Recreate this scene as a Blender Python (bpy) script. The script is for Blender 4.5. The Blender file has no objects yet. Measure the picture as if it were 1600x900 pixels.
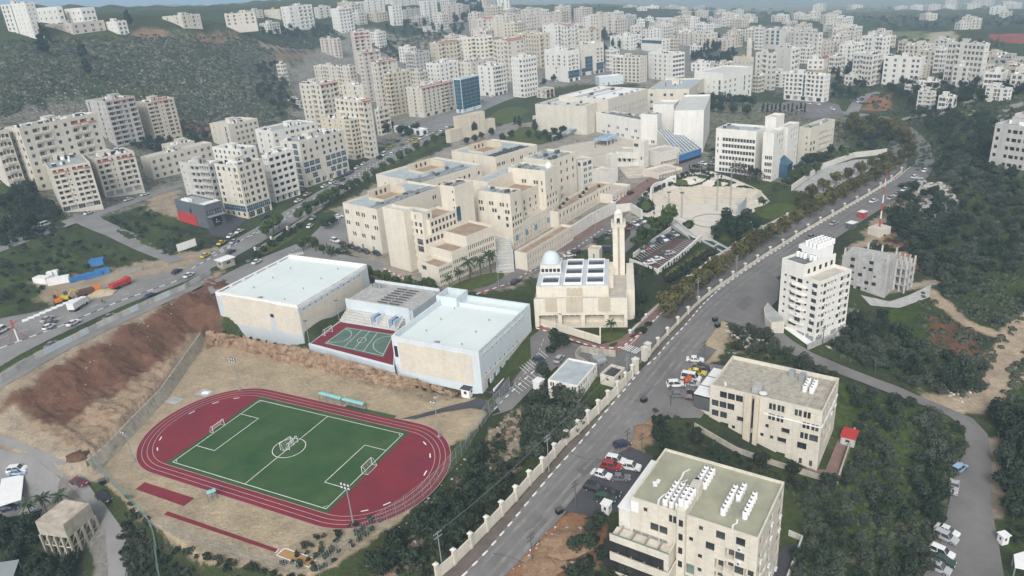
import bpy,bmesh,math,random
import numpy as np
from mathutils import Vector,Matrix
from mathutils.geometry import delaunay_2d_cdt
random.seed(7);RNG=np.random.default_rng(7)
SC=bpy.context.scene
COL=SC.collection
# ------------------------------------------------------------------ camera
F_PX,PITCH,ROLL,CAM_H=1150.,0.40192,0.07932,100.
_cp,_sp,_cr,_sr=math.cos(PITCH),math.sin(PITCH),math.cos(ROLL),math.sin(ROLL)
_r=np.array([1,0,0.]);_d=np.array([0,-_sp,-_cp]);_f=np.array([0,_cp,-_sp])
RM=np.stack([_cr*_r +_sr*_d,-_sr*_r +_cr*_d,_f])      # rows: right, down, forward
CAM=np.array([0,0,CAM_H])
cam=bpy.data.cameras.new('camera');camo=bpy.data.objects.new('camera',cam);COL.objects.link(camo)
cam.sensor_width=36;cam.lens=F_PX/1600*36;cam.clip_start=1;cam.clip_end=30000
_m=Matrix(((RM[0][0],-RM[1][0],-RM[2][0],0),(RM[0][1],-RM[1][1],-RM[2][1],0),(RM[0][2],-RM[1][2],-RM[2][2],CAM_H),(0,0,0,1)))
camo.matrix_world=_m
SC.camera=camo
SC.render.resolution_x,SC.render.resolution_y=1024,576
# ------------------------------------------------------------------ sky and sun (overcast daylight)
SUN_EL,SUN_AZ=40.,192.        # azimuth clockwise from +Y
w=bpy.data.worlds.new('World');SC.world=w;w.use_nodes=True
nt=w.node_tree;bg=nt.nodes['Background']
sky=nt.nodes.new('ShaderNodeTexSky');sky.sky_type='NISHITA';sky.sun_disc=False
sky.sun_elevation=math.radians(SUN_EL);sky.sun_rotation=math.radians(SUN_AZ)
sky.air_density=1.0;sky.dust_density=3.0;sky.ozone_density=1.0
hsv=nt.nodes.new('ShaderNodeHueSaturation');hsv.inputs['Saturation'].default_value=0.13
nt.links.new(sky.outputs[0],hsv.inputs['Color']);nt.links.new(hsv.outputs[0],bg.inputs[0])
bg.inputs[1].default_value=0.15
sun=bpy.data.lights.new('sun','SUN');suno=bpy.data.objects.new('sun',sun);COL.objects.link(suno)
sun.energy=1.5;sun.angle=math.radians(20);sun.color=(1,0.96,0.9)
_az,_el=math.radians(SUN_AZ),math.radians(SUN_EL)
suno.rotation_euler=Vector((-math.sin(_az)*math.cos(_el),-math.cos(_az)*math.cos(_el),-math.sin(_el))).to_track_quat('-Z','Y').to_euler()
SC.view_settings.view_transform='Standard';SC.view_settings.look='None'
SC.view_settings.gamma=1;SC.view_settings.use_curve_mapping=False
SC.view_settings.exposure=0.28
SC.cycles.max_bounces=6;SC.cycles.diffuse_bounces=3;SC.cycles.volume_bounces=1
SC.cycles.transparent_max_bounces=6
try:SC.cycles.use_denoising=True
except Exception:pass
# ------------------------------------------------------------------ materials
MATS={}
def mat(name,col=None,rough=.85,var=.12,scale=.25,col2=None,detail=4,bump=0,bscale=3.,metal=0,spec=.08,brick=None,rand=0,streak=0):
 if name in MATS:return MATS[name]
 m=bpy.data.materials.new(name);MATS[name]=m;m.use_nodes=True
 t=m.node_tree;N=t.nodes;L=t.links;b=N['Principled BSDF']
 b.inputs['Roughness'].default_value=rough;b.inputs['Metallic'].default_value=metal
 b.inputs['Specular IOR Level'].default_value=spec
 tc=N.new('ShaderNodeTexCoord')
 src=tc.outputs['Object']
 n=N.new('ShaderNodeTexNoise');n.inputs['Scale'].default_value=scale;n.inputs['Detail'].default_value=detail;n.inputs['Roughness'].default_value=.65
 L.new(src,n.inputs['Vector'])
 r=N.new('ShaderNodeMapRange');r.inputs[1].default_value=.3;r.inputs[2].default_value=.7
 L.new(n.outputs[0],r.inputs[0])
 mx=N.new('ShaderNodeMix');mx.data_type='RGBA'
 c=tuple(col)
 ca=tuple(max(0,x*(1-var)) for x in c);cb=tuple(min(1,x*(1+var)) for x in c) if col2 is None else tuple(col2)
 if col2 is not None:ca=c
 mx.inputs[6].default_value=ca+(1,);mx.inputs[7].default_value=cb+(1,)
 L.new(r.outputs[0],mx.inputs[0]);out=mx.outputs[2]
 def mul(out,fac_socket,lo,hi):
  rr=N.new('ShaderNodeMapRange');rr.inputs[3].default_value=lo;rr.inputs[4].default_value=hi;L.new(fac_socket,rr.inputs[0])
  mm=N.new('ShaderNodeVectorMath');mm.operation='SCALE';L.new(out,mm.inputs[0]);L.new(rr.outputs[0],mm.inputs['Scale']);return mm.outputs[0]
 if brick:      # coursed stone: thin joints and per-stone tone
  s=N.new('ShaderNodeSeparateXYZ');L.new(src,s.inputs[0])
  ad=N.new('ShaderNodeMath');L.new(s.outputs[0],ad.inputs[0]);L.new(s.outputs[1],ad.inputs[1])
  cb_=N.new('ShaderNodeCombineXYZ');L.new(ad.outputs[0],cb_.inputs[0]);L.new(s.outputs[2],cb_.inputs[1])
  bt=N.new('ShaderNodeTexBrick');bt.inputs['Scale'].default_value=1.;bt.inputs['Brick Width'].default_value=brick[0];bt.inputs['Row Height'].default_value=brick[1]
  bt.inputs['Mortar Size'].default_value=.025;bt.inputs['Color1'].default_value=(.2,.2,.2,1);bt.inputs['Color2'].default_value=(1,1,1,1);bt.inputs['Mortar'].default_value=(0,0,0,1)
  L.new(cb_.outputs[0],bt.inputs['Vector']);out=mul(out,bt.outputs[0],1-brick[2],1+brick[2]*.4)
 if streak:     # rain streaks: noise stretched along z
  mp=N.new('ShaderNodeMapping');mp.inputs['Scale'].default_value=(1.1,1.1,.07);L.new(src,mp.inputs[0])
  n2=N.new('ShaderNodeTexNoise');n2.inputs['Scale'].default_value=1.;n2.inputs['Detail'].default_value=3;L.new(mp.outputs[0],n2.inputs['Vector'])
  rr=N.new('ShaderNodeMapRange');rr.inputs[1].default_value=.5;rr.inputs[2].default_value=.75;L.new(n2.outputs[0],rr.inputs[0])
  out=mul(out,rr.outputs[0],1,1-streak)
 if rand:
  oi=N.new('ShaderNodeObjectInfo');out=mul(out,oi.outputs['Random'],1-rand,1+rand)
 L.new(out,b.inputs['Base Color'])
 if bump:
  n3=N.new('ShaderNodeTexNoise');n3.inputs['Scale'].default_value=bscale;n3.inputs['Detail'].default_value=5;L.new(src,n3.inputs['Vector'])
  bp=N.new('ShaderNodeBump');bp.inputs['Strength'].default_value=bump;bp.inputs['Distance'].default_value=.3;L.new(n3.outputs[0],bp.inputs['Height']);L.new(bp.outputs[0],b.inputs['Normal'])
 return m
S=.62
mat('stone_cream',(.645,.60,.515),brick=(.9,.45,.10),streak=.12,var=.07)
mat('stone_campus',(.70,.645,.545),brick=(.9,.45,.07),streak=.09,var=.06)
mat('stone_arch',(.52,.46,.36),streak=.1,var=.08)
mat('stone_pale',(.67,.645,.59),brick=(.9,.45,.08),streak=.12,var=.06)
mat('stone_white',(.76,.74,.69),brick=(.9,.45,.06),streak=.10,var=.05)
mat('stone_pink',(.62,.555,.50),brick=(.9,.45,.08),streak=.12,var=.08)
mat('stone_grey',(.50,.48,.45),brick=(.9,.45,.08),streak=.15,var=.10)
mat('stone_tan',(.62,.555,.445),brick=(.9,.45,.08),streak=.12,var=.08)
mat('stone_gym',(.64,.59,.505),brick=(1.1,.5,.09),streak=.06,var=.08)
mat('paint_blue_grey',(.52,.57,.61),var=.04,streak=.10)
mat('paint_pale_blue',(.60,.66,.69),var=.04,streak=.06)
mat('paint_white',(.78,.78,.77),var=.04,streak=.08)
mat('brown_bed',(.13,.075,.05),var=.3,bump=.5)
mat('paint_dark',(.12,.135,.15),var=.08)
mat('peeling_roof',(.30,.22,.16),var=.2,scale=.5,col2=(.58,.54,.47),detail=9)
mat('concrete',(.42,.415,.40),var=.18,streak=.25,scale=.5)
mat('concrete_pale',(.52,.51,.48),var=.12,streak=.18)
mat('concrete_dirty',(.40,.37,.31),var=.2,streak=.35,scale=.6)
mat('roof_membrane',(.70,.755,.745),scale=.10,detail=9,col2=(.63,.69,.675),rough=.6)
mat('roof_pale',(.55,.55,.53),var=.12,scale=.4)
mat('roof_grey',(.36,.37,.37),var=.2,scale=.35)
mat('roof_green',(.34,.335,.25),var=.16,scale=.2)
mat('roof_blue',(.40,.445,.46),var=.18,scale=.4,detail=7)
mat('glass_roof',(.20,.245,.28),var=.2,rough=.3,spec=.4)
mat('tyre_track',(.205,.197,.19),var=.25,scale=.3,detail=9)
mat('asphalt_patch',(.145,.14,.137),var=.2,scale=.2,detail=8)
mat('crack',(.10,.095,.092),var=.2)
mat('roof_dark',(.17,.175,.18),var=.35,scale=.5)
mat('roof_tan',(.36,.27,.20),var=.16,scale=.5,brick=(2.2,1.1,.2))
mat('roof_sand',(.50,.455,.40),var=.15,scale=.35)
mat('roof_tile',(.37,.135,.105),var=.2,scale=1.2,rough=.8)
mat('glass',(.045,.05,.055),rough=.12,var=.3,spec=.6,rand=.5)
mat('glass_far',(.045,.045,.046),rough=.5,var=.5,scale=.6,spec=.3)
mat('glass_blue',(.03,.085,.13),rough=.1,var=.35,spec=.7,scale=.3)
mat('frame_white',(.62,.61,.58),var=.05)
mat('dark',(.035,.034,.034),var=.2)
mat('shutter',(.30,.32,.33),var=.08)
mat('door_green',(.16,.23,.21),var=.1)
mat('door_blue',(.12,.30,.44),var=.1)
mat('asphalt',(.178,.170,.165),var=.22,scale=.10,detail=8,rough=.8,bump=.1)
mat('asphalt_dark',(.075,.075,.082),var=.25,scale=.12,detail=8)
mat('asphalt_pale',(.235,.23,.225),var=.2,scale=.10,detail=8)
mat('brick_paving',(.22,.145,.125),var=.2,scale=.35,detail=7)
mat('paving_pale',(.53,.49,.43),var=.12,scale=.3,brick=(1.2,1.2,.12))
mat('paving_tan',(.55,.49,.42),var=.12,scale=.3,brick=(1.2,1.2,.15))
mat('paving_bright',(.64,.59,.515),var=.09,scale=.3,brick=(1.2,1.2,.08))
mat('pavement_dark',(.135,.112,.10),var=.25,scale=.3,detail=7)
mat('parking_red',(.115,.075,.075),var=.2,scale=.3)
mat('track_red',(.23,.035,.045),var=.16,scale=.12,detail=6,col2=(.16,.032,.05))
mat('lane_line',(.50,.36,.34),var=.1)
mat('white_line',(.78,.78,.76),var=.06)
mat('turf',(.034,.080,.030),var=.25,scale=.12,detail=8,col2=(.064,.115,.048),bump=.1,bscale=8)
mat('court_green',(.075,.135,.105),var=.3,scale=.25,detail=8,col2=(.14,.20,.165))
mat('lawn',(.055,.085,.022),var=.2,scale=.4,col2=(.10,.115,.035),bump=.4)
mat('sand',(.46,.37,.255),var=.12,scale=.3)
mat('sand_pit',(.44,.26,.11),var=.12,scale=.5)
mat('rock_red',(.20,.115,.07),var=.3,scale=.45,detail=9,col2=(.42,.32,.225),bump=1.,bscale=1.2,streak=.45)
mat('earth_red',(.22,.125,.075),scale=.7,detail=8,col2=(.33,.235,.155),bump=.8)
mat('metal',(.34,.36,.37),var=.08,rough=.5,metal=.3)
mat('metal_dark',(.10,.105,.11),var=.1,rough=.5)
mat('metal_white',(.72,.72,.72),var=.04,rough=.5)
mat('mesh_wire',(.36,.42,.40),var=.1,rough=.6)
mat('tank_white',(.80,.80,.79),var=.04,rough=.45,rand=.05)
mat('tank_black',(.03,.03,.033),var=.1,rough=.5)
mat('solar',(.05,.06,.08),var=.2,rough=.25)
mat('canopy_teal',(.26,.52,.50),var=.08)
mat('canopy_blue',(.28,.37,.47),var=.08)
mat('blue_tarp',(.06,.18,.42),var=.2)
mat('red_paint',(.45,.05,.05),var=.1)
mat('shed_red',(.34,.13,.12),var=.1)
mat('orange_paint',(.60,.19,.04),var=.1)
mat('yellow_paint',(.62,.46,.04),var=.1)
mat('dome_blue',(.57,.645,.68),var=.03,rough=.5)
mat('gold',(.62,.36,.10),var=.06,rough=.5)
mat('bark',(.12,.095,.075),var=.2)
mat('leaf_olive',(.066,.080,.056),var=.3,scale=1.2,rand=.25,spec=.15)
mat('leaf_dark',(.036,.052,.032),var=.3,scale=1.2,rand=.25,spec=.15)
mat('leaf_pine',(.034,.052,.036),var=.3,scale=1.2,rand=.2,spec=.15)
mat('leaf_green',(.062,.092,.030),var=.3,scale=1.2,rand=.2,spec=.15)
mat('leaf_autumn',(.080,.088,.036),var=.2,scale=.35,col2=(.128,.102,.036),rand=.25,spec=.15)
mat('leaf_yellow',(.145,.15,.04),var=.3,scale=1.2,rand=.2,spec=.15)
mat('leaf_palm',(.050,.075,.040),var=.3,scale=1.2,rand=.2,spec=.2)
mat('leaf_bare',(.14,.125,.11),var=.3,scale=1.2,rand=.2,spec=.1)
mat('leaf_scrub',(.048,.064,.042),var=.35,scale=.15,col2=(.095,.105,.07),spec=.1)
mat('rubble',(.46,.44,.41),var=.2,scale=.6)
mat('tyre',(.02,.02,.02),var=.1)
mat('lamp_glass',(.6,.6,.58),var=.05,rough=.2)
mat('skin',(.40,.25,.18),var=.05)
CARC={'white':(.75,.75,.74),'silver':(.42,.43,.44),'grey':(.17,.175,.18),'black':(.022,.023,.026),'dark blue':(.03,.045,.09),'red':(.32,.03,.03),
  'yellow':(.62,.48,.03),'pale blue':(.28,.42,.56),'dark green':(.03,.07,.05),'beige':(.48,.42,.33),'brown':(.12,.075,.055),'maroon':(.16,.025,.035)}
for k,c in CARC.items():mat('car_'+k.replace(' ','_'),c,rough=.3,var=.03,spec=.5)
# ------------------------------------------------------------------ mesh builder
class MB:
 def __init__(s):s.v=[];s.f=[];s.m=[]
 def face(s,pts,mi=0):
  n=len(s.v);s.v.extend([tuple(p) for p in pts]);s.f.append(tuple(range(n,n+len(pts))));s.m.append(mi)
 def box(s,c,sx,sy,sz,rot=0,mi=0,bottom=True,top=None):
  """c = centre of the base; top = (sx,sy) of the upper face for a taper"""
  tx,ty=top or (sx,sy);ca,sa=math.cos(rot),math.sin(rot);n=len(s.v)
  for (ax,ay,z) in ((sx,sy,0),(tx,ty,sz)):
   for i,j in ((-1,-1),(1,-1),(1,1),(-1,1)):
    x,y=i*ax/2,j*ay/2
    s.v.append((c[0]+x*ca-y*sa,c[1]+x*sa+y*ca,c[2]+z))
  fs=[(4,5,6,7),(0,1,5,4),(1,2,6,5),(2,3,7,6),(3,0,4,7)]
  if bottom:fs.append((3,2,1,0))
  for f in fs:s.f.append(tuple(n+i for i in f));s.m.append(mi)
 def bx(s,x0,x1,y0,y1,z0,z1,mi=0):s.box(((x0+x1)/2,(y0+y1)/2,z0),x1-x0,y1-y0,z1-z0,0,mi)
 def prism(s,poly,z0,z1,mi=0,mtop=None,bottom=False):
  n=len(s.v);k=len(poly)
  zf0=z0 if callable(z0) else (lambda x,y:z0);zf1=z1 if callable(z1) else (lambda x,y:z1)
  for p in poly:s.v.append((p[0],p[1],zf0(p[0],p[1])))
  for p in poly:s.v.append((p[0],p[1],zf1(p[0],p[1])))
  for i in range(k):
   j=(i+1) % k;s.f.append((n+i,n+j,n+k+j,n+k+i));s.m.append(mi)
  s.f.append(tuple(range(n+k,n+2*k)));s.m.append(mi if mtop is None else mtop)
  if bottom:s.f.append(tuple(range(n+k-1,n-1,-1)));s.m.append(mi)
 def tube(s,pts,r,k=6,mi=0,r2=None,cap=True):
  pts=[Vector(p) for p in pts];n=len(s.v);m=len(pts)
  for i,p in enumerate(pts):
   d=(pts[min(i+1,m-1)]-pts[max(i-1,0)]).normalized()
   a=d.cross(Vector((0,0,1)) if abs(d.z)<.9 else Vector((1,0,0))).normalized();b=d.cross(a)
   rr=r if r2 is None else r+(r2-r)*i/(m-1)
   for q in range(k):
    t=2*math.pi*q/k;s.v.append(tuple(p+a*math.cos(t)*rr+b*math.sin(t)*rr))
  for i in range(m-1):
   for q in range(k):
    q2=(q+1) % k;s.f.append((n+i*k+q,n+i*k+q2,n+(i+1)*k+q2,n+(i+1)*k+q));s.m.append(mi)
  if cap:
   s.f.append(tuple(n+q for q in range(k-1,-1,-1)));s.m.append(mi)
   s.f.append(tuple(n+(m-1)*k+q for q in range(k)));s.m.append(mi)
 def lathe(s,c,prof,k=12,mi=0):
  n=len(s.v);m=len(prof)
  for r,z in prof:
   for q in range(k):
    t=2*math.pi*q/k;s.v.append((c[0]+r*math.cos(t),c[1]+r*math.sin(t),c[2]+z))
  for i in range(m-1):
   for q in range(k):
    q2=(q+1) % k;s.f.append((n+i*k+q,n+i*k+q2,n+(i+1)*k+q2,n+(i+1)*k+q));s.m.append(mi)
  s.f.append(tuple(n+q for q in range(k-1,-1,-1)));s.m.append(mi)
  s.f.append(tuple(n+(m-1)*k+q for q in range(k)));s.m.append(mi)
 def mesh(s,name,mats,smooth=False):
  me=bpy.data.meshes.new(name);me.from_pydata(s.v,[],s.f)
  for x in ([mats] if isinstance(mats,str) else mats):me.materials.append(MATS[x])
  me.polygons.foreach_set('material_index',s.m)
  if smooth:me.polygons.foreach_set('use_smooth',[True]*len(s.f))
  me.update();return me
 def obj(s,name,mats,parent=None,loc=None,rot=0,smooth=False):
  return link(name,s.mesh(name,mats,smooth),parent,loc,rot)
def link(name,data,parent=None,loc=None,rot=0,scale=None):
 o=bpy.data.objects.new(name,data);COL.objects.link(o)
 if parent is not None:o.parent=parent
 if loc is not None:o.location=loc
 if rot:o.rotation_euler=(0,0,rot)
 if scale is not None:o.scale=scale if hasattr(scale,'__len__') else (scale,)*3
 return o
def tag(o,label=None,cat=None,group=None,kind=None):
 if label:o['label']=label
 if cat:o['category']=cat
 if group:o['group']=group
 if kind:o['kind']=kind
 return o
def thing(name,label,cat,loc=(0,0,0),rot=0,group=None,scale=None):
 return tag(link(name,None,None,loc,rot,scale),label,cat,group)
def copy_tree(o,parent=None):
 c=o.copy();COL.objects.link(c)
 if parent is not None:c.parent=parent
 for ch in o.children:copy_tree(ch,c)
 return c
def mesh_np(name,V,Fq,mats,smooth=False):
 me=bpy.data.meshes.new(name);V=np.asarray(V,np.float32);Fq=np.asarray(Fq,np.int32);k=Fq.shape[1]
 me.vertices.add(len(V));me.vertices.foreach_set('co',V.ravel())
 me.loops.add(Fq.size);me.loops.foreach_set('vertex_index',Fq.ravel())
 me.polygons.add(len(Fq));me.polygons.foreach_set('loop_start',np.arange(0,Fq.size,k,dtype=np.int32))
 try:me.polygons.foreach_set('loop_total',np.full(len(Fq),k,np.int32))
 except Exception:pass
 for x in ([mats] if isinstance(mats,str) else mats):me.materials.append(MATS[x])
 if smooth:me.polygons.foreach_set('use_smooth',np.ones(len(Fq),bool))
 me.update(calc_edges=True);return me
# ------------------------------------------------------------------ photo pixel -> place
def ray(px,py):return np.array([(px-800)/F_PX,(py-450)/F_PX,1.])@ RM
def at_z(px,py,z):
 v=ray(px,py);return CAM+v*((z-CAM_H)/v[2])
def at_d(px,py,d):
 v=ray(px,py);return CAM+v*(d/math.hypot(v[0],v[1]))
def proj(p):
 q=RM@ (np.asarray(p,float)-CAM);return 800+F_PX*q[0]/q[2],450+F_PX*q[1]/q[2]
VPX,VPY=1014.3,3146.
def below(px,py,yb):return px+(VPX-px)*(yb-py)/(VPY-py)
# ------------------------------------------------------------------ terrain heights
_CZ=[  # px, py, z   (surveyed levels: playing field = 0)
 (480,545,5),(616,580,4),(690,600,2.5),(748,617,.6),(840,548,4.5),(1000,568,5),(900,600,4),(860,660,1.5),(780,660,.3),(700,700,0),
 (640,800,0),(520,880,0),(430,640,0),(300,700,0),(240,640,0),(170,735,0),(210,780,0),(440,890,0),
 (780,875,-1.5),(880,705,2),(700,850,-2),(760,760,-1.2),(620,890,-2),(300,870,-5),(210,850,-6),(130,860,-6),(30,880,-8),(60,720,-2),(0,680,1),(130,760,-3),
 (0,590,8),(30,540,9),(200,480,9),(350,400,9),(470,330,9.5),(600,235,11),(650,205,11.5),(760,160,12),(900,118,16),(10,630,8),(340,430,8.5),
 (80,430,9),(240,360,9.5),(60,365,12),(330,310,11.5),(0,390,12),(165,305,13),(420,290,11),(560,240,11.5),
 (430,430,7.5),(540,370,8),(620,430,6),(700,450,6),(800,430,6),(900,385,6.5),(1000,320,7.5),(1070,270,8.5),(1000,420,6.5),(1090,370,6.5),(980,480,5.5),
 (900,220,10),(720,300,9),(850,250,9.5),(1000,200,10),(1130,250,9),(1160,280,8.5),(1200,230,8.5),(1130,170,12),
 (1100,330,6),(1170,330,6.5),(1230,290,7),(1300,240,7),(1100,440,5.5),(1200,380,5.5),(1300,325,5.5),(1400,270,5.5),(1450,240,5.5),(1040,560,5),(1150,470,5),
 (1240,540,2.5),(1330,580,-2),(1450,630,-6),(1540,690,-8),(1520,800,-9),(1490,890,-10),(1080,620,4.5),(960,770,1),(900,800,.5),(1000,890,-7),(1200,890,-11),(1100,680,-2.5),(1260,740,-6),(1350,700,-7),(1400,850,-10),
 (1590,700,-9),(1590,850,-11),(1590,560,-4),(1500,560,-4),(1400,500,-1),(1330,500,1),(1420,460,0),(1550,450,0),(1400,380,3),(1500,320,5),(1590,380,3),(1590,300,6),(1500,240,7),(1380,190,8),(1330,160,9),(1420,170,9)]
_CD=[  # px, py, distance
 (10,215,455),(45,175,505),(20,65,640),(120,55,650),(200,50,660),(300,45,690),(370,45,720),(200,120,580),(60,130,540),(290,150,570),(290,200,525),(400,195,540),(330,100,620),(430,110,690),(130,230,480),
 (480,85,760),(560,95,740),(430,35,900),(540,40,880),(600,50,870),(690,45,900),(620,90,790),(650,120,700),(720,20,1080),(640,20,1000),(650,160,610),(480,180,560),(770,95,740),(860,40,960),(800,10,1300),(740,6,1250),
 (950,50,880),(1000,95,720),(1100,60,960),(1050,130,600),(1200,120,620),(1300,70,820),(1240,150,560),(1160,40,1150),(1500,95,640),(1500,60,850),(1400,150,540),(1500,160,480),(1590,200,400),(1590,130,520),(1430,100,640),
 (1100,20,1700),(1000,12,2100),(1230,25,1500),(1300,14,2500),(1590,80,750),(1590,20,1600),(1450,20,1900),(1400,50,1000),(1590,45,1050),(300,12,3000),(130,22,950),(30,25,850),(220,12,2600),(380,18,2800),(900,3,3400),(700,-2,3800),(1200,2,3600),(1590,-5,3600)]
_P=[at_z(*c) for c in _CZ]+[at_d(*c) for c in _CD]
_P+=[np.array(p,float) for p in [(-1500,2500,70),(-3500,2500,60),(-6000,7000,70),(0,9000,10),(6000,7000,0),(-1200,300,60),(-700,480,95),(-700,800,110),(1200,100,-10),(3000,1500,0),(200,20,-14),(0,20,-10),(-150,60,-6),(-300,120,6),(-420,240,14),(60,80,-5),(120,70,-12),(-60,90,-8)]]
_P=np.array(_P);_XY=_P[:,:2];_C0=18.
def _phi(a,b):return np.sqrt(((a[:,None,:]-b[None,:,:])**2).sum(-1)+_C0**2)
_n=len(_P);_A=np.zeros((_n+3,_n+3));_A[:_n,:_n]=_phi(_XY,_XY)-np.eye(_n)*2.5
_A[:_n,_n]=1;_A[:_n,_n+1:]=_XY/1000;_A[_n,:_n]=1;_A[_n+1:,:_n]=_XY.T/1000
_W=np.linalg.solve(_A,np.r_[_P[:,2],0,0,0])
def T0(xy):
 xy=np.atleast_2d(np.asarray(xy,float));out=np.empty(len(xy))
 for i in range(0,len(xy),20000):
  q=xy[i:i+20000];out[i:i+20000]=_phi(q,_XY)@ _W[:_n]+_W[_n]+(q/1000)@ _W[_n+1:]
 return out
def sdf(xy,poly):
 """signed distance to polygon, negative inside"""
 xy=np.atleast_2d(np.asarray(xy,float))[:,:2];poly=np.asarray(poly,float)[:,:2];d=np.full(len(xy),1e9);ins=np.zeros(len(xy),bool)
 for i in range(len(poly)):
  a,b=poly[i-1],poly[i];e=b-a;wv=xy-a
  t=np.clip((wv@ e)/max(e@ e,1e-9),0,1);d=np.minimum(d,np.hypot(*(wv-t[:,None]*e).T))
  c=(a[1]>xy[:,1]) !=(b[1]>xy[:,1])
  with np.errstate(divide='ignore',invalid='ignore'):xi=a[0]+(xy[:,1]-a[1])*(b[0]-a[0])/(b[1]-a[1]+1e-12)
  ins ^= c & (xy[:,0]<xi)
 return np.where(ins,-d,d)
def sstep(a,b,x):
 t=np.clip((x-a)/(b-a),0,1);return t*t*(3-2*t)
def P0(pts,z=0):return [at_z(x,y,z)[:2] for x,y in pts]
# level playing field: the ground is cut flat, rock face on the gymnasium side
FIELD_PX=[(150,742),(240,640),(330,527),(400,528),(500,553),(610,588),(660,604),(740,622),(765,640),(740,680),(700,730),(640,800),(600,832),(530,880),(470,899),(330,880),(215,800)]
FIELD=P0(FIELD_PX)
PIT_PX=[(55,668),(70,650),(200,600),(262,560),(300,528),(312,538),(280,570),(230,620),(150,700),(125,712),(90,690)]
PIT=[at_z(x,y,2.5)[:2] for x,y in PIT_PX]
LEVEL=[([(834,506),(938,540),(984,522),(986,470),(945,402),(838,405)],5.0,2.),([(334,511),(470,536),(500,545),(470,549),(330,531)],4.9,2.),([(1032,312),(1040,296),(1080,290),(1140,298),(1172,315),(1165,335),(1120,348),(1100,372),(1062,350)],6.0,5.),([(986,412),(1047,364),(1092,376),(1030,424)],8.0,.6),([(484,541),(612,575),(640,512),(690,472),(590,452),(540,472)],4.4,2.),([(640,575),(700,592),(748,612),(826,530),(818,500),(725,480)],1.0,2.)]
LEVEL=[(np.array([at_z(x,y,z)[:2] for x,y in p]),z,b) for p,z,b in LEVEL]
_FLAT=[(np.array(PIT),2.5,13.)]+[(p,z,b) for p,z,b in LEVEL]+[(np.array(FIELD),0.,1.6)]
_FLAT=[(p,z,b,p.min(0)-b,p.max(0)+b) for p,z,b in _FLAT]
def T(xy):
 xy=np.atleast_2d(np.asarray(xy,float))[:,:2];z=T0(xy);x,y=xy[:,0],xy[:,1]
 for pl,lz,lb,lo,hi in _FLAT:
  s=(x>lo[0]) & (x<hi[0]) & (y>lo[1]) & (y<hi[1])
  if s.any():k=1-sstep(0,lb,sdf(xy[s],pl));z[s]=z[s]*(1-k)+lz*k
 return z
def Tz(x,y):return float(T([[x,y]])[0])
_DS=np.geomspace(60,9000,520)
def G(px,py):
 v=ray(px,py);s=1/math.hypot(v[0],v[1]);
 pts=CAM[None,:]+v[None,:]*(_DS*s)[:,None]
 u=pts[:,2]-T(pts[:,:2]);i=int(np.argmax(u<0))
 if u[i] >=0:return at_d(px,py,5000)
 if i==0:return pts[0]
 a,b=_DS[i-1],_DS[i]
 for _ in range(3):
  dd=np.linspace(a,b,9);q=CAM[None,:]+v[None,:]*(dd*s)[:,None];uu=q[:,2]-T(q[:,:2]);j=int(np.argmax(uu<0))
  if uu[j] >=0:j=8
  j=max(j,1);a,b=dd[j-1],dd[j]
 p=CAM+v*((a+b)/2*s);return p
def G_table(xs,ys):
 """horizontal distance of the ground seen through a grid of pixels"""
 X,Y=np.meshgrid(xs,ys);V=np.stack([(X.ravel()-800)/F_PX,(Y.ravel()-450)/F_PX,np.ones(X.size)],1)@ RM;V /= np.hypot(V[:,0],V[:,1])[:,None]
 ds=np.geomspace(70,6000,150);out=np.full(len(V),5000.);prev=None;done=np.zeros(len(V),bool)
 for i,d in enumerate(ds):
  P=CAM+V*d;u=P[:,2]-T(P[:,:2])
  if prev is not None:
   hit=(u<0) & ~done;out[hit]=ds[i-1]+(d-ds[i-1])*(prev[hit]/(prev[hit]-u[hit]));done |= hit
  prev=u
 return out.reshape(X.shape)
def GP(pts):return [G(x,y)[:2] for x,y in pts]
def resample(pts,step,closed=False):
 pts=[np.asarray(p[:2],float) for p in pts];out=[]
 if closed:pts=pts+[pts[0]]
 for a,b in zip(pts[:-1],pts[1:]):
  n=max(1,int(math.ceil(np.linalg.norm(b-a)/step)))
  for i in range(n):out.append(a+(b-a)*i/n)
 if not closed:out.append(pts[-1])
 return out
def smooth_line(pts,n=2):
 pts=[np.asarray(p[:2],float) for p in pts]
 for _ in range(n):
  q=[pts[0]]
  for a,b in zip(pts[:-1],pts[1:]):q+=[a*.75+b*.25,a*.25+b*.75]
  q.append(pts[-1]);pts=q
 return pts
def patch(name,poly,m,lift=.1,step=5.,label=None,kind='structure',z=None,parent=None):
 """a sheet draped on the ground inside a ground-plan polygon"""
 b=resample(poly,step,True);P=np.array(b);lo,hi=P.min(0),P.max(0)
 gx,gy=np.meshgrid(np.arange(lo[0]+step/2,hi[0],step),np.arange(lo[1]+step/2,hi[1],step));g=np.c_[gx.ravel(),gy.ravel()]
 if len(g):g=g[sdf(g,P)<-step*.45]
 allp=[Vector((p[0],p[1])) for p in b]+[Vector((p[0],p[1])) for p in g]
 r=delaunay_2d_cdt(allp,[],[list(range(len(b)))],1,1e-4)
 vs=np.array([(v.x,v.y) for v in r[0]]);zz=(T(vs) if z is None else np.full(len(vs),z))+lift
 me=bpy.data.meshes.new(name);me.from_pydata([(x,y,h) for (x,y),h in zip(vs,zz)],[],r[2]);me.materials.append(MATS[m])
 me.update()
 if len(me.polygons) and me.polygons[0].normal.z<0:me.flip_normals()
 o=link(name,me,parent)
 if kind:o['kind']=kind
 if label:o['label']=label
 return o
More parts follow.
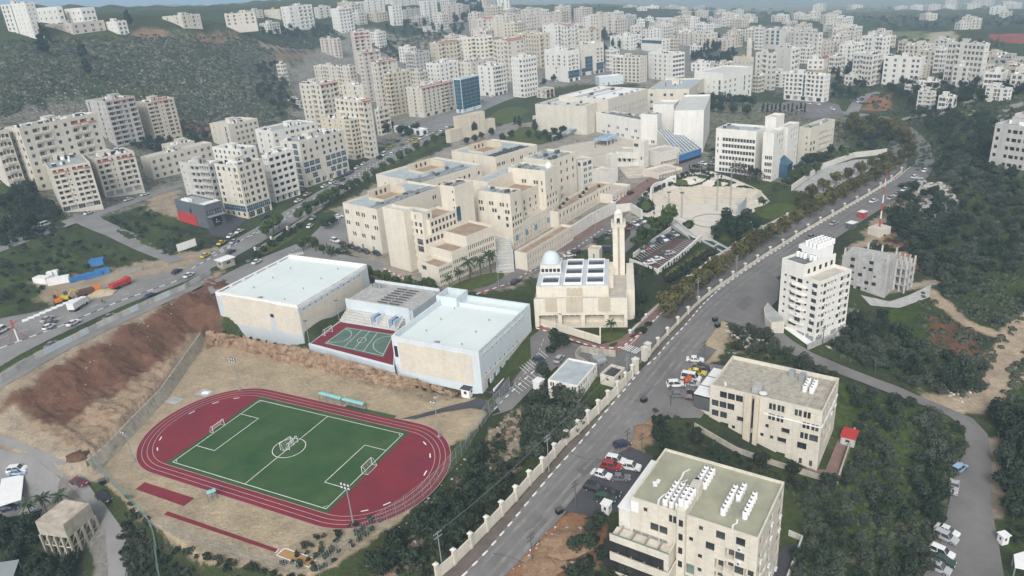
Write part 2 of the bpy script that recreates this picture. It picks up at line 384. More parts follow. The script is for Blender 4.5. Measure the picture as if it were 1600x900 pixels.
def strip_poly(line,w0,w1=None):
 L_=[];R_=[];n=len(line)
 for i,p in enumerate(line):
  d=line[min(i+1,n-1)]-line[max(i-1,0)];d=d/np.linalg.norm(d);nn=np.array([-d[1],d[0]])
  ww=w0 if w1 is None else w0+(w1-w0)*i/(n-1)
  L_.append(p+nn*ww/2);R_.append(p-nn*ww/2)
 return L_,R_
def ribbon(name,line,w,m,lift=.12,w1=None,step=4.,kind='structure',parent=None,closed=False):
 line=resample(line,step,closed)
 if closed:line=line+[line[0]]
 A,B=strip_poly(line,w,w1);k=max(2,int(w/3)+1)
 rows=[[a+(b-a)*j/(k-1) for j in range(k)] for a,b in zip(A,B)]
 V=np.array(rows).reshape(-1,2);z=T(V)+lift
 V3=np.c_[V,z];Fs=[]
 for i in range(len(rows)-1):
  for j in range(k-1):Fs.append((i*k+j,i*k+j+1,(i+1)*k+j+1,(i+1)*k+j))
 Fs=np.array(Fs)[:,::-1]
 me=mesh_np(name,V3,Fs,m)
 if len(me.polygons) and me.polygons[0].normal.z<0:me.flip_normals()
 o=link(name,me,parent)
 if kind:o['kind']=kind
 return o
def wall_line(mb,line,h,th,z0=None,mi=0,step=4.,down=.6):
 """a wall following the ground"""
 line=resample(line,step);A,B=strip_poly(line,th)
 for i in range(len(line)-1):
  q=[A[i],A[i+1],B[i+1],B[i]];zs=[Tz(*line[i]),Tz(*line[i+1])] if z0 is None else [z0,z0]
  zz=[zs[0],zs[1],zs[1],zs[0]]
  t=[(p[0],p[1],z+h) for p,z in zip(q,zz)];bt=[(p[0],p[1],z-down) for p,z in zip(q,zz)]
  mb.face(t[::-1],mi);mb.face([bt[0],t[0],t[1],bt[1]][::-1],mi);mb.face([bt[2],t[2],t[3],bt[3]][::-1],mi)
  if i==0:mb.face([bt[3],t[3],t[0],bt[0]][::-1],mi)
  if i==len(line)-2:mb.face([bt[1],t[1],t[2],bt[2]][::-1],mi)
# ------------------------------------------------------------------ ground sheet with soil zones
def _zone_arrays(xy):
 n=len(xy);r=np.hypot(xy[:,0],xy[:,1])
 soil=np.tile(np.array([.125,.108,.075]),(n,1));weed=np.full(n,.86);rock=np.full(n,.22)
 far=sstep(900,2200,r)[:,None];soil=soil*(1-far)+np.array([.27,.285,.215])*far;weed=weed*(1-.62*sstep(900,2200,r))  # far soil lightened with distance: pale fields, plus haze put into the colour
 x,y=xy[:,0],xy[:,1]
 wob=np.sin(x*.31+1.3*np.sin(y*.23))*.6+np.sin(y*.47+1.7*np.sin(x*.19))*.6+np.sin(x*1.3+y*.9)*.35
 def put(d,soft,col,wd,rk):
  nonlocal soil,weed,rock
  k=1-sstep(-soft*.3,soft,d+wob*soft*.55);soil=soil*(1-k[:,None])+np.array(col)*k[:,None];weed=weed*(1-k)+wd*k;rock=rock*(1-k)+rk*k
 for pts,soft,col,wd,rk in ZONES:
  poly=np.array(GP(pts));lo,hi=poly.min(0)-15,poly.max(0)+15
  s=(x>lo[0]) & (x<hi[0]) & (y>lo[1]) & (y<hi[1])
  d=np.full(n,1e3);
  if s.any():d[s]=sdf(xy[s],poly)
  put(d,soft*(.5 if pts is FIELD_PX else 1),col,wd,rk)
 for pts,wdt,soft,col,wd,rk in ZLINES:
  ln=smooth_line(GP(pts),2);d=np.full(n,1e3)
  for a,b in zip(ln[:-1],ln[1:]):
   e=b-a;wv=xy-a;t=np.clip((wv@ e)/max(e@ e,1e-9),0,1);d=np.minimum(d,np.hypot(*(wv-t[:,None]*e).T))
  put(d-wdt/2,soft,col,wd,rk)
 return soil,weed,rock
SAND,TAN,BROWN,PITF,RED,LUSH,GREY,WHT=(.44,.355,.245),(.37,.295,.215),(.165,.088,.058),(.38,.275,.19),(.29,.155,.09),(.06,.085,.022),(.24,.225,.205),(.5,.49,.47)
ZONES=[
 ([(0,75),(60,66),(200,58),(370,58),(440,82),(450,190),(395,200),(290,212),(215,140),(130,130),(0,180)],12,(.20,.19,.16),.62,.80),
 ([(440,120),(500,60),(560,40),(640,60),(700,40),(800,20),(900,30),(1000,40),(1080,60),(1120,110),(1080,160),(990,130),(900,130),(760,160),(620,215),(560,240),(480,200)],10,(.27,.255,.225),.42,.4),
 ([(1080,50),(1250,45),(1350,55),(1500,80),(1590,120),(1590,160),(1480,130),(1400,120),(1330,130),(1290,160),(1200,140),(1120,110)],10,(.26,.245,.21),.60,.4),
 ([(0,180),(130,150),(220,200),(320,225),(420,215),(470,290),(300,340),(100,340),(0,300)],6,(.25,.235,.21),.5,.3),
 ([(520,330),(640,260),(760,200),(850,190),(930,200),(1040,215),(1110,240),(1090,280),(1000,330),(900,400),(800,450),(660,460),(560,400)],4,(.33,.30,.255),.30,.2),
 ([(1080,165),(1200,160),(1330,185),(1310,250),(1230,290),(1120,260)],5,(.24,.225,.19),.55,.3),
 ([(0,500),(0,398),(60,382),(112,350),(150,385),(215,408),(160,432),(60,470)],4,LUSH,.75,.1),
 ([(160,340),(225,322),(290,352),(335,385),(268,402),(215,372)],3,LUSH,.75,.2),
 ([(0,290),(45,290),(95,340),(95,370),(0,380)],4,LUSH,.9,.4),
 ([(60,440),(170,425),(330,388),(340,405),(200,452),(90,482)],4,TAN,.15,.3),
 ([(255,290),(300,315),(300,345),(232,330),(235,310)],3,TAN,.3,.3),
 ([(0,600),(60,560),(150,520),(230,478),(300,450),(345,425),(345,440),(310,455),(240,495),(160,540),(80,590),(15,655),(0,690)],3,TAN,.1,.5),
 ([(0,640),(60,590),(240,490),(345,430),(352,526),(300,560),(150,735),(60,690)],2,(.20,.115,.08),.02,.2),
 ([(12,640),(60,595),(150,548),(240,494),(310,455),(345,432),(350,524),(312,526),(290,545),(255,558),(200,588),(150,618),(120,642),(95,684),(48,668)],3,BROWN,.02,.25),
 ([(0,655),(20,650),(55,682),(90,702),(150,726),(200,676),(270,604),(314,545),(302,530),(255,568),(190,612),(125,652),(70,668)],3,PITF,.02,.15),
 (FIELD_PX,1.5,SAND,.05,.06),
 ([(600,600),(660,600),(745,622),(765,640),(730,690),(680,740),(640,700)],3,SAND,.12,.1),
 ([(400,530),(610,585),(735,622),(700,628),(600,604),(500,572),(400,545)],2.5,(.33,.26,.18),.35,.4),
 ([(0,700),(40,700),(130,775),(185,830),(190,900),(150,900),(150,870),(120,800),(0,790)],2,GREY,.06,.1),
 ([(700,600),(770,625),(735,690),(700,700),(660,800),(560,890),(720,900),(1000,600),(880,570),(820,600)],2.5,(.10,.095,.06),.95,.15),
 ([(790,650),(820,640),(810,720),(790,745)],2,TAN,.4,.6),
 ([(1075,565),(1100,510),(1125,500),(1140,515),(1115,560),(1092,585)],2,SAND,.1,.1),
 ([(1146,500),(1165,500),(1220,540),(1180,562),(1142,552)],2,(.34,.25,.17),.7,.8),
 ([(1310,420),(1395,318),(1432,288),(1445,300),(1400,345),(1372,400),(1330,430)],3,TAN,.25,.3),
 ([(1365,385),(1400,365),(1428,392),(1430,420),(1380,412)],2,RED,.15,.4),
 ([(960,690),(1005,640),(1035,640),(1015,690),(985,722),(965,715)],2,(.36,.25,.16),.2,.3),
 ([(785,900),(862,812),(910,800),(940,835),(930,885),(870,910)],2,RED,.15,.35),
 ([(1430,290),(1470,285),(1495,310),(1480,335),(1440,340)],3,(.30,.30,.27),.4,1.),
 ([(1445,490),(1480,500),(1530,520),(1520,560),(1480,545),(1450,520)],3,(.17,.085,.055),.25,.3),
 ([(1375,470),(1440,470),(1435,530),(1390,520)],3,(.06,.10,.015),.55,.1),
 ([(1300,595),(1420,620),(1500,655),(1515,720),(1470,840),(1440,900),(1280,900),(1330,720),(1300,650)],4,(.085,.125,.03),.55,.2),
 ([(1400,570),(1545,590),(1540,620),(1480,625),(1420,600)],3,(.085,.10,.03),.6,.5),
 ([(1290,530),(1340,470),(1330,490),(1325,520),(1300,545)],2,(.27,.25,.21),.3,.6),
 ([(1480,700),(1500,760),(1480,830),(1440,900),(1500,900),(1520,800)],2,(.27,.24,.20),.25,.3),
 ([(1545,690),(1570,690),(1560,800),(1548,800)],2,(.36,.29,.21),.1,.2),
 ([(1352,150),(1388,146),(1390,172),(1350,174)],3,RED,.1,.2),
 ([(1268,106),(1318,108),(1320,117),(1270,118)],5,(.48,.40,.27),.1,.1),
 ([(195,48),(258,46),(262,62),(205,58)],5,(.28,.19,.13),.3,.3),([(300,55),(372,56),(370,65),(305,64)],5,(.28,.17,.12),.35,.3),
 ([(285,195),(395,190),(400,205),(290,210)],4,(.28,.17,.12),.3,.3),([(425,78),(480,82),(470,92),(410,95)],5,(.26,.19,.14),.4,.3),
 ([(640,58),(690,56),(690,66),(620,68)],5,(.26,.19,.14),.4,.3),
 ([(1045,33),(1077,30),(1072,40),(1048,41)],10,(.20,.30,.04),.1,0),([(1410,62),(1480,50),(1490,62),(1440,66)],10,(.42,.38,.27),.1,.1),
 ([(1500,110),(1600,100),(1600,130),(1510,130)],8,(.17,.19,.07),.5,.1),([(1350,50),(1450,45),(1440,60),(1360,64)],10,(.2,.21,.1),.4,.1),
]
ZLINES=[
 ([(1455,455),(1475,480),(1512,506),(1552,522)],3.4,1.2,(.42,.33,.23),.08,.1),
 ([(1610,495),(1580,540),(1558,578),(1552,608),(1515,632),(1470,630)],6.5,1.5,(.42,.33,.24),.06,.15),
 ([(1600,590),(1570,590),(1550,600)],4,1.5,(.42,.34,.25),.1,.15),
 ([(1460,440),(1420,450),(1370,455)],3,1.2,(.38,.32,.25),.2,.2),
 ([(790,672),(735,760),(650,850),(600,900)],3.5,2.5,(.34,.25,.18),.35,.7),
 ([(0,655),(40,690),(95,715),(145,735)],5,2,(.40,.33,.245),.05,.1),
 ([(395,62),(420,75),(470,68),(480,60)],5,2,(.38,.33,.26),.1,.1),
 ([(1380,190),(1450,178),(1530,176)],5,2,(.42,.38,.31),.1,.1),
 ([(1510,160),(1530,148),(1545,138)],4,2,(.42,.38,.31),.1,.1),([(1560,195),(1570,172),(1600,160)],4,2,(.36,.35,.33),.1,.1),
 ([(1180,44),(1100,43),(1060,55)],12,5,(.52,.48,.40),.05,.1),([(1075,25),(1085,14),(1100,12)],10,5,(.48,.45,.38),.05,.1),
]
def build_ground():
 az=np.radians(np.linspace(-62,62,680));rs=np.r_[np.linspace(5,80,22)[:-1],np.geomspace(80,520,400),np.geomspace(525,9500,200)]
 A,R=np.meshgrid(az,rs);X,Y=(R*np.sin(A)).ravel(),(R*np.cos(A)).ravel();xy=np.c_[X,Y];z=T(xy)
 r=np.hypot(X,Y)
 # rough ground: gentle unevenness away from the level field and the roads
 nz=(np.sin(X*.11+2*np.sin(Y*.07))+np.sin(Y*.13+1.7*np.sin(X*.09)))*.5
 k=sstep(650,1300,r);z=z+nz*k*3+np.sin(X*.012+np.sin(Y*.009)*2)*np.sin(Y*.011)*k*9
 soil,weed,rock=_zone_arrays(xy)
 bm_=((soil[:,0]/np.maximum(soil[:,2],.01)>1.75) & (r<420) & (X<-30) & (Y>120)).astype(float);bm_[sdf(xy,np.array(FIELD))<3]=0
 rg=np.random.default_rng(2);z=z+bm_*(.55*np.sin(X*.9+1.9*np.sin(Y*.7))*np.sin(Y*1.1+1.3*np.sin(X*.6))+.5*np.sin(X*.33+Y*.41)+rg.normal(0,.16,len(X)))
 nr,na=len(rs),len(az);I=np.arange(nr*na).reshape(nr,na)
 Fq=np.stack([I[:-1,:-1],I[:-1,1:],I[1:,1:],I[1:,:-1]],-1).reshape(-1,4)[:,::-1]
 me=mesh_np('ground',np.c_[X,Y,z],Fq,[],True)
 if me.polygons[0].normal.z<0:me.flip_normals()
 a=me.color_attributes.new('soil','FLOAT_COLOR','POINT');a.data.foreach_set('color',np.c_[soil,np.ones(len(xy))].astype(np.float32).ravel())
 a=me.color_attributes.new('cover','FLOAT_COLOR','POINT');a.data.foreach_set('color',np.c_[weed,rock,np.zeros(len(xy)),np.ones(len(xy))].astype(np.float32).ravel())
 m=bpy.data.materials.new('ground_soil');m.use_nodes=True;t=m.node_tree;N=t.nodes;L=t.links;b=N['Principled BSDF']
 b.inputs['Roughness'].default_value=.95;b.inputs['Specular IOR Level'].default_value=.1
 tc=N.new('ShaderNodeTexCoord');so=N.new('ShaderNodeVertexColor');so.layer_name='soil';cv=N.new('ShaderNodeVertexColor');cv.layer_name='cover'
 sep=N.new('ShaderNodeSeparateColor');L.new(cv.outputs[0],sep.inputs[0])
 def noise(sc,det=6,rough=.65):
  n=N.new('ShaderNodeTexNoise');n.inputs['Scale'].default_value=sc;n.inputs['Detail'].default_value=det;n.inputs['Roughness'].default_value=rough;L.new(tc.outputs['Object'],n.inputs['Vector']);return n.outputs[0]
 def rng(s,a,b_,c,d):
  q=N.new('ShaderNodeMapRange');q.inputs[1].default_value=a;q.inputs[2].default_value=b_;q.inputs[3].default_value=c;q.inputs[4].default_value=d;L.new(s,q.inputs[0]);return q.outputs[0]
 def math_(op,x,y):
  q=N.new('ShaderNodeMath');q.operation=op;q.use_clamp=False
  for i,v in enumerate((x,y)):
   if isinstance(v,(int,float)):q.inputs[i].default_value=v
   else:L.new(v,q.inputs[i])
  return q.outputs[0]
 def mix(f,a_,b_):
  q=N.new('ShaderNodeMix');q.data_type='RGBA';L.new(f,q.inputs[0])
  for i,v in ((6,a_),(7,b_)):
   if isinstance(v,tuple):q.inputs[i].default_value=v+(1,)
   else:L.new(v,q.inputs[i])
  return q.outputs[2]
 n1=noise(.16,8);n2=noise(.9,5);n3=noise(.035,6);n4=noise(.45,8,.75)
 sc=N.new('ShaderNodeVectorMath');sc.operation='SCALE';L.new(so.outputs[0],sc.inputs[0]);L.new(math_('MULTIPLY',rng(n1,.3,.7,.74,1.24),rng(n2,.3,.7,.86,1.14)),sc.inputs['Scale'])
 green=mix(rng(n3,.35,.65,0,1),(.044,.056,.032),(.085,.118,.034));green=mix(rng(n2,.35,.7,0,.6),green,(.024,.032,.020))
 # vegetation covers where noise < cover amount
 fw=math_('SUBTRACT',sep.outputs[0],rng(n4,.28,.72,0,1));fw=rng(fw,-.08,.22,0,1)
 c=mix(fw,sc.outputs[0],green)
 vo=N.new('ShaderNodeTexVoronoi');vo.inputs['Scale'].default_value=.42;L.new(tc.outputs['Object'],vo.inputs['Vector'])
 fr=math_('MULTIPLY',rng(vo.outputs['Distance'],.16,.30,1,0),rng(math_('ADD',sep.outputs[1],math_('MULTIPLY',n1,.8)),.72,1.0,0,1))
 c=mix(math_('MULTIPLY',fr,.85),c,(.40,.385,.35))
 L.new(c,b.inputs['Base Color'])
 bp=N.new('ShaderNodeBump');bp.inputs['Strength'].default_value=.9;bp.inputs['Distance'].default_value=.8;L.new(math_('ADD',n4,math_('MULTIPLY',n2,.4)),bp.inputs['Height']);L.new(bp.outputs[0],b.inputs['Normal'])
 me.materials.append(m);o=link('ground',me);o['kind']='structure';return o
build_ground()
# ------------------------------------------------------------------ roads, pavements, paths
def road(name,px,m,lift=.1,step=5.,**k):return patch(name,GP(px),m,lift,step,**k)
def rline(name,px,w,m,lift=.14,w1=None,sm=2,**k):return ribbon(name,smooth_line(GP(px),sm),w,m,lift,w1,**k)
MAIN_L=[(690,915),(712,897),(790,818),(870,728),(950,636),(990,592),(1014,566),(1060,510),(1120,455),(1190,405),(1260,362),(1340,316),(1400,280),(1426,260),(1434,245),(1430,228),(1410,205),(1378,190)]
MAIN_R=[(1395,186),(1428,202),(1454,228),(1462,255),(1450,277),(1400,312),(1330,357),(1262,402),(1205,440),(1130,500),(1088,555),(1062,610),(1010,660),(940,742),(880,806),(830,858),(780,912)]
road('main_road',MAIN_L+MAIN_R,'asphalt',.22,3.)
road('parking_apron',[(1030,600),(1062,578),(1100,568),(1136,574),(1118,620),(1095,655),(1040,655),(1000,640)],'asphalt',.32,3.)
road('parking_apron',[(905,770),(945,722),(985,700),(1020,715),(1010,760),(975,800),(930,810),(880,800)],'asphalt_dark',.34,3.)
road('side_road',[(1125,500),(1165,440),(1200,425),(1218,440),(1215,470),(1195,490),(1210,512),(1240,535),(1270,553),(1330,578),(1400,604),(1470,634),(1520,655),(1543,680),(1548,720),(1548,790),(1560,850),(1570,910),(1435,910),(1465,870),(1480,800),(1492,740),(1510,700),(1505,668),(1480,650),(1430,630),(1350,600),(1270,570),(1215,545),(1170,515)],'asphalt',.27,3.)
road('inner_road',[(870,573),(905,590),(965,590),(1006,565),(1045,515),(1110,455),(1180,412),(1270,362),(1370,310),(1415,268),(1418,248),(1405,225),(1388,215),(1398,245),(1385,268),(1330,298),(1240,345),(1150,395),(1085,440),(1025,495),(985,545),(960,552),(890,535),(845,515),(828,528),(830,560),(790,610),(762,640),(770,650),(800,640),(838,600)],'asphalt',.10)
road('brick_pavement',[(962,552),(990,543),(1030,493),(1088,438),(1150,393),(1235,347),(1225,340),(1140,388),(1075,432),(1015,485),(970,530),(935,540),(870,520),(842,505),(838,512),(890,533)],'brick_paving',.2)
road('campus_street',[(640,450),(700,476),(745,468),(800,447),(850,420),(900,395),(950,362),(985,330),(1040,292),(1090,262),(1105,240),(1088,240),(1040,270),(975,312),(930,352),(885,385),(840,405),(790,432),(745,452),(700,462),(655,440)],'asphalt',.12)
road('brick_pavement',[(870,396),(930,360),(945,346),(980,318),(1040,276),(1078,252),(1072,248),(1030,268),(970,306),(935,330),(890,358),(865,380)],'brick_paving',.2)
road('gate_street',[(430,395),(480,375),(500,355),(520,340),(545,330),(560,338),(545,375),(520,395),(545,400),(600,412),(590,425),(545,415),(500,408),(470,400),(400,440),(330,460),(320,445),(380,415)],'asphalt_pale',.12)
road('avenue',[(-10,500),(60,487),(130,462),(200,438),(290,420),(330,395),(420,345),(480,310),(560,262),(610,228),(660,196),(720,166),(760,146),(820,130),(880,116),(930,106),(975,98),(980,106),(935,116),(880,128),(820,146),(775,164),(725,186),(690,208),(640,240),(560,288),(480,335),(420,372),(370,400),(290,440),(200,475),(110,515),(30,555),(-10,580)],'asphalt_pale',.12)
road('frontage',[(-10,590),(30,565),(120,525),(210,483),(300,447),(330,430),(334,437),(300,455),(215,494),(120,540),(40,585),(-10,615)],'asphalt_pale',.14)
road('side_street',[(265,412),(215,392),(165,368),(112,345),(150,330),(160,342),(210,365),(262,395),(290,405)],'asphalt_pale',.14)
rline('back_street',[(-10,392),(60,365),(115,345),(180,325),(240,302),(300,285),(330,280)],7,'asphalt_pale',.13)
road('hotel_forecourt',[(318,345),(352,330),(385,345),(350,372),(330,368)],'asphalt_dark',.16)
road('lower_yard',[(-10,690),(40,705),(95,745),(140,790),(165,830),(170,905),(195,905),(200,860),(190,825),(165,790),(130,745),(75,708),(30,690),(-10,675)],'asphalt_pale',.08)
road('lower_yard',[(-10,700),(50,712),(110,765),(60,800),(0,810),(-10,810)],'asphalt_pale',.1)
road('plaza',[(600,432),(640,440),(660,448),(690,470),(740,455),(770,440),(760,460),(700,482),(620,455),(575,430)],'brick_paving',.1)
road('upper_plaza',[(840,245),(880,228),(960,215),(1010,215),(1030,228),(1010,245),(960,262),(900,262),(860,258)],'paving_tan',.2)
rline('upper_street',[(815,175),(800,190),(780,205),(765,220)],6,'asphalt_pale',.14)
rline('east_road',[(1395,188),(1340,178),(1290,175),(1240,170),(1190,168)],9,'asphalt_pale',.12)
rline('east_road',[(1330,178),(1340,160),(1352,150),(1375,144)],7,'asphalt_pale',.14)
road('east_car_park',[(1195,168),(1240,156),(1310,163),(1320,182),(1270,186)],'asphalt',.12)
road('field_path',[(625,655),(655,648),(712,632),(748,622),(768,610),(790,595),(812,600),(770,640),(735,638),(690,645),(650,655)],'asphalt_dark',.1)
# wear on the main road: tyre tracks, repaired patches, cracks
_ctr=[(742,905),(800,842),(860,778),(930,700),(985,640),(1030,580),(1075,525),(1130,470),(1200,418),(1270,370),(1340,328),(1400,292),(1436,264)]
for dx,dy in ((-13,-6),(-4,-2),(9,5),(19,10)):rline('tyre_track',[(x+dx*(1.35-.9*i/12),y+dy*(1.35-.9*i/12)) for i,(x,y) in enumerate(_ctr)],.75,'tyre_track',.235)
for pg in ([(1150,478),(1168,462),(1180,470),(1162,488)],[(1000,618),(1030,600),(1040,622),(1012,640)],[(900,735),(930,712),(940,722),(912,746)],[(1086,560),(1100,540),(1120,548),(1104,566)],[(820,830),(846,806),(856,816),(830,842)]):road('road_patch',pg,'asphalt_patch',.29 if pg[0][0]>1040 else .245,2.5)
for ln in ([(985,625),(1010,632),(1030,628),(1052,640)],[(1050,540),(1080,548),(1102,546)],[(890,708),(915,720),(935,718),(960,728)],[(770,866),(800,872),(822,884)],[(1120,468),(1150,474),(1180,470)]):rline('road_crack',ln,.16,'crack',.262)
# ------------------------------------------------------------------ building kit
# element: width, height, sill above floor, depth, kind
EL={'w':(1.65,1.7,.85,.25,'win'),'W':(2.6,1.7,.85,.25,'win'),'s':(.75,.9,1.4,.2,'win'),'x':(.55,1.7,.9,.3,'win'),
      'b':(3.6,1.85,1.0,1.3,'balc'),'B':(4.6,1.85,1.0,1.3,'balc'),'l':(3.0,2.35,.25,1.3,'loggia'),'o':(3.2,2.6,.1,2.0,'open'),'O':(2.0,2.4,.2,1.6,'open'),
      'g':(3.4,2.7,.15,.5,'shop'),'G':(3.2,2.5,.5,.12,'blue'),'C':(9,3.12,.04,.08,'blue'),'v':(1.6,2.9,.1,.3,'blue'),'k':(3.2,2.5,.2,.3,'shut'),'d':(1.5,2.3,.05,.3,'door'),
      'p':(2.9,1.65,.9,.2,'pair'),'n':(.68,1.6,.85,.35,'win'),'q':(1.3,1.65,.85,.35,'win'),'h':(1.3,1.5,.95,.35,'hole'),'H':(2.6,1.6,.8,.8,'hole')}
_WM={}
def window_mesh(w_,h_,kind,fm='frame_white'):
 key=(round(w_,2),round(h_,2),kind,fm)
 if key in _WM:return _WM[key]
 mb=MB();gm={'win':'glass','blue':'glass_blue','shop':'glass','shut':'shutter','door':'door_green','bdoor':'door_blue','hole':'dark','balc':'glass'}.get(kind,'glass')
 mb.face([(-w_/2,0,-h_/2),(w_/2,0,-h_/2),(w_/2,0,h_/2),(-w_/2,0,h_/2)],1)
 if kind not in ('hole','shut'):
  t=.07 if w_>.9 else .05
  for x0,x1,z0,z1 in ((-w_/2,-w_/2+t,-h_/2,h_/2),(w_/2-t,w_/2,-h_/2,h_/2),(-w_/2+t,w_/2-t,-h_/2,-h_/2+t),(-w_/2+t,w_/2-t,h_/2-t,h_/2)):
   mb.face([(x0,-.05,z0),(x1,-.05,z0),(x1,-.05,z1),(x0,-.05,z1)],0)
  nm=max(0,int(round(w_/1.1))-1)
  for i in range(nm):
   x=-w_/2+w_*(i+1)/(nm+1);mb.face([(x-.035,-.05,-h_/2+t),(x+.035,-.05,-h_/2+t),(x+.035,-.05,h_/2-t),(x-.035,-.05,h_/2-t)],0)
  if h_>2.2:
   mb.face([(-w_/2+t,-.045,.25),(w_/2-t,-.045,.25),(w_/2-t,-.045,.32),(-w_/2+t,-.045,.32)],0)
 _WM[key]=mb.mesh('window',[fm,gm]);return _WM[key]
def pattern_openings(pat,W,zf,fh,m=.35):
 """openings of one storey from a pattern string; '.' is a blank bay, digits stretch a blank"""
 out=[];n=len(pat);bw=(W-2*m)/n;i=0
 for i,ch in enumerate(pat):
  if ch=='.' or ch not in EL:continue
  w_,h_,s_,d_,kd=EL[ch];uc=m+bw*(i+.5)
  if ch=='C':w_=bw
  else:w_=min(w_,bw*.92)
  h_=min(h_,fh-s_-.12) if ch !='C' else fh-.08
  if kd=='pair':
   q=min(.95,bw*.36)
   for sg in (-1,1):out.append([uc+sg*q*.62-q/2,uc+sg*q*.62+q/2,zf+s_,zf+s_+h_,d_,'win'])
   continue
  out.append([uc-w_/2,uc+w_/2,zf+s_,zf+s_+h_,d_,kd])
 return out
def facade(mb,wl,O,ux,nr,W,rows,mi=0):
 O=Vector(O);ux=Vector(ux);nr=Vector(nr);Z=Vector((0,0,1))
 P=lambda u,v,d=0:O+ux*u+Z*v-nr*d
 ang=math.atan2(ux.y,ux.x)
 for z0,z1,ops in rows:
  ops=[o for o in ops if o[3]-o[2]>.2 and o[1]-o[0]>.15]
  if not ops:mb.face([P(0,z0),P(W,z0),P(W,z1),P(0,z1)],mi);continue
  ops.sort(key=lambda o:o[0]);u=0
  for o in ops:       # vertical slices: blank, then below / above the opening
   u0,u1,v0,v1,dp,kd=o
   if u0>u+1e-4:mb.face([P(u,z0),P(u0,z0),P(u0,z1),P(u,z1)],mi)
   if v0>z0+1e-4:mb.face([P(u0,z0),P(u1,z0),P(u1,v0),P(u0,v0)],mi)
   if v1<z1-1e-4:mb.face([P(u0,v1),P(u1,v1),P(u1,z1),P(u0,z1)],mi)
   mb.face([P(u0,v0),P(u0,v1),P(u0,v1,dp),P(u0,v0,dp)],mi);mb.face([P(u1,v0),P(u1,v0,dp),P(u1,v1,dp),P(u1,v1)],mi)
   mb.face([P(u0,v0),P(u0,v0,dp),P(u1,v0,dp),P(u1,v0)],mi);mb.face([P(u0,v1),P(u1,v1),P(u1,v1,dp),P(u0,v1,dp)],mi)
   if kd in ('balc','loggia','open'):
    mb.face([P(u0,v0,dp),P(u1,v0,dp),P(u1,v1,dp),P(u0,v1,dp)],mi)
    ww=min(1.9,(u1-u0)*.62);hh=(v1-v0)*.9
    wl.append((P((u0+u1)/2,v0+hh/2,dp-.03),ww,hh,ang,'hole' if kd=='open' else 'win'))
   else:
    wl.append((P((u0+u1)/2,(v0+v1)/2,dp-.02),u1-u0,v1-v0,ang,kd))
   u=u1
  if u<W-1e-4:mb.face([P(u,z0),P(W,z0),P(W,z1),P(u,z1)],mi)
def rows_for(pat,W,H,floors,parapet,gh=None,ground=None,extra=None):
 """pat: str for all floors or list bottom->top"""
 rows=[];g=gh if gh else H/floors;fh=(H-g)/(floors-1) if floors>1 else H;z=0
 for i in range(floors):
  h=g if i==0 else fh
  p=pat if isinstance(pat,str) else pat[min(i,len(pat)-1)]
  if i==0 and ground is not None:p=ground
  rows.append([z,z+h,pattern_openings(p,W,z,h)]);z+=h
 rows.append([H,H+parapet,[]]);return rows
def solve_len(P,d,px,top,guess):
 lo,hi=.5,guess*4+20
 s=1 if proj((P[0]+d[0]*hi,P[1]+d[1]*hi,top))[0]>proj((P[0]+d[0]*lo,P[1]+d[1]*lo,top))[0] else -1
 for _ in range(40):
  m=(lo+hi)/2;x=proj((P[0]+d[0]*m,P[1]+d[1]*m,top))[0]
  if (x-px)*s<0:lo=m
  else:hi=m
 return (lo+hi)/2
DIAG=[];OCC=[]
def place(c0,cL,cR,yb=None,h=None,ang=None,z0=None,name=''):
 """ground position, rotation, sizes and height of a box-shaped block seen in the photograph: c0 nearest roof corner, cL / cR roof corners left and right of it"""
 v=ray(*c0);hd=math.hypot(v[0],v[1])
 if yb is not None:
  P=G(below(c0[0],c0[1],yb),yb) if z0 is None else at_z(below(c0[0],c0[1],yb),yb,z0)
  d=math.hypot(P[0],P[1]);top=CAM[2]+v[2]*d/hd
 else:
  ds=np.geomspace(60,6000,3000);pts=CAM[None,:]+v[None,:]*(ds/hd)[:,None]
  u=pts[:,2]-(T(pts[:,:2]) if z0 is None else z0)-h;i=int(np.argmax(u<0));i=max(i,1)
  f=u[i-1]/(u[i-1]-u[i]+1e-9);p=pts[i-1]+(pts[i]-pts[i-1])*f;P=np.array([p[0],p[1],p[2]-h]);top=p[2]
 at=CAM+v*(d/hd) if yb is not None else p
 P=np.array([at[0],at[1],P[2]])
 reg=math.radians(54 if c0[0]<450 else 47 if c0[0]<700 else 40 if c0[0]<1000 else 30)
 dlt=9.
 if top<88:
  QL,QR=at_z(cL[0],cL[1],top),at_z(cR[0],cR[1],top)
  u,w_=(QR-P)[:2],(QL-P)[:2]
  a1,a2=math.atan2(u[1],u[0]),math.atan2(w_[1],w_[0])-math.pi/2
  l1,l2=math.hypot(cR[0]-c0[0],cR[1]-c0[1]),math.hypot(cL[0]-c0[0],cL[1]-c0[1])
  dlt=(a2-a1+math.pi) % (2*math.pi)-math.pi;k=l2*l2/(l1*l1+l2*l2);a=a1+dlt*k
 if ang is not None:a=ang
 elif abs(dlt)>math.radians(21):a=reg
 Wx=max(4.,min(48.,solve_len(P,(math.cos(a),math.sin(a)),cR[0],top,60)));Wy=max(4.,min(48.,solve_len(P,(-math.sin(a),math.cos(a)),cL[0],top,60)))
 OCC.append((P[0]+Wx/2*math.cos(a)-Wy/2*math.sin(a),P[1]+Wx/2*math.sin(a)+Wy/2*math.cos(a),.6*math.hypot(Wx,Wy)))
 DIAG.append((name,round(math.hypot(P[0],P[1])),'h%.1f' % (top-P[2]),'Wx%.1f Wy%.1f' % (Wx,Wy),'skew%.0f' % math.degrees(dlt),'ang%.0f' % math.degrees(a)))
 return P,a,Wx,Wy,top-P[2]
NFAR=430.
_AC=[]
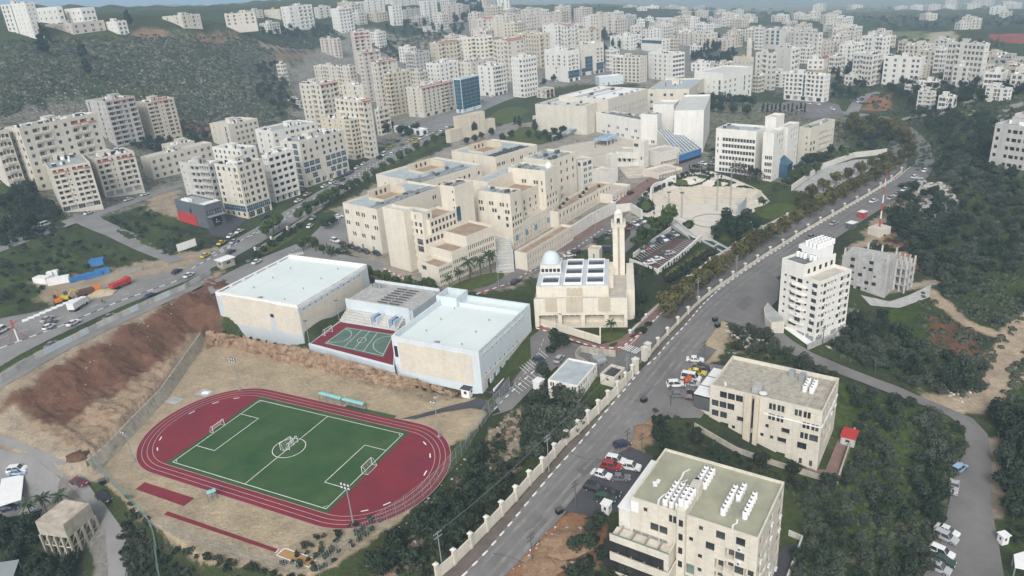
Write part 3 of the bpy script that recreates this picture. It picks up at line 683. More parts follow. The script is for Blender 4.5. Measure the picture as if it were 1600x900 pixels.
def ac_units(wl,parent,share,seed):
 r=random.Random(seed)
 if not _AC:mb=MB();mb.bx(-.42,.42,-.36,-.02,-.3,.3);mb.face([(-.3,-.365,-.22),(.12,-.365,-.22),(.12,-.365,.22),(-.3,-.365,.22)],1);_AC.append(mb.mesh('air_conditioner',['metal_white','metal_dark']))
 for p,w_,h_,a,kd in wl:
  if kd !='win' or w_<1 or r.random()>share:continue
  n=Vector((math.sin(a),-math.cos(a),0));link('air_conditioner',_AC[0],parent,p+n*.26-Vector((0,0,h_/2+.55)),a)
def add_windows(wl,parent,far,fm='frame_white',limit=290):
 if not wl:return
 if far:
  mb=MB();mats=[fm,'glass_far','glass_blue','shutter','door_green','dark'];im={'win':1,'shop':1,'blue':2,'shut':3,'door':4,'hole':5}
  for p,w_,h_,a,kd in wl:
   e=Vector((math.cos(a),math.sin(a),0));z=Vector((0,0,1));n=Vector((math.sin(a),-math.cos(a),0))*.04
   mb.face([p-e*w_/2-z*h_/2,p+e*w_/2-z*h_/2,p+e*w_/2+z*h_/2,p-e*w_/2+z*h_/2],im.get(kd,1))
   if w_>1.1 and kd=='win':mb.face([p-e*.05-z*h_/2+n,p+e*.05-z*h_/2+n,p+e*.05+z*h_/2+n,p-e*.05+z*h_/2+n],0)
  o=mb.obj('windows',mats,parent);o['kind']='stuff';return
 for k,(p,w_,h_,a,kd) in enumerate(wl[:limit]):
  link({'door':'door','shut':'shutter','hole':'window_opening'}.get(kd,'window'),window_mesh(w_,h_,kd,fm),parent,p,a)
 if len(wl)>limit:add_windows(wl[limit:],parent,True,fm)
def block(parent,loc,a,Wx,Wy,H,floors=4,R='wwww',L='www',B=None,E=None,m='stone_cream',roof='roof_grey',par=.9,gh=None,ground=None,far=False,fm='frame_white',
          name='wall',win_parent=None,roofz=None,ac=0):
 """box-shaped volume with storeys of real openings; returns its wall object (local frame: x along the right face, y along the left face)"""
 mb=MB();wl=[]
 B=R if B is None else B;E=L if E is None else E
 gR,gL=(ground if isinstance(ground,(tuple,list)) else (ground,ground))
 bR=gR if gR is None or len(gR)==0 else gR
 for O,ux,nr,W,pat,gr in (((0,0,0),(1,0,0),(0,-1,0),Wx,R,gR),((0,Wy,0),(0,-1,0),(-1,0,0),Wy,L,gL),((Wx,Wy,0),(-1,0,0),(0,1,0),Wx,B,None),((Wx,0,0),(0,1,0),(1,0,0),Wy,E,None)):
  facade(mb,wl,O,ux,nr,W,rows_for(pat,W,H,floors,par,gh,gr))
 t=.3;T_=H+par;rz=H if roofz is None else roofz
 ring=[(0,0),(Wx,0),(Wx,Wy),(0,Wy)];inn=[(t,t),(Wx-t,t),(Wx-t,Wy-t),(t,Wy-t)]
 for i in range(4):
  j=(i+1) % 4
  mb.face([ring[i]+(T_,),ring[j]+(T_,),inn[j]+(T_,),inn[i]+(T_,)]);mb.face([inn[i]+(T_,),inn[j]+(T_,),inn[j]+(rz,),inn[i]+(rz,)])
 # skirt below ground so that sloping ground never shows a gap
 for i in range(4):
  j=(i+1) % 4;mb.face([ring[i]+(-6,),ring[j]+(-6,),ring[j]+(0,),ring[i]+(0,)])
 wo=mb.obj(name,m,parent,loc,a)
 rb=MB();rb.face([(t,t,rz),(Wx-t,t,rz),(Wx-t,Wy-t,rz),(t,Wy-t,rz)]);rb.obj('roof',roof,wo if win_parent is None else parent)
 add_windows(wl,wo if win_parent is None else win_parent,far,fm)
 if ac:ac_units(wl,win_parent,ac,3)
 return wo
def tank_mb(mb,x,y,z,s=1.,mi=0,black=1,detailed=True):
 k=9 if detailed else 6
 mb.lathe((x,y,z),[(.5*s,0),(.52*s,.1*s),(.52*s,1.12*s),(.40*s,1.3*s),(.16*s,1.36*s)],k,mi)
 if detailed:mb.lathe((x,y,z+1.36*s),[(.16*s,0),(.15*s,.1*s)],6,black)
def roof_clutter(parent,Wx,Wy,H,seed,n=8,solar=3,stair=True,far=False,m='stone_cream'):
 """stair head, water tanks and solar heaters of an ordinary flat roof"""
 r=random.Random(seed)
 if stair:
  sx,sy=min(5.,Wx*.35),min(4.5,Wy*.35);px,py=Wx*r.uniform(.35,.65),Wy*r.uniform(.4,.7);mb=MB()
  mb.box((px,py,H),sx,sy,2.7,0,0);mb.box((px,py,H+2.7),sx+.4,sy+.4,.22,0,0);mb.face([(px-.45,py-sy/2-.02,H),(px+.45,py-sy/2-.02,H),(px+.45,py-sy/2-.02,H+2),(px-.45,py-sy/2-.02,H+2)],1)
  mb.obj('stair_head',[m,'dark'],parent)
 mb=MB();
 for i in range(n):
  x,y=r.uniform(1,Wx-1),r.uniform(1,Wy-1)
  for j in range(r.randint(1,3)):
   xx,yy=x+j*1.15,y
   if xx<Wx-.8:tank_mb(mb,xx,yy,H+.02,r.uniform(.9,1.15),0 if r.random()<.72 else 1,1,False)
 if mb.v:tag(mb.obj('water_tanks',['tank_white','tank_black'],parent),kind='stuff')
 mb=MB()
 for i in range(solar):
  x,y=r.uniform(1.5,max(1.6,Wx-2)),r.uniform(1.2,max(1.3,Wy-2))
  mb.face([(x-1,y-.8,H+.25),(x+1,y-.8,H+.25),(x+1,y+.6,H+1.35),(x-1,y+.6,H+1.35)],0)
  mb.tube([(x-.9,y+.75,H+1.6),(x+.9,y+.75,H+1.6)],.28,6,1);mb.box((x-.8,y+.7,H),.08,.08,1.5,0,2);mb.box((x+.8,y+.7,H),.08,.08,1.5,0,2)
 if mb.v:tag(mb.obj('solar_heaters',['solar','tank_white','metal'],parent),kind='stuff')
NB=[0]
def building(name,label,c0,cL,cR,yb=None,h=None,floors=5,R='wwww',L='www',m='stone_cream',roof='roof_grey',clutter=8,solar=3,stair=True,tiles=None,balc=None,group=None,cat=None,ang=None,far=None,**k):
 P,a,Wx,Wy,H=place(c0,cL,cR,yb,h,ang,name=label[:26]+' /%d' % floors)
 d=math.hypot(P[0],P[1]);far=d>NFAR if far is None else far;NB[0]+=1
 par=k.get('par',.9);H=H-par
 t=thing(name,label,cat or {'apartment_block':'apartment block','house':'house','tower_block':'tower block','office_building':'office building'}.get(name,'building'),P,a,group)
 wo=block(t,(0,0,0),0,Wx,Wy,H,floors,R,L,m=m,roof=roof,far=far,win_parent=t,**k)
 if clutter or solar:roof_clutter(t,Wx,Wy,H,NB[0]*13+5,clutter,solar,stair,far,m)
 g=H/floors
 # balcony slabs standing proud of the face
 mb=MB()
 for face,pat,W in (('R',R,Wx),('L',L,Wy)):
  for fl in range(floors):
   p=pat if isinstance(pat,str) else pat[min(fl,len(pat)-1)]
   gr=k.get('ground');
   if fl==0 and gr is not None:continue
   gh=k.get('gh') or g;fh=(H-gh)/max(1,floors-1);zf=0 if fl==0 else gh+(fl-1)*fh
   for o in pattern_openings(p,W,zf,fh if fl else gh):
    if o[5] !='balc':continue
    u0,u1=o[0]-.15,o[1]+.15
    if not far:mb=MB()
    if face=='R':mb.bx(u0,u1,-.55,-.003,zf-.02,zf+.98)
    else:mb.bx(-.55,-.003,W-u1,W-u0,zf-.02,zf+.98)
    if not far:mb.obj('balcony',[m],t)
 if far and mb.v:tag(mb.obj('balconies',[m],t),kind='stuff')
 if tiles:      # red tiled pent roofs: list of (x0,x1) fractions on the right face, at the top storey
  mb=MB()
  for f0,f1,dep,drop in tiles:
   x0,x1=Wx*f0,Wx*f1;z=H+par-drop
   mb.face([(x0,-.5,z-.2),(x1,-.5,z-.2),(x1,dep,z+1.1),(x0,dep,z+1.1)]);mb.face([(x0,-.5,z-.2),(x0,dep,z+1.1),(x0,dep,z-.2)]);mb.face([(x1,-.5,z-.2),(x1,dep,z-.2),(x1,dep,z+1.1)])
   mb.face([(x0,-.5,z-.2),(x0,-.5,z-.32),(x1,-.5,z-.32),(x1,-.5,z-.2)])
  mb.obj('tiled_eaves',['roof_tile'],t)
 return t,P,a,Wx,Wy,H
# ------------------------------------------------------------------ apartment blocks, houses and offices (roof corners read off the photograph)
AB='apartment_block'
def ab(label,c0,cL,cR,yb=None,h=None,f=6,R='wbwbw',L='wsw',m='stone_cream',name=AB,**k):return building(name,label,c0,cL,cR,yb,h,f,R,L,m,**k)
TL=[(.05,.45,2.2,2.0),(.55,.97,2.2,2.0)]
G1='kkkk'
# street at the left edge
ab('cream block with red tiled eaves on the street corner beside the green bank',(77,264),(53,253),(140,253),332,f=8,R='wbswbw',L='swssw',tiles=TL,ground=('gkgkg','w.w'))
ab('cream block with red tiled eaves and shuttered shops, right one of the street pair',(147,248),(133,241),(209,236),309,f=7,R='wbswbw',L='sws',tiles=TL,ground=('kkkk','..'))
ab('long cream block with arched loggias and a crowded roof behind the red eaved pair',(29,200),(7,198),(150,176),h=30,f=8,R=['wllwwllw','wllwwllw','wllwwllw','wbbwwbbw'],L='swsw',clutter=14,solar=6,tiles=[(.66,.96,1.6,3.4)])
ab('cream apartment block cut off by the left picture edge above the dark bank',(-14,206),(-60,203),(12,197),h=27,f=7,R='wbbw',L='ww')
ab('tall grey balconied apartment block with a dark recess under the hillside',(163,158),(133,145),(210,148),230,f=9,R='bbwb',L='vsws',m='stone_grey',tiles=[(.3,.95,2,1)],clutter=6)
ab('tall cream apartment block beside the grey balconied one under the hillside',(229,160),(211,149),(271,149),218,f=9,R='bwsWw',L='.s.',m='stone_tan',tiles=[(.2,.8,2,.6)])
building('school_building','long low cream building of three storeys behind the half-built grey block',(232,246),(219,244),(330,222),281,floors=3,R='wwwwwwwww',L='...',m='stone_cream',roof='roof_pale',clutter=2,solar=1,cat='building')
ab('grey unfinished block with glazed balconies beside the pale corner block',(325,257),(279,252),(345,250),320,f=6,R='www',L='s.HHBB',m='concrete_pale',clutter=3,solar=0)
ab('pale corner block with a glazed first floor band and roof tanks along the avenue',(370,259),(334,254),(409,247),342,f=8,R=['ggg','CCCC','pwww','pwww','pwww','pwww','pwww','wwww'],L=['wwww','CCCC','w.sp','w.sp','w.sp','w.sp','w.sp','wwww'],clutter=12)
ab('white unfinished frame building with open bays and tall ground columns',(417,243),(410,242),(456,232),317,f=7,R='HHHH',L='ss',m='stone_white',ground=('oooo','..'),clutter=8)
building('office_building','office block with rows of blue glass panels and white roof tanks on the avenue',(467,222),(437,221),(536,203),293,floors=7,R=['oGooGo','.G..GGG','GGG.GGGG','GGG.GGGG','ww.wwww','wwwwwww','w.wwwww'],L='wG',m='stone_cream',clutter=16)
ab('broad beige block with corner balconies standing over parked cars on the avenue',(546,187),(500,182),(575,179),250,f=9,R='wwWww',L='swssb',m='stone_tan',ground=('ggg','k.k'),clutter=14)
building('office_building','low white block with a white roof shed behind the blue panelled office',(425,205),(398,202),(493,190),h=15,floors=4,R='w.wWwwww',L='ww',m='stone_white',clutter=6)
building('office_building','pale flat roofed block with a dark vertical strip below the hill',(356,195),(327,190),(402,184),h=15,floors=4,R='.wwwww',L='s.v',m='stone_cream',roof='roof_pale',clutter=3)
building('office_building','low pale block with a row of small windows behind the corner block tanks',(376,234),(331,222),(400,226),h=13,floors=4,R='ww',L='wwwwww',m='stone_white',roof='roof_pale',clutter=2)
ab('narrow cream block with five stacked balconies beside a dark tree on the avenue',(591,171),(587,169),(608,166),212,f=5,R='bb',L='w',clutter=3,solar=0)
ab('broad cream block with a cluttered roof terrace below the bare hill',(545,104),(442,90),(556,98),h=25,f=8,R='ww',L='wswbwswsbwsw',clutter=18)
ab('tall cream block with a rounded red edged top and stacked balconies',(500,131),(467,129),(527,125),h=33,f=10,R='bwwb',L='wwbw',tiles=[(0,1,1.4,.9)],clutter=10)
ab('cream block with red tiled edge in front of the rounded block',(566,157),(522,156),(579,150),h=32,f=10,R='ws',L='wWwwwb',tiles=[(0,1,1.2,.6)],clutter=10)
ab('cream block with black roof tanks squeezed behind the red edged blocks',(566,133),(533,129),(573,130),h=32,f=10,R='s',L='wsws',clutter=10)
ab('slim pink tower with a white roof house below the ridge',(526,60),(499,58),(531,56),90,f=6,R='w',L='wbwb',m='stone_pink',clutter=4)
ab('tall slim block with two red tiled loggia floors, highest of the stepping row',(551,50),(547,49),(578,47),h=36,f=11,R='bbw',L='s',m='stone_pink',tiles=[(.1,.95,1.5,2),(.1,.98,1.5,5)])
ab('tall pink block with a red edge, second of the row stepping down the hill',(566,82),(558,78),(594,76),h=38,f=12,R='wbw',L='sws',m='stone_pink',tiles=[(0,1,1.5,1)])
ab('tall cream block with a red hipped edge, lowest of the stepping row',(588,97),(579,93),(620,92),h=38,f=12,R='wbws',L='sw',m='stone_cream',tiles=[(0,.5,2,.6),(.55,1,2,.6)])
ab('round cornered yellow block with curved balconies across from the glass building',(606,115),(590,112),(641,108),181,f=10,R='bwwpw',L='swb',m='stone_tan',clutter=14)
ab('cream block with a red tiled attic beside the blue glass building',(658,137),(634,137),(708,126),184,f=8,R='wwwwbbw',L='sws',tiles=[(.0,.98,1.6,.8)],ground=('gggg','k'),clutter=8)
building('office_building','dark blue glass office building with a striped skylight roof',(719,123),(708,122),(748,116),177,floors=9,R=['O.O.']+['CCCC']*8,L=['O']+['CC']*8,m='paint_pale_blue',roof='roof_blue',clutter=0,solar=0,stair=False)
ab('white block with pale bands right of the blue glass building',(769,103),(746,102),(790,99),151,f=7,R='wWWww',L='ww',m='stone_white',ground=('ggg','g'),clutter=6)
ab('white tower with a rounded roof room on the avenue corner',(816,90),(798,89),(838,86),153,f=8,R='wwwww',L='ssW',m='stone_white',clutter=3,solar=0)
ab('tan rounded block with a tiled top behind the striped skylight building',(683,67),(671,65),(719,62),h=26,f=7,R='wbwpwb',L='sws',m='stone_tan',tiles=[(.1,.9,2,.4)])
ab('tall beige block with many roof heaters behind the white banded block',(722,59),(719,57),(769,56),h=32,f=9,R='swbwwwb',L='s',clutter=10)
ab('beige block with a broad red tiled roof edge above the avenue',(792,63),(769,58),(819,58),h=34,f=9,R='w.pp',L='bwwb',tiles=[(.0,.95,3,.2)])
ab('tan block with a pink roof room behind the rounded roof tower',(842,53),(820,52),(859,50),h=30,f=8,R='bw',L='wwwpw',m='stone_tan')
ab('cream ridge block with a line of red tiled dormers near the far pines',(745,30),(736,28),(800,24),h=20,f=5,R='wbwwbwb',L='w',tiles=[(.2,.45,2,.2),(.55,.9,2,.2)])
ab('white slim block on the ridge beside a dark tree',(612,9),(606,8),(627,6),h=21,f=6,R='www',L='s',m='stone_white',clutter=3)
ab('white stepped block on the ridge above the old stone wall',(660,2),(655,0),(682,-3),h=24,f=7,R='wbw',L='w',m='stone_white',clutter=3)
ab('pink block with side balconies on the ridge next to the cypress',(697,8),(692,6),(722,3),h=18,f=5,R='wwb',L='w',m='stone_pink',clutter=3)
building('house','long low stone house with a retaining wall on the ridge',(632,15),(627,14),(656,12),h=10,floors=3,R='www',L='w',m='stone_grey',clutter=2)
building('house','small white villa with a hipped roof among hill trees',(664,42),(660,41),(683,39),h=6,floors=2,R='wsw',L='w',m='stone_white',clutter=0,solar=0)
ab('white balconied block on the ridge beside the gold domed mosque',(450,10),(438,8),(487,3),h=23,f=6,R='wsbbb',L='ws',m='stone_white')
ab('pale terraced block between two ridge blocks right of the mosque',(496,11),(490,10),(516,8),h=13,f=4,R='WW',L='w',m='stone_pale',clutter=2)
ab('white block with a red topped attic standing on the ridge slope',(528,13),(516,9),(550,8),h=25,f=7,R='wpwb',L='sss',m='stone_white',tiles=[(.2,.9,1.5,2)])
building('house','cream ridge house with a lower terrace left of the gold domed mosque',(386,17),(378,16),(410,11),h=9,floors=3,R='www',L='w',clutter=2)
ab('white ridge building behind the red topped block',(560,3),(552,2),(600,-4),h=16,f=5,R='wwww',L='w',m='stone_white',clutter=3)
ab('pale hillside block cut by the top picture edge',(612,-8),(600,-8),(655,-12),h=18,f=5,R='wwww',L='w',m='stone_pale',clutter=2)
# top left ridge
building('tower_block','white tower block with dark vertical strips at the top left picture corner',(38,4),(0,11),(53,2),61,floors=8,R='ss',L='WWvsss',m='stone_white',clutter=3)
building('house','long pink house on the left ridge above the bare hill',(110,36),(70,33),(162,34),h=8,floors=2,R='wwpw',L='wppw',m='stone_pink',clutter=3)
building('house','white stepped house at the right end of the long pink house',(182,33),(164,32),(197,28),h=10,floors=3,R='ww',L='sss',m='stone_white',clutter=2)
building('house','cream villa with a roof tower above the reddish bank',(283,24),(253,29),(312,20),h=10,floors=3,R='wsws',L='ww',clutter=2)
building('house','cream villa at the right end of the bare hill crest',(350,22),(342,20),(398,18),h=10,floors=3,R='wwsww',L='w',clutter=3)
building('house','hazy pale house on the far slope behind the top left tower',(88,10),(55,8),(95,8),h=14,floors=3,R='w',L='wwww',m='stone_white',clutter=0,solar=0)
building('house','hazy pale terraced house right of the hazy one behind the tower',(125,12),(100,8),(147,14),h=14,floors=3,R='www',L='www',m='stone_white',clutter=0,solar=0)
# middle distance, beyond the avenue
building('office_building','white and beige block with dark glazed lower floors by the avenue bend',(886,79),(850,77),(905,75),129,floors=8,R=['gg','CC','CC','www','pbw','pbw','pbw','...'],L=['..','.g..','.w.','.w.','wwbw','wwbw','wwbw','....'],m='stone_white',roof='roof_pale',clutter=3)
building('office_building','beige block with a dark blue glass bay by the avenue bend',(907,70),(890,66),(943,65),119,floors=8,R=['g.ogg','CCC.CC','.CC.CC','.CC.ww','.CC.pw','....pw','s...pw','......'],L='...',m='stone_cream',roof='roof_pale',clutter=3)
ab('white slab block with side balconies behind the avenue bend',(872,39),(847,37),(877,36),h=26,f=7,R='b',L='w..w',m='stone_white',clutter=3)
ab('white block with a red roof edge behind the glass bay block',(880,40),(875,38),(904,37),h=27,f=7,R='wbwb',L='b',m='stone_white',tiles=[(.1,.7,2,.3)])
ab('cream block with wrapped balconies and a red roof hut',(920,45),(904,44),(939,41),h=27,f=7,R='bb',L='www',tiles=[(.1,.6,2,.3)])
ab('cream ridge block with dark roof above the balconied blocks',(935,22),(922,20),(958,17),h=19,f=5,R='ww',L='www',clutter=3)
ab('pale ridge block left of the dark pine belt',(826,14),(815,15),(845,10),h=20,f=5,R='ww',L='ww',clutter=3)
ab('pale ridge block with a flat top among the crest trees',(856,23),(848,22),(875,19),h=17,f=4,R='ww',L='w',m='stone_pink',clutter=2)
ab('cream block with dark open balconies and a ragged roof terrace',(1000,89),(956,88),(1011,84),130,f=7,R='sss',L='wbwwwpw',m='stone_cream',clutter=8)
building('office_building','white block with punched windows and a plain right side',(1051,84),(1013,83),(1070,74),128,floors=6,R='WWWW',L='swpws',m='stone_white',roof='roof_pale',clutter=2)
building('office_building','low block with a dark glazed band behind the white punched block',(1034,62),(1002,65),(1047,58),h=13,floors=4,R='ww',L=['....','....','....','CCCC'],m='stone_white',clutter=0,solar=0)
building('faculty_building','white faculty building with narrow window groups and a dark slot',(1130,114),(1085,113),(1176,106),158,floors=5,R=['.....v','pww.vp','pww.vp','pww.vp','......'],L=['.nnnv','.nnnv','.nnnv','...nv','.....'],m='stone_white',roof='roof_pale',clutter=0,solar=0,cat='faculty building')
building('college_building','beige college with a green roof patch and arched bays behind the flag mast',(1077,139),(1012,140),(1100,132),h=14,floors=3,R='.wbw',L='w.ww.w',m='stone_campus',roof='roof_blue',clutter=2,solar=0,cat='college')
building('pavilion','small pale blue flat roofed building beyond the white theatre roof',(936,121),(930,118),(974,117),135,floors=2,R=['.s.d.ss.s','.........'],L='..',m='paint_pale_blue',roof='paint_white',clutter=0,solar=0,cat='building')
ab('white block with wide balconies below the gold domed mosque',(1208,83),(1181,81),(1214,79),h=26,f=7,R='ww',L='wbw',m='stone_pale')
ab('pale plain block with round corners behind the wide balconies',(1237,75),(1211,73),(1251,73),h=24,f=6,R='wb',L='.s.',m='stone_pale',clutter=3)
ab('low white house block with shaded loggias above the curved lane',(1222,115),(1196,113),(1237,107),137,f=4,R='WW',L='WW',m='stone_white',clutter=5)
ab('white block with paired grey balconies and a dark centre strip',(1289,117),(1227,113),(1298,113),160,f=6,R='sss',L='wwwbvbwww',m='stone_white',ground=('k','gkgkg'),clutter=10)
building('office_building','pale office with a blue glass panel on the far edge of town',(1229,46),(1195,44),(1237,43),h=18,floors=5,R='.',L=['....','WGG.','WGG.','WGG.','WGG.'],m='stone_pale',clutter=2)
ab('pale grid fronted block with a dark top band near the far valley',(1280,51),(1242,49),(1286,50),h=24,f=7,R='w',L='wpbpw',m='stone_pale',clutter=4)
ab('low pale block stepping down below the grid fronted block',(1287,66),(1280,64),(1309,61),h=14,f=4,R='wwww',L='w',m='stone_pink',clutter=2)
ab('white curved block with stacked corner balconies above an old stone wall',(1365,85),(1334,83),(1381,82),h=21,f=6,R='bb',L='wwbwww',m='stone_pale',clutter=2)
ab('white block with dark balconies on the edge of the far valley',(1380,57),(1347,56),(1393,55),h=18,f=5,R='ww',L='www.bb',m='stone_white',clutter=4)
ab('small dark framed block left of the block with dark balconies',(1345,60),(1334,59),(1348,58),h=12,f=4,R='b',L='bb',m='stone_white',clutter=1)
ab('long white block behind the yellow corner block',(1440,89),(1382,87),(1447,87),h=18,f=5,R='s',L='w.w.w.ww',m='stone_white',clutter=3)
ab('yellow corner block with small balconies on the right hillside',(1443,101),(1409,99),(1455,98),131,f=6,R='ww',L='swbww',m='stone_tan',clutter=3)
ab('pale twin gabled block in front of the terraced fields',(1540,68),(1482,65),(1547,66),h=24,f=7,R='s',L='pwb.wwwww',m='stone_pale',clutter=5)
building('house','cream house with red shutters below the twin block',(1512,83),(1486,82),(1517,81),h=9,floors=3,R='w',L='www',clutter=2)
building('house','tall narrow white house standing alone above the dirt lane',(1457,143),(1435,141),(1461,139),171,floors=4,R='b',L='wsb',m='stone_pale',clutter=2)
building('house','white flat house with three roof tanks right of the narrow house',(1490,151),(1467,149),(1497,149),h=6.5,floors=2,R='w',L='wwsw',m='stone_white',clutter=3)
building('house','white house with arched balconies under the right hillside',(1576,138),(1541,135),(1583,134),159,floors=3,R='w',L='w.OO.w',m='stone_white',clutter=4)
building('house','white house with two roof tanks above the arched balcony house',(1566,113),(1539,112),(1576,109),h=10,floors=3,R='w',L='wwww',m='stone_white',clutter=3)
building('house','stepped pale house cascade left of the dark trees',(1512,104),(1490,106),(1526,100),h=12,floors=4,R='ww',L='w.w',m='stone_pale',clutter=5)
building('house','yellow villa on the crest above the long white block',(1418,66),(1404,65),(1425,63),h=9,floors=3,R='w',L='WW',m='stone_tan',clutter=1)
building('house','pale villa with a walled terrace left of the curved block',(1340,118),(1320,117),(1348,114),h=7,floors=2,R='w',L='wws',m='stone_pale',clutter=3)
building('house','white villa with a red roofed upper room near the tan yard',(1288,92),(1262,92),(1295,88),h=8,floors=2,R='w',L='www',m='stone_white',clutter=2,tiles=[(0,1,2,-.6)])
building('house','small pale house below the twin block with an old stone yard',(1470,77),(1458,77),(1476,75),h=6,floors=2,R='w',L='ww',m='stone_pale',clutter=1)
building('house','pale unfinished block cut by the right picture edge above olive trees',(1612,199),(1556,196),(1650,190),268,floors=5,R='HHHH',L='h.hHhh',m='concrete_pale',clutter=6,cat='apartment block')
building('house','pale low house at the right picture edge beside the lane',(1612,180),(1586,177),(1640,172),h=5,floors=1,R='ww',L='ww',m='stone_pale',clutter=1)
building('house','white house behind the arched balcony house at the right edge',(1600,116),(1580,115),(1620,112),h=9,floors=3,R='ww',L='ww',m='stone_pale',clutter=3)
ab('cream block in the dense quarter left of the golden dome',(1105,52),(1085,50),(1118,48),h=15,f=4,R='ww',L='www',clutter=3)
ab('pale house row above the dark grove in the dense quarter',(1135,62),(1112,61),(1150,59),h=10,f=3,R='ww',L='wwww',m='stone_pink',clutter=4)
ab('pale block left of the grove with a red roof spot',(1076,52),(1058,50),(1085,47),h=12,f=4,R='w',L='www',m='stone_pink',clutter=3)
ab('white long block among houses beyond the pines',(1015,46),(1004,45),(1032,42),h=12,f=4,R='www',L='ww',m='stone_white',clutter=3)
building('gym_hall','long white hall beside the bright green field',(1050,28),(1024,27),(1054,25),h=9,floors=1,R='.',L='....',m='paint_white',roof='paint_white',clutter=0,solar=0,cat='hall')
building('warehouse','red roofed warehouse at the far right edge of town',(1598,55),(1563,45),(1608,52),h=6,floors=1,R='...',L='...',m='shed_red',roof='shed_red',clutter=0,solar=0,cat='warehouse')
building('warehouse','smaller red shed left of the red roofed warehouse',(1560,54),(1545,52),(1564,50),h=5,floors=1,R='.',L='..',m='shed_red',roof='shed_red',clutter=0,solar=0,cat='warehouse')
# smaller blocks filling the town behind
for lb,c0,cL,cR,h,f,m_ in (('plain cream block squeezed behind the round cornered yellow block',(655,112),(640,108),(668,108),20,6,'stone_cream'),('white block with a sloping white roof behind the red tiled attic',(686,99),(665,97),(715,92),22,6,'stone_white'),('long cream block with black heaters behind the white banded block',(735,97),(714,95),(772,89),19,5,'stone_cream'),('pink block with roof huts between the tan block and the crest trees',(828,42),(815,40),(838,38),18,5,'stone_pink'),
 ('cream crest block left of the tan block with a pink roof room',(790,24),(768,22),(812,20),24,7,'stone_cream'),('white low row behind the dark bank pines',(985,56),(953,52),(1003,50),14,4,'stone_white'),('tan block right of the dark glazed band',(1056,60),(1047,58),(1061,57),16,5,'stone_tan'),('small white house at the left edge of the pine grove',(1093,72),(1078,70),(1098,68),9,3,'stone_white'),('low white terrace of houses behind the white faculty with a dark slot',(1110,98),(1080,98),(1118,93),7,2,'stone_white'),
 ('low colonnaded range left of the golden dome',(1124,100),(1115,98),(1150,92),9,3,'stone_cream'),('white block beside the pale office with a blue glass panel',(1191,43),(1180,41),(1195,40),20,6,'stone_white'),('white stepped house between the plain pale block and the tan yard',(1266,74),(1251,72),(1280,70),13,4,'stone_white'),('pink house with a red roof right of the stepped low block',(1322,66),(1309,63),(1335,60),13,4,'stone_pink'),('low white garage house right of the yellow corner block',(1465,127),(1443,126),(1472,122),5,2,'stone_white'),
 ('low white house with a red strip below the yellow corner block',(1427,134),(1414,132),(1458,130),5,2,'stone_white'),('grey low store at the foot of the bare hill',(468,157),(449,155),(473,152),6,2,'stone_grey'),('pale side wing left of the cluttered terrace block',(441,100),(431,98),(447,97),16,5,'stone_pale'),('white block above the pale side wing street',(640,74),(622,72),(650,70),16,5,'stone_white'),('cream block on the slope right of the small white villa',(708,56),(694,54),(722,52),18,5,'stone_cream'),('cream block behind the roof heaters block',(752,46),(735,44),(770,42),20,6,'stone_cream'),
 ('pale ridge block right of the white stepped block',(690,22),(676,20),(700,18),16,5,'stone_pale'),('white block between the glass bay block and the pines',(958,78),(946,76),(968,73),18,5,'stone_white'),('pale block behind the white long block near the far field',(1040,40),(1026,38),(1052,37),14,4,'stone_pale'),('cream block at the head of the curved lane',(1185,118),(1176,116),(1195,114),12,4,'stone_cream'),('pale block behind the paired balcony block',(1310,88),(1296,86),(1322,83),14,4,'stone_pale'),('white block at the left end of the twin gabled block',(1476,76),(1462,74),(1484,72),16,5,'stone_white'),
 ('pale hillside house above the cream villas of the crest',(420,36),(405,34),(436,32),9,3,'stone_pale'),('white hillside block under the pale hillside house',(590,50),(578,49),(602,46),16,5,'stone_white')):ab(lb,c0,cL,cR,h=h,f=f,R='wwbw',L='wwsw',m=m_,clutter=5,solar=2)
# low pieces along the avenue
building('shop','white shed roofed market hall on the avenue beside the narrow block',(660,202),(615,213),(662,198),h=4,floors=1,R='g',L='ggg',m='paint_white',roof='paint_white',clutter=0,solar=0,cat='shop')
building('shop','cream shop with an arched front and red awning under the rounded roof tower',(853,139),(838,136),(866,133),h=7,floors=2,R='gg',L='OO',m='stone_cream',clutter=0,solar=0,cat='shop',tiles=[(0,1,2.5,3.5)])
# two domed mosques in the town
def town_mosque(label,c0,cL,cR,h,dome,mina,ang=None):
 t,P,a,Wx,Wy,H=building('mosque',label,c0,cL,cR,h=h,floors=3,R='xxx',L='xxxx',m='stone_cream',clutter=0,solar=0,stair=False,cat='mosque',ang=ang)
 r=dome*min(Wx,Wy);mb=MB();mb.lathe((Wx/2,Wy/2,H),[(r,0),(r,1.2)]+[(r*math.cos(q),1.2+r*math.sin(q)) for q in np.linspace(.15,1.5,8)],16);mb.obj('dome','gold',t,smooth=True)
 if mina:mb=MB();mb.box((Wx+2,Wy*.4,-2),2.6,2.6,H+mina+2);mb.box((Wx+2,Wy*.4,H+mina*.6),3.6,3.6,.6);mb.lathe((Wx+2,Wy*.4,H+mina),[(1.2,0),(.9,1.5),(.1,3)],8);mb.obj('minaret','stone_pale',t)
town_mosque('mosque with a golden dome and a pale minaret in the dense quarter',(1172,90),(1146,88),(1178,86),16,.30,12);town_mosque('mosque with a golden dome on the left hand ridge',(436,14),(412,12),(441,9),12,.42,0,math.radians(54))
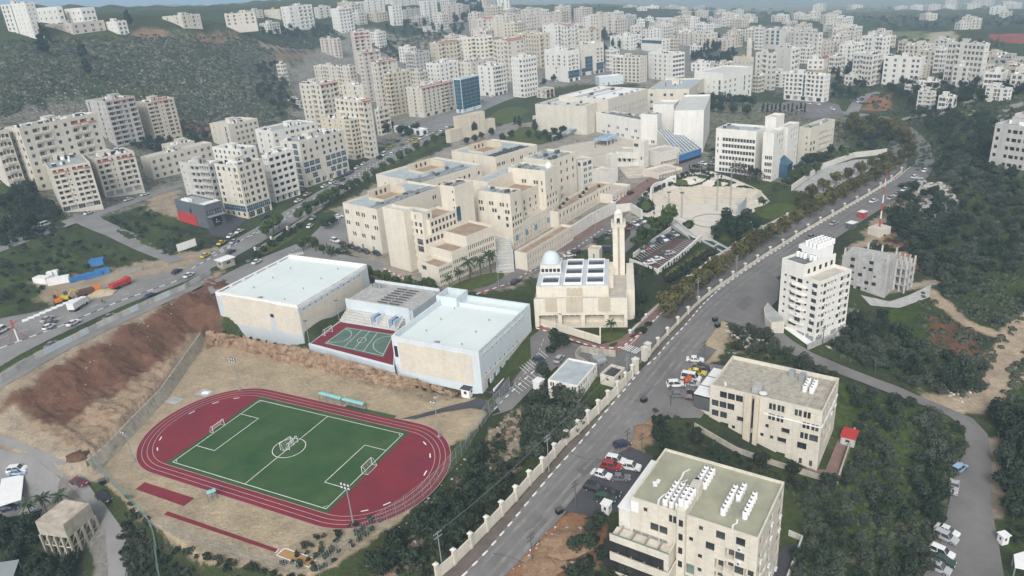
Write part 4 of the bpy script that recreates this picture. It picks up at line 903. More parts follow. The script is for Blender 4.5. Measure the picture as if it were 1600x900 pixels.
# ordinary blocks packing the quarters behind, placed where no other building stands
def pack(poly,n,ang,hs,ws,where,tone,seed):
 n=int(n*.65)
 r=random.Random(seed);pl=np.array(poly,float);xs=[p[0] for p in poly];ys=[p[1] for p in poly];got=0
 for _ in range(n*14):
  if got >=n:break
  px,py=r.uniform(min(xs),max(xs)),r.uniform(min(ys),max(ys))
  if sdf([[px,py]],pl)[0]>0:continue
  P=G(px,py);wx,wy=r.uniform(*ws),r.uniform(*ws);a=math.radians(ang+r.uniform(-9,9));c=(P[0]+wx/2*math.cos(a)-wy/2*math.sin(a),P[1]+wx/2*math.sin(a)+wy/2*math.cos(a));rr=.56*math.hypot(wx,wy)
  if any(math.hypot(c[0]-o[0],c[1]-o[1])<rr+o[2]*.8 for o in OCC):continue
  OCC.append((c[0],c[1],rr));got+=1;h=r.uniform(*hs);f=max(2,round(h/3.1));m_=r.choice(tone);NB[0]+=1;k=max(2,round(wx/4));kl=max(2,round(wy/4))
  R_=''.join(r.choice('wwbwWp') for _ in range(k));L_=''.join(r.choice('wwsb') for _ in range(kl));t=thing('apartment_block','%s %s storey block packed into the quarter %s' % ({'stone_cream':'cream','stone_pale':'pale','stone_white':'white','stone_pink':'pinkish','stone_tan':'tan','stone_grey':'greyish'}[m_],{2:'two',3:'three',4:'four',5:'five',6:'six',7:'seven',8:'eight',9:'nine'}[min(9,f)],where),'apartment block',P,a,'blocks of the quarter '+where)
  block(t,(0,0,0),0,wx,wy,h,f,R_,L_,m=m_,roof=r.choice(['roof_grey','roof_pale','roof_sand']),far=True,win_parent=t);roof_clutter(t,wx,wy,h,NB[0],7,3,True,True,m_)
TN=['stone_cream','stone_pale','stone_white','stone_tan','stone_pink','stone_grey']
pack([(620,120),(720,80),(800,60),(860,85),(840,120),(760,130),(700,118),(640,130)],10,46,(14,26),(13,19),'behind the avenue',TN,1);pack([(740,50),(830,25),(960,35),(1010,60),(940,75),(860,70),(780,60)],20,40,(12,24),(12,18),'under the pine crest',TN,2)
pack([(1000,40),(1180,48),(1190,75),(1110,80),(1010,62)],22,30,(8,16),(11,17),'left of the golden dome',TN,3);pack([(1190,60),(1340,60),(1350,100),(1300,110),(1240,90)],16,26,(8,16),(11,17),'behind the paired balcony block',TN,4)
pack([(1340,62),(1480,66),(1500,80),(1470,110),(1390,85)],9,26,(6,12),(10,15),'beside the yellow corner block',TN,5);pack([(1520,105),(1600,95),(1600,135),(1540,130)],8,28,(5,9),(9,14),'at the right hand slope',TN,6)
pack([(500,15),(620,20),(730,20),(735,40),(640,45),(560,40)],14,47,(8,18),(12,18),'along the ridge',TN,7);pack([(210,258),(330,240),(420,215),(440,240),(330,290),(240,300)],5,53,(6,11),(10,15),'behind the school',TN,8);pack([(950,20),(1200,24),(1330,40),(1330,55),(1180,45),(1000,38)],26,25,(6,12),(12,20),'on the edge of the far valley',TN,9)
# scattered far houses
_r=random.Random(5)
for i,(px,py) in enumerate([(964,33),(984,36),(996,40),(1010,36),(968,46),(985,52),(1080,62),(1096,66),(1060,64),(1128,34),(1140,33),(1150,29),(1170,34),(1120,27),(1176,41),(1210,38),(1222,34),(1255,40),(1290,42),(1300,52),(1315,56),(1325,64),(1262,58),(1265,30),(1285,22),(1300,26),(1330,22),(1410,20),(1432,19),(1450,20),(1478,19),(1492,17),(1510,20),(1530,12),(1548,10),(1566,14),(1585,20),(1515,40),(1530,44),(1500,46),(1446,36),(1300,60),(1240,36),(760,8),(778,14),(790,5),(1032,52),(1044,46),(1095,32),(1110,36),(1190,60),(1165,56),(1012,22),(996,24),(1560,26),(1575,30)]):
 P=G(px,py);d=math.hypot(P[0],P[1]);wpx=_r.uniform(10,18);W_=max(9,min(26,wpx*d/1150));H_=W_*_r.uniform(.5,.85);fl=max(2,round(H_/3.2));NB[0]+=1
 m_=_r.choice(['stone_pale','stone_white','stone_cream','stone_pink'])
 t=thing('house','pale flat roofed house of the town edge fading into haze by the far valley','house',P,_r.uniform(-.5,.9),'far houses at the edge of town')
 block(t,(0,0,0),0,W_,W_*.8,H_,fl,'www','ww',m=m_,roof='roof_pale',far=True,win_parent=t)
 roof_clutter(t,W_,W_*.8,H_,NB[0],3,0,True,True,m_)
# ------------------------------------------------------------------ running track and football pitch
_q=[np.array(at_z(x,y,0)[:2]) for x,y in ((408,619.8),(639.9,675.1),(511.8,801.9),(257.7,725.1))]
FC=sum(_q)/4;_e=(_q[1]-_q[0]+_q[2]-_q[3]);FU=_e/np.linalg.norm(_e);FV=np.array([-FU[1],FU[0]])   # FV points away from the camera
FL=np.linalg.norm(_e)/2;FW=abs(((_q[0]-_q[3]+_q[1]-_q[2])/2)@ FV)
fr=lambda a,b:FC+FU*a+FV*b
def fpoly(pts,name,m,z,kind=None,parent=None,label=None):
 mb=MB();mb.face([tuple(fr(a,b))+(z,) for a,b in pts]);o=mb.obj(name,m,parent)
 if kind:o['kind']=kind
 return o
ER=.86
def stadium(r,hl,n=24,cy=0):
 p=[(hl+(R0*ER+r-R0)*math.cos(t),cy+r*math.sin(t)) for t in np.linspace(-math.pi/2,math.pi/2,n)]+[(-hl-(R0*ER+r-R0)*math.cos(t),cy-r*math.sin(t)) for t in np.linspace(-math.pi/2,math.pi/2,n)]
 return p
R0=FW/2+.05;HL=FL/2;LW=1.22
fpoly(stadium(R0+3*LW+.15,HL,40),'running_track','track_red',.03,'structure')
def ring(r,w,z,hl=HL,n=40,seg=None):
 A,B=stadium(r,hl,n),stadium(r+w,hl,n);mb=MB();k=len(A)
 for i in range(k):
  j=(i+1) % k;mb.face([tuple(fr(*A[i]))+(z,),tuple(fr(*B[i]))+(z,),tuple(fr(*B[j]))+(z,),tuple(fr(*A[j]))+(z,)])
 return mb
for k in range(4):ring(R0+k*LW,.13,.05).obj('lane_line','lane_line')['kind']='structure'
fpoly([(-HL,-FW/2),(HL,-FW/2),(HL,FW/2),(-HL,FW/2)],'football_turf','turf',.055,'structure')
fpoly([(1.5,FW/2+3.4),(17,FW/2+3.4),(17,FW/2+4.8),(1.5,FW/2+4.8)],'turf_strip','turf',.06,'structure')
def fline(pts,w=.15,z=.075,m='white_line',closed=False):
 pts=[np.array(p,float) for p in pts];pts=pts+[pts[0]] if closed else pts;L_,R_=strip_poly(pts,w);mb=MB()
 for i in range(len(pts)-1):mb.face([tuple(fr(*q))+(z,) for q in (R_[i],R_[i+1],L_[i+1],L_[i])])
 o=mb.obj('pitch_line',m);o['kind']='structure';return o
def frect(x0,x1,y0,y1,w=.15):
 for p in (((x0-w/2,y0),(x1+w/2,y0)),((x0-w/2,y1),(x1+w/2,y1)),((x0,y0+w/2),(x0,y1-w/2)),((x1,y0+w/2),(x1,y1-w/2))):fline(p,w)
_h=lambda x,y:np.array([(at_z(x,y,0)[:2]-FC)@ FU,(at_z(x,y,0)[:2]-FC)@ FV])
a0,a1=_h(269.9,722.7),_h(629.8,678);b0,b1=_h(510.5,795.1),_h(405.6,626)
PX0,PX1,PY0,PY1=(a0[0]+b1[0])/2,(a1[0]+b0[0])/2,(a0[1]+b0[1])/2,(a1[1]+b1[1])/2
frect(PX0,PX1,PY0,PY1);fline([((PX0+PX1)/2,PY0),((PX0+PX1)/2,PY1)])
MX,MY=(PX0+PX1)/2,(PY0+PY1)/2
fline([(MX+3.9*math.cos(t),MY+3.9*math.sin(t)) for t in np.linspace(0,2*math.pi,40)[:-1]],closed=True)
_pd=abs(_h(404.7,654.1)[0]-_h(377.1,647.1)[0]);_pw=abs(_h(335.7,704.5)[1]-_h(404.7,654.1)[1])/2
for sx in (-1,1):
 xe=PX0 if sx<0 else PX1;xi=xe-sx*_pd
 fline([(xi,MY-_pw),(xi,MY+_pw)]);fline([(xe,MY-_pw),(xi,MY-_pw)]);fline([(xe,MY+_pw),(xi,MY+_pw)])
 for sy in (-1,1):
  cy=PY0 if sy<0 else PY1
  fline([(xe-sx*.9*math.cos(t),cy-sy*.9*math.sin(t)) for t in np.linspace(0,math.pi/2,8)],.1)
for th in (.5,.9,1.35,2.2,2.55):   # stagger marks inside the bends
 for sx in (-1,1):
  c=np.array([sx*HL,0]);r=R0-1.1;t0=(math.pi/2-th)*sx
  p=[(c[0]+sx*r*ER*math.cos(t),c[1]+r*math.sin(t)) for t in (math.pi/2-th-.06,math.pi/2-th+.06)]
  fline(p,.28,.06)
fpoly([tuple(_h(*p)) for p in ((212,764.5),(226,753.5),(304,778.5),(287.5,791))],'jump_pad','track_red',.03,'structure')
fpoly([tuple(_h(*p)) for p in ((256,804),(262,799),(437,859),(432,863.5))],'jump_runway','track_red',.03,'structure')
mb=MB();mb.face([tuple(at_z(*p,.05)) for p in ((432,868),(445,857),(495,874),(483,887))]);mb.obj('jump_sand_pit','sand_pit')['kind']='structure'
for a_,b_ in (((432,868),(445,857)),((445,857),(495,874)),((495,874),(483,887)),((483,887),(432,868)),((430.5,864.5),(436,858.5))):fline([_h(*a_),_h(*b_)],.25,.09)
def goal(label,base,yaw,w=3.66,h=1.83,d=1.4,group='football goals'):
 t=thing('football_goal',label,'goal',(base[0],base[1],.06),yaw,group)
 for s in (-1,1):mb=MB();mb.tube([(s*w/2,0,0),(s*w/2,0,h)],.07,6);mb.obj('post','metal_white',t)
 mb=MB();mb.tube([(-w/2,0,h),(w/2,0,h)],.07,6);mb.obj('crossbar','metal_white',t)
 mb=MB()
 for s in (-1,1):mb.tube([(s*w/2,0,h),(s*w/2,d*.45,h*.95),(s*w/2,d,.04),(s*w/2,0,.04)],.045,5)
 mb.tube([(-w/2,d,.04),(w/2,d,.04)],.05,5);mb.obj('back_frame','metal_white',t)
 mb=MB()
 for i in range(1,12):x=-w/2+w*i/12;mb.tube([(x,.02,h),(x,d*.45,h*.93),(x,d,.05)],.008,3)
 for i in range(1,7):
  f=i/7;mb.tube([(-w/2,d*f,h*(1-f*.95)),(w/2,d*f,h*(1-f*.95))],.008,3)
 tag(mb.obj('net','metal_white',t),kind='stuff');return t
_ya=math.atan2(FU[1],FU[0])
goal('white goal at the far left end of the football pitch',fr(PX0,MY),_ya+math.pi/2)
goal('white goal at the right end of the football pitch beside the floodlight',fr(PX1,MY),_ya-math.pi/2)
goal('small white goal parked on the left of the centre circle',fr(MX-1.2,MY+.3),_ya-math.pi/2-.15,3.2,1.8,1.2)
goal('small white goal parked on the right of the centre circle',fr(MX+.6,MY+1.0),_ya+math.pi/2+.1,3.2,1.8,1.2)
def floodlight(label,bpx,tpx,heads=6):
 P=at_z(*bpx,0);hh=13.5 if heads>2 else 9
 for _ in range(20):
  y=proj((P[0],P[1],hh))[1];hh+=(y-tpx[1])*.2*.6
 t=thing('floodlight_mast',label,'floodlight',P,_ya,'floodlights round the track' if heads>2 else None)
 mb=MB();mb.tube([(0,0,0),(0,0,hh)],.16,8,0,.08);mb.box((0,0,0),.8,.8,.18);mb.obj('pole','metal',t)
 mb=MB();mb.box((0,0,hh-.1),2.2,.12,.12);mb.box((0,0,hh-.9),2.2,.12,.12);mb.box((0,0,hh-1),.12,.12,1.2);mb.obj('crossarm','metal',t)
 for i in range(heads):
  x=-.85+.85*(i % 3);z=hh-.05 if i<3 else hh-.85;mb=MB();mb.box((x,-.2,z),.55,.3,.5,0,0,True,(.5,.2));mb.face([(x-.24,-.36,z+.04),(x+.24,-.36,z+.04),(x+.22,-.31,z+.45),(x-.22,-.31,z+.45)],1);mb.obj('lamp',['metal_dark','lamp_glass'],t)
floodlight('tall grey floodlight mast on the near side of the track',(552.7,821),(543,757))
floodlight('tall grey floodlight mast on the sand behind the far bend of the track',(375,609),(365.5,561))
floodlight('slim floodlight mast beside the dark path by the right bend',(686,682),(681.5,629),2)
floodlight('slim floodlight mast by the left fence beside the retaining wall',(209,720),(199,676),2)
def dugout(label,p0,p1,group='team shelters'):
 a,b=at_z(*p0,0),at_z(*p1,0);L_=np.linalg.norm((b-a)[:2]);yaw=math.atan2(b[1]-a[1],b[0]-a[0])
 t=thing('team_shelter',label,'shelter',(a+b)/2,yaw,group);n=max(2,round(L_/2.4))
 n2=5
 for i in range(n):
  x0,x1=-L_/2+L_*i/n+.02,-L_/2+L_*(i+1)/n-.02;mb=MB()
  prof=[(-.75,2.15),(-.2,2.35),(.4,2.3),(.8,2.05)]
  for (y0,z0),(y1,z1) in zip(prof[:-1],prof[1:]):
   mb.face([(x0,y0,z0),(x1,y0,z0),(x1,y1,z1),(x0,y1,z1)]);mb.face([(x0,y0,z0-.05),(x0,y1,z1-.05),(x1,y1,z1-.05),(x1,y0,z0-.05)])
  mb.obj('roof_panel','canopy_teal',t)
 for i in range(n+1):
  x=-L_/2+L_*i/n;mb=MB();mb.tube([(x,.5,0),(x,.6,2.15)],.05,5);mb.tube([(x,.6,2.1),(x,-.7,2.1)],.04,5);mb.tube([(x,-.5,0),(x,-.6,2.1)],.05,5);mb.obj('leg','metal_dark',t)
 mb=MB();mb.bx(-L_/2+.1,L_/2-.1,.05,.4,.42,.47);mb.bx(-L_/2+.1,L_/2-.1,.42,.46,.6,.9);mb.obj('bench','metal',t)
dugout('left teal roofed team shelter on the sand beside the turf strip',(502,624),(536,633));dugout('right teal roofed team shelter on the sand beside the turf strip',(538,633.5),(571,642))
dugout('small teal roofed shelter beside the near straight of the track',(326,782),(340,777),None)
# ------------------------------------------------------------------ gymnasium halls and sports court
def slotted(mb,x0,x1,y0,y1,z0,z1,n,along='x',m=.8):
 """parapet wall with n long slots"""
 L_=(x1-x0) if along=='x' else (y1-y0);bw=(L_-2*m)/n;za,zb=z0+(z1-z0)*.32,z0+(z1-z0)*.72
 def bx(a,b,c,d):
  if along=='x':mb.bx(x0+a,x0+b,y0,y1,c,d)
  else:mb.bx(x0,x1,y0+a,y0+b,c,d)
 bx(0,L_,z0,za);bx(0,L_,zb,z1);cur=0
 for i in range(n):
  s=m+bw*i+bw*.1;bx(cur,s,za,zb);cur=m+bw*(i+1)-bw*.1
 bx(cur,L_,za,zb)
def gym(label,c0,cL,cR,yb,mirror=False,ang=None):
 P,a,Wx,Wy,H=place(c0,cL,cR,yb,None,ang,name='gym');t=thing('gymnasium',label,'sports hall',P,a);mb=MB();rz=H-1.25
 wl=[];nsl=11
 rows=[[0,rz-1.6,[]],[rz-1.6,rz-.6,[[1.2+(Wx-4.5)*(i+.5)/nsl-.28,1.2+(Wx-4.5)*(i+.5)/nsl+.28,rz-1.4,rz-.75,.25,'hole'] for i in range(nsl)]],[rz-.6,rz,[]]]
 if mirror:rows[0:1]=[[0,3.4,[[3+i*3.4,4.6+i*3.4,.1,2.5,.3,'door' if i % 2 else 'shop'] for i in range(5)]],[3.4,6.2,[[2.5+i*2.6,3.2+i*2.6,4.2,5.,.2,'hole'] for i in range(8)]],[6.2,rz-1.6,[]]]
 else:rows[0:1]=[[0,3.,[[9,10.6,.05,2.3,.25,'door'],[15,16.6,.05,2.3,.25,'door']]],[3.,rz-1.6,[]]]
 facade(mb,wl,(0,0,0),(1,0,0),(0,-1,0),Wx,rows)
 for O,ux,nr,W in (((0,Wy,0),(0,-1,0),(-1,0,0),Wy),((Wx,Wy,0),(-1,0,0),(0,1,0),Wx),((Wx,0,0),(0,1,0),(1,0,0),Wy)):facade(mb,wl,O,ux,nr,W,[[0,rz,[]]])
 mb.bx(0,Wx,0,Wy,-4,0);mb.obj('wall','paint_blue_grey' if not mirror else 'paint_pale_blue',t);add_windows(wl,t,False)
 mb=MB();slotted(mb,0,Wx,0,.5,rz,H,6);slotted(mb,0,.5,.5,Wy-.5,rz,H,1 if not mirror else 1,'y',4) if False else mb.bx(0,.5,.5,Wy-.5,rz,H);slotted(mb,0,Wx,Wy-.5,Wy,rz,H,6);mb.bx(Wx-.5,Wx,.5,Wy-.5,rz,H);mb.obj('parapet','paint_white' if not mirror else 'paint_pale_blue',t)
 mb=MB();i0=.5;mb.face([(i0,i0,rz+.01),(Wx-i0,i0,rz+.01),(Wx-i0,Wy-i0,rz+.01),(i0,Wy-i0,rz+.01)])
 for f in (.25,.5,.75):mb.bx(i0,Wx-i0,Wy*f-.06,Wy*f+.06,rz+.012,rz+.05)
 mb.obj('roof','roof_membrane',t)
 mb=MB();e=.07     # stone cladding standing proud of the painted walls
 if not mirror:
  mb.bx(-e,-.002,.3,Wy*.30,2.6,rz+.3);mb.bx(-e,-.002,Wy*.36,Wy*.93,2.6,rz+.6);mb.bx(-e,-.002,Wy*.30,Wy*.36,rz*.72,rz+.45)
  mb.bx(.1,Wx-3.4,-e,-.002,3.6,rz-1.62)
 else:
  mb.bx(-e,-.002,2.2,Wy*.93,2.2,rz-.2);mb.bx(.9,Wx-1.2,-e,-.002,3.4,4.1);mb.bx(.9,2.4,-e,-.002,.6,3.4)
 mb.obj('stone_cladding','stone_gym',t)
 mb=MB()
 if not mirror:mb.bx(-.02,.3,Wy*.31,Wy*.35,rz*.62,rz*.72)
 else:mb.bx(-.02,.3,Wy*.945,Wy*.985,rz*.55,rz*.85)
 mb.obj('slot_window','dark',t)
 for i in range(6):   # long white strips under the parapet, standing for its slots
  mb=MB();x=1.4+(Wx-5)*i/6;mb.bx(x,x+(Wx-5)/6*.75,-.12,-.002,rz-.45,rz-.28);mb.obj('light_strip','paint_white',t)
 for i in range(7):   # small roof vents and a hatch
  mb=MB();x,y=Wx*(.12+.125*i),Wy*(.25+.5*(i % 2))+.4;mb.tube([(x,y,rz),(x,y,rz+.45)],.14,7);mb.lathe((x,y,rz+.45),[(.26,0),(.2,.12),(.03,.18)],7);mb.obj('vent','metal',t)
 mb=MB();mb.bx(Wx*.06,Wx*.06+1.3,Wy*.5,Wy*.5+1.3,rz+.012,rz+.4);mb.obj('hatch','metal',t)
 return t,P,a,Wx,Wy,H
g1=gym('large stone clad sports hall with a pale flat roof left of the court',(464,476.7),(335.7,458),(573,415),537)
g2=gym('large pale blue sports hall with stone panels right of the court',(747.5,549),(611,522.5),(828,468),615,True)
t,P,a,Wx,Wy,H=g2
mb=MB();x0,y0=Wx-6.5,Wy*.76;mb.bx(x0,x0+.35,y0,Wy+.5,H-1.2,H+1.7);mb.bx(x0+.35,Wx,y0,y0+.35,H-1.2,H+1.7);mb.bx(Wx-.35,Wx+.003,y0+.35,Wy+.5,H-1.2,H+1.7);mb.bx(x0+.35,Wx-.35,Wy+.15,Wy+.5,H-1.2,H+1.7);mb.bx(x0+.35,Wx-.35,y0+.35,Wy+.15,H-1.2,H-.2);mb.obj('stair_tower','paint_pale_blue',t)
mb=MB();mb.bx(Wx-5.2,Wx-4.9,.5,y0,H-1.24,H-.1);mb.bx(.5,Wx-6.6,Wy-.9,Wy-.502,H-1.24,H+.5);mb.obj('inner_parapet','paint_pale_blue',t)
mb=MB();mb.bx(1.5,Wx*.85,-2.6,-2.3,-1.5,1.0);mb.obj('forecourt_wall','paint_white',t)
mb=MB();mb.bx(1,Wx*.85,-2.29,-.02,-1.4,.12);mb.obj('forecourt','brick_paving',t)
ZC=5.2
def cp(px,py,z=ZC):return tuple(at_z(px,py,z))
ct=thing('sports_court','small green and red sports court between the two halls','sports court',cp(560,535))
_o=Vector(cp(560,535))
def cface(pts,name,m,dz,parent=ct):
 mb=MB();mb.face([tuple(Vector(cp(*p))+Vector((0,0,dz))-_o) for p in pts]);return mb.obj(name,m,parent)
mb=MB();mb.prism([(Vector(cp(*p))-_o)[:2] for p in ((482,538),(616,573),(618,516),(531,501))],-8,-.05);mb.obj('base','paint_blue_grey',ct)
cface(((485,537),(614,571),(617,517),(531,503)),'surround','track_red',.0)
cface(((506,537),(599,558.5),(616,522.5),(541,511)),'playing_surface','court_green',.03)
CQ=[np.array(cp(*p)[:2]) for p in ((509,536),(598,556),(614,523.5),(542,512.5))]
def cb(u,v):return (CQ[0]*(1-u)*(1-v)+CQ[1]*u*(1-v)+CQ[2]*u*v+CQ[3]*(1-u)*v)
def cline(pts,w=.12):
 p=[cb(*q) for q in pts];L_,R_=strip_poly(p,w);mb=MB()
 for i in range(len(p)-1):mb.face([(q[0]-_o.x,q[1]-_o.y,.05) for q in (R_[i],R_[i+1],L_[i+1],L_[i])])
 mb.obj('court_line','white_line',ct)
for q in (((0,0),(1,0)),((0,1),(1,1)),((0,0),(0,1)),((1,0),(1,1)),((.5,0),(.5,1)),((.33,0),(.33,1)),((.67,0),(.67,1))):cline(q,.12)
cline([(.5+.075*math.cos(t),.5+.14*math.sin(t)) for t in np.linspace(0,6.283,24)])
for s in (0,1):cline([(abs(s-.26*math.cos(t)),.5+.42*math.sin(t)) for t in np.linspace(-1.57,1.57,18)])
mb=MB();wall_line(mb,[np.array(cp(483,538.5)[:2]),np.array(cp(616,574)[:2])],.55,.3,ZC-.05,step=40,down=.1);w_=mb.obj('court_kerb_wall','paint_pale_blue');tag(w_,'low pale blue wall along the open edge of the sports court','wall')
# grandstand: stepped rows, two blue gangways, back wall
bs=thing('grandstand','stepped grandstand with two blue gangways behind the sports court','grandstand',cp(574,508))
A_,B_=np.array(cp(531,501)[:2]),np.array(cp(621,517)[:2]);du=(B_-A_)/np.linalg.norm(B_-A_);dn=np.array([-du[1],du[0]]);LB=np.linalg.norm(B_-A_)
_bo=np.array(cp(574,508))
def bl(u,n_):q=A_+du*u+dn*n_-_bo[:2];return (q[0],q[1])
for k in range(5):
 mb=MB();mb.prism([bl(0,k*.85),bl(LB,k*.85),bl(LB,k*.85+.85),bl(0,k*.85+.85)],-.1,.5+k*.45);mb.obj('seat_row','concrete_pale',bs)
for u in (LB*.56,LB*.86):
 for s in (0,2.2):
  mb=MB();mb.prism([bl(u+s,-.2),bl(u+s+.25,-.2),bl(u+s+.25,4.3),bl(u+s,4.3)],0,lambda x,y:3.1);mb.obj('gangway_wall','paint_pale_blue',bs)
 mb=MB();mb.prism([bl(u+.26,1.6),bl(u+2.19,1.6),bl(u+2.19,4.25),bl(u+.26,4.25)],0,2.3);mb.obj('gangway_door','door_blue' if False else 'blue_tarp',bs)
mb=MB();mb.prism([bl(-.3,4.26),bl(LB+2,4.26),bl(LB+2,4.7),bl(-.3,4.7)],-5,5.6);mb.obj('back_wall','paint_pale_blue',bs)
lh=thing('link_building','flat grey roofed link building with steel roof grids between the halls','building',cp(574,508))
dep=20
mb=MB();mb.prism([bl(-.3,4.72),bl(LB+3,4.72),bl(LB+3,dep),bl(-.3,dep)],-5,4.9);mb.obj('wall','paint_blue_grey',lh)
mb=MB();mb.prism([bl(-.2,4.8),bl(LB+2.9,4.8),bl(LB+2.9,dep-.1),bl(-.2,dep-.1)],4.905,4.95);mb.obj('roof','concrete',lh)
mb=MB();mb.prism([bl(-.3,dep-.3),bl(LB+3,dep-.3),bl(LB+3,dep),bl(-.3,dep)],4.96,5.8);mb.obj('parapet','paint_pale_blue',lh)
for u in (LB*.50,LB*.70):
 for i in range(7):
  mb=MB();n0=6+i*1.75;mb.prism([bl(u,n0),bl(u+3.8,n0),bl(u+3.8,n0+.22),bl(u,n0+.22)],5.3,5.6);mb.obj('grid_bar','metal_dark',lh)
 for s in (0,3.6):
  mb=MB();mb.prism([bl(u+s,6),bl(u+s+.2,6),bl(u+s+.2,17),bl(u+s,17)],4.96,5.29);mb.obj('grid_beam','concrete_pale',lh)
mb=MB()
for i in range(6):mb.box(tuple(bl(1+i*.9,16+(i % 2)))+(4.96,),.8,.8,.9,i)
tag(mb.obj('air_units','metal',lh),kind='stuff')
for b_,t_,lb in (((484,538),(479.5,497),'left'),((531,505),(525,468),'far')):
 P=np.array(cp(*b_));hh=7.5
 t=thing('court_lamp','%s lamp post beside the sports court below the stone hall' % ('near' if lb=='left' else 'far'),'lamp post',P)
 mb=MB();mb.tube([(0,0,0),(0,0,hh)],.09,6);mb.obj('pole','metal',t);mb=MB();mb.box((0,0,hh),1.1,.3,.22);mb.obj('lamp','metal_dark',t)
# court goal
P=np.array(cp(514,522));goal('blue and white goal at the left end of the sports court',P,math.atan2(du[1],du[0])-math.pi/2-.1+math.pi,3,2.1,1.1,None).location=(P[0],P[1],ZC+.06)
# small white cabin
def cabin(label,c,sx,sy,h,rot,m='paint_white',roof='metal_dark',name='cabin',cat='cabin',over=.2,win=True):
 t=thing(name,label,cat,c,rot);wl=[];mb=MB()
 for O,ux,nr,W,el in (((-sx/2,-sy/2,0),(1,0,0),(0,-1,0),sx,1),((-sx/2,sy/2,0),(0,-1,0),(-1,0,0),sy,1),((sx/2,sy/2,0),(-1,0,0),(0,1,0),sx,0),((sx/2,-sy/2,0),(0,1,0),(1,0,0),sy,1)):
  facade(mb,wl,O,ux,nr,W,[[0,h,[[W*.32,W*.68,h*.42,h*.78,.1,'shop']] if el and win else []]])
 mb.obj('wall',m,t);add_windows(wl,t,False);mb=MB();mb.box((0,0,h+.002),sx+over*2,sy+over*2,.16);mb.obj('roof',roof,t);return t
cabin('small white guard cabin with a dark roof at the corner of the pale blue hall',G(731.5,618),2.6,2.4,2.5,g2[2],roof='asphalt_dark')
# rock face below the halls
def rock_face(name,bot,top,zt,rows=6,amp=.9,seed=3,m='rock_red'):
 r=np.random.default_rng(seed);n=200;B=np.array(resample(bot,.01+sum(np.linalg.norm(np.array(b)-np.array(a)) for a,b in zip(bot[:-1],bot[1:]))/n))[:n+1]
 Tt=[np.array(p) for p in top];L_=np.r_[0,np.cumsum([np.linalg.norm(b-a) for a,b in zip(Tt[:-1],Tt[1:])])];s=np.linspace(0,L_[-1],len(B));Tp=np.c_[np.interp(s,L_,[p[0] for p in Tt]),np.interp(s,L_,[p[1] for p in Tt])]
 ztop=np.interp(np.linspace(0,1,len(B)),np.linspace(0,1,len(zt)),zt);V=[]
 for k in range(rows+1):
  f=k/rows;sm=np.convolve(r.normal(0,1,len(B)+4),np.ones(3)/3,'same')[2:-2]
  dv=(Tp-B);dv=dv/np.maximum(np.linalg.norm(dv,axis=1)[:,None],.1)
  off=dv*(sm*amp*(.3 if k in (0,rows) else 1))[:,None]
  xy=B+(Tp-B)*(f**1.5)+off;z=ztop*f+r.normal(0,.22,len(B))*(0 if k==0 else 1);V.append(np.c_[xy,z+(-.3 if k==0 else 0)])
 V=np.array(V).reshape(-1,3);m_=len(B);Fq=[(k*m_+i,k*m_+i+1,(k+1)*m_+i+1,(k+1)*m_+i) for k in range(rows) for i in range(m_-1)]
 o=link(name,mesh_np(name,V,Fq,m));o['kind']='structure';return o
_bt=P0([(322,548),(332,541),(360,543),(420,560),(480,575),(540,588),(600,602),(650,606),(725,623)])
_tp=[at_z(x,y,z)[:2] for x,y,z in ((322,516,5.4),(345,520,5.2),(365,524,5),(420,533,5),(478,543,5),(540,560,5),(600,574,4.8),(650,590,3),(725,616,1))]
rock_face('rock_cut',_bt,_tp,[5.4,5.0,4.6,4.5,4.5,4.4,3.8,2.0,.4],rows=9,amp=.85)
# ------------------------------------------------------------------ university campus: stepped cream faculty buildings
class Fac:
 """one building made of several volumes, each volume a part with its own windows"""
 def __init__(s,label,name='faculty_building',cat='faculty building',m='stone_campus'):
  s.t=None;s.label=label;s.name=name;s.cat=cat;s.m=m
 def vol(s,c0,cL,cR,yb=None,h=None,floors=4,R='....',L='...',z0=None,ang=None,roof='roof_blue',par=.9,m=None,clutter=0,solar=0,loc=None,name='wing',**k):
  if loc is None:P,a,Wx,Wy,H=place(c0,cL,cR,yb,h,ang,z0,name=s.label[:16]+' vol')
  else:P,a,Wx,Wy,H=loc
  if s.t is None:s.t=thing(s.name,s.label,s.cat,P)
  H -= par
  wo=block(s.t,Vector(P)-s.t.location,a,Wx,Wy,H,floors,R,L,m=m or s.m,roof=roof,par=par,name=name,win_parent=None,far=k.pop('far',False),**k)
  if clutter or solar:roof_clutter(wo,Wx,Wy,H,int(c0[0] if c0 else 5)+3,clutter,solar,False,True,m or s.m)
  s.last=(wo,P,a,Wx,Wy,H);return s.last
def roof_plant(wo,Wx,Wy,H,n,seed,m='metal'):
 r=random.Random(seed);mb=MB()
 for i in range(n):
  x,y=r.uniform(1,Wx-1),r.uniform(1,Wy-1);mb.box((x,y,H),r.uniform(.8,2.2),r.uniform(.8,1.6),r.uniform(.6,1.5),0,r.choice((0,0,1)))
 for i in range(max(2,n//4)):
  y=r.uniform(1,Wy-1);mb.bx(1,Wx-1,y-.12,y+.12,H+.25,H+.5,0)
 tag(mb.obj('roof_plant',[m,'metal_dark'],wo),kind='stuff')
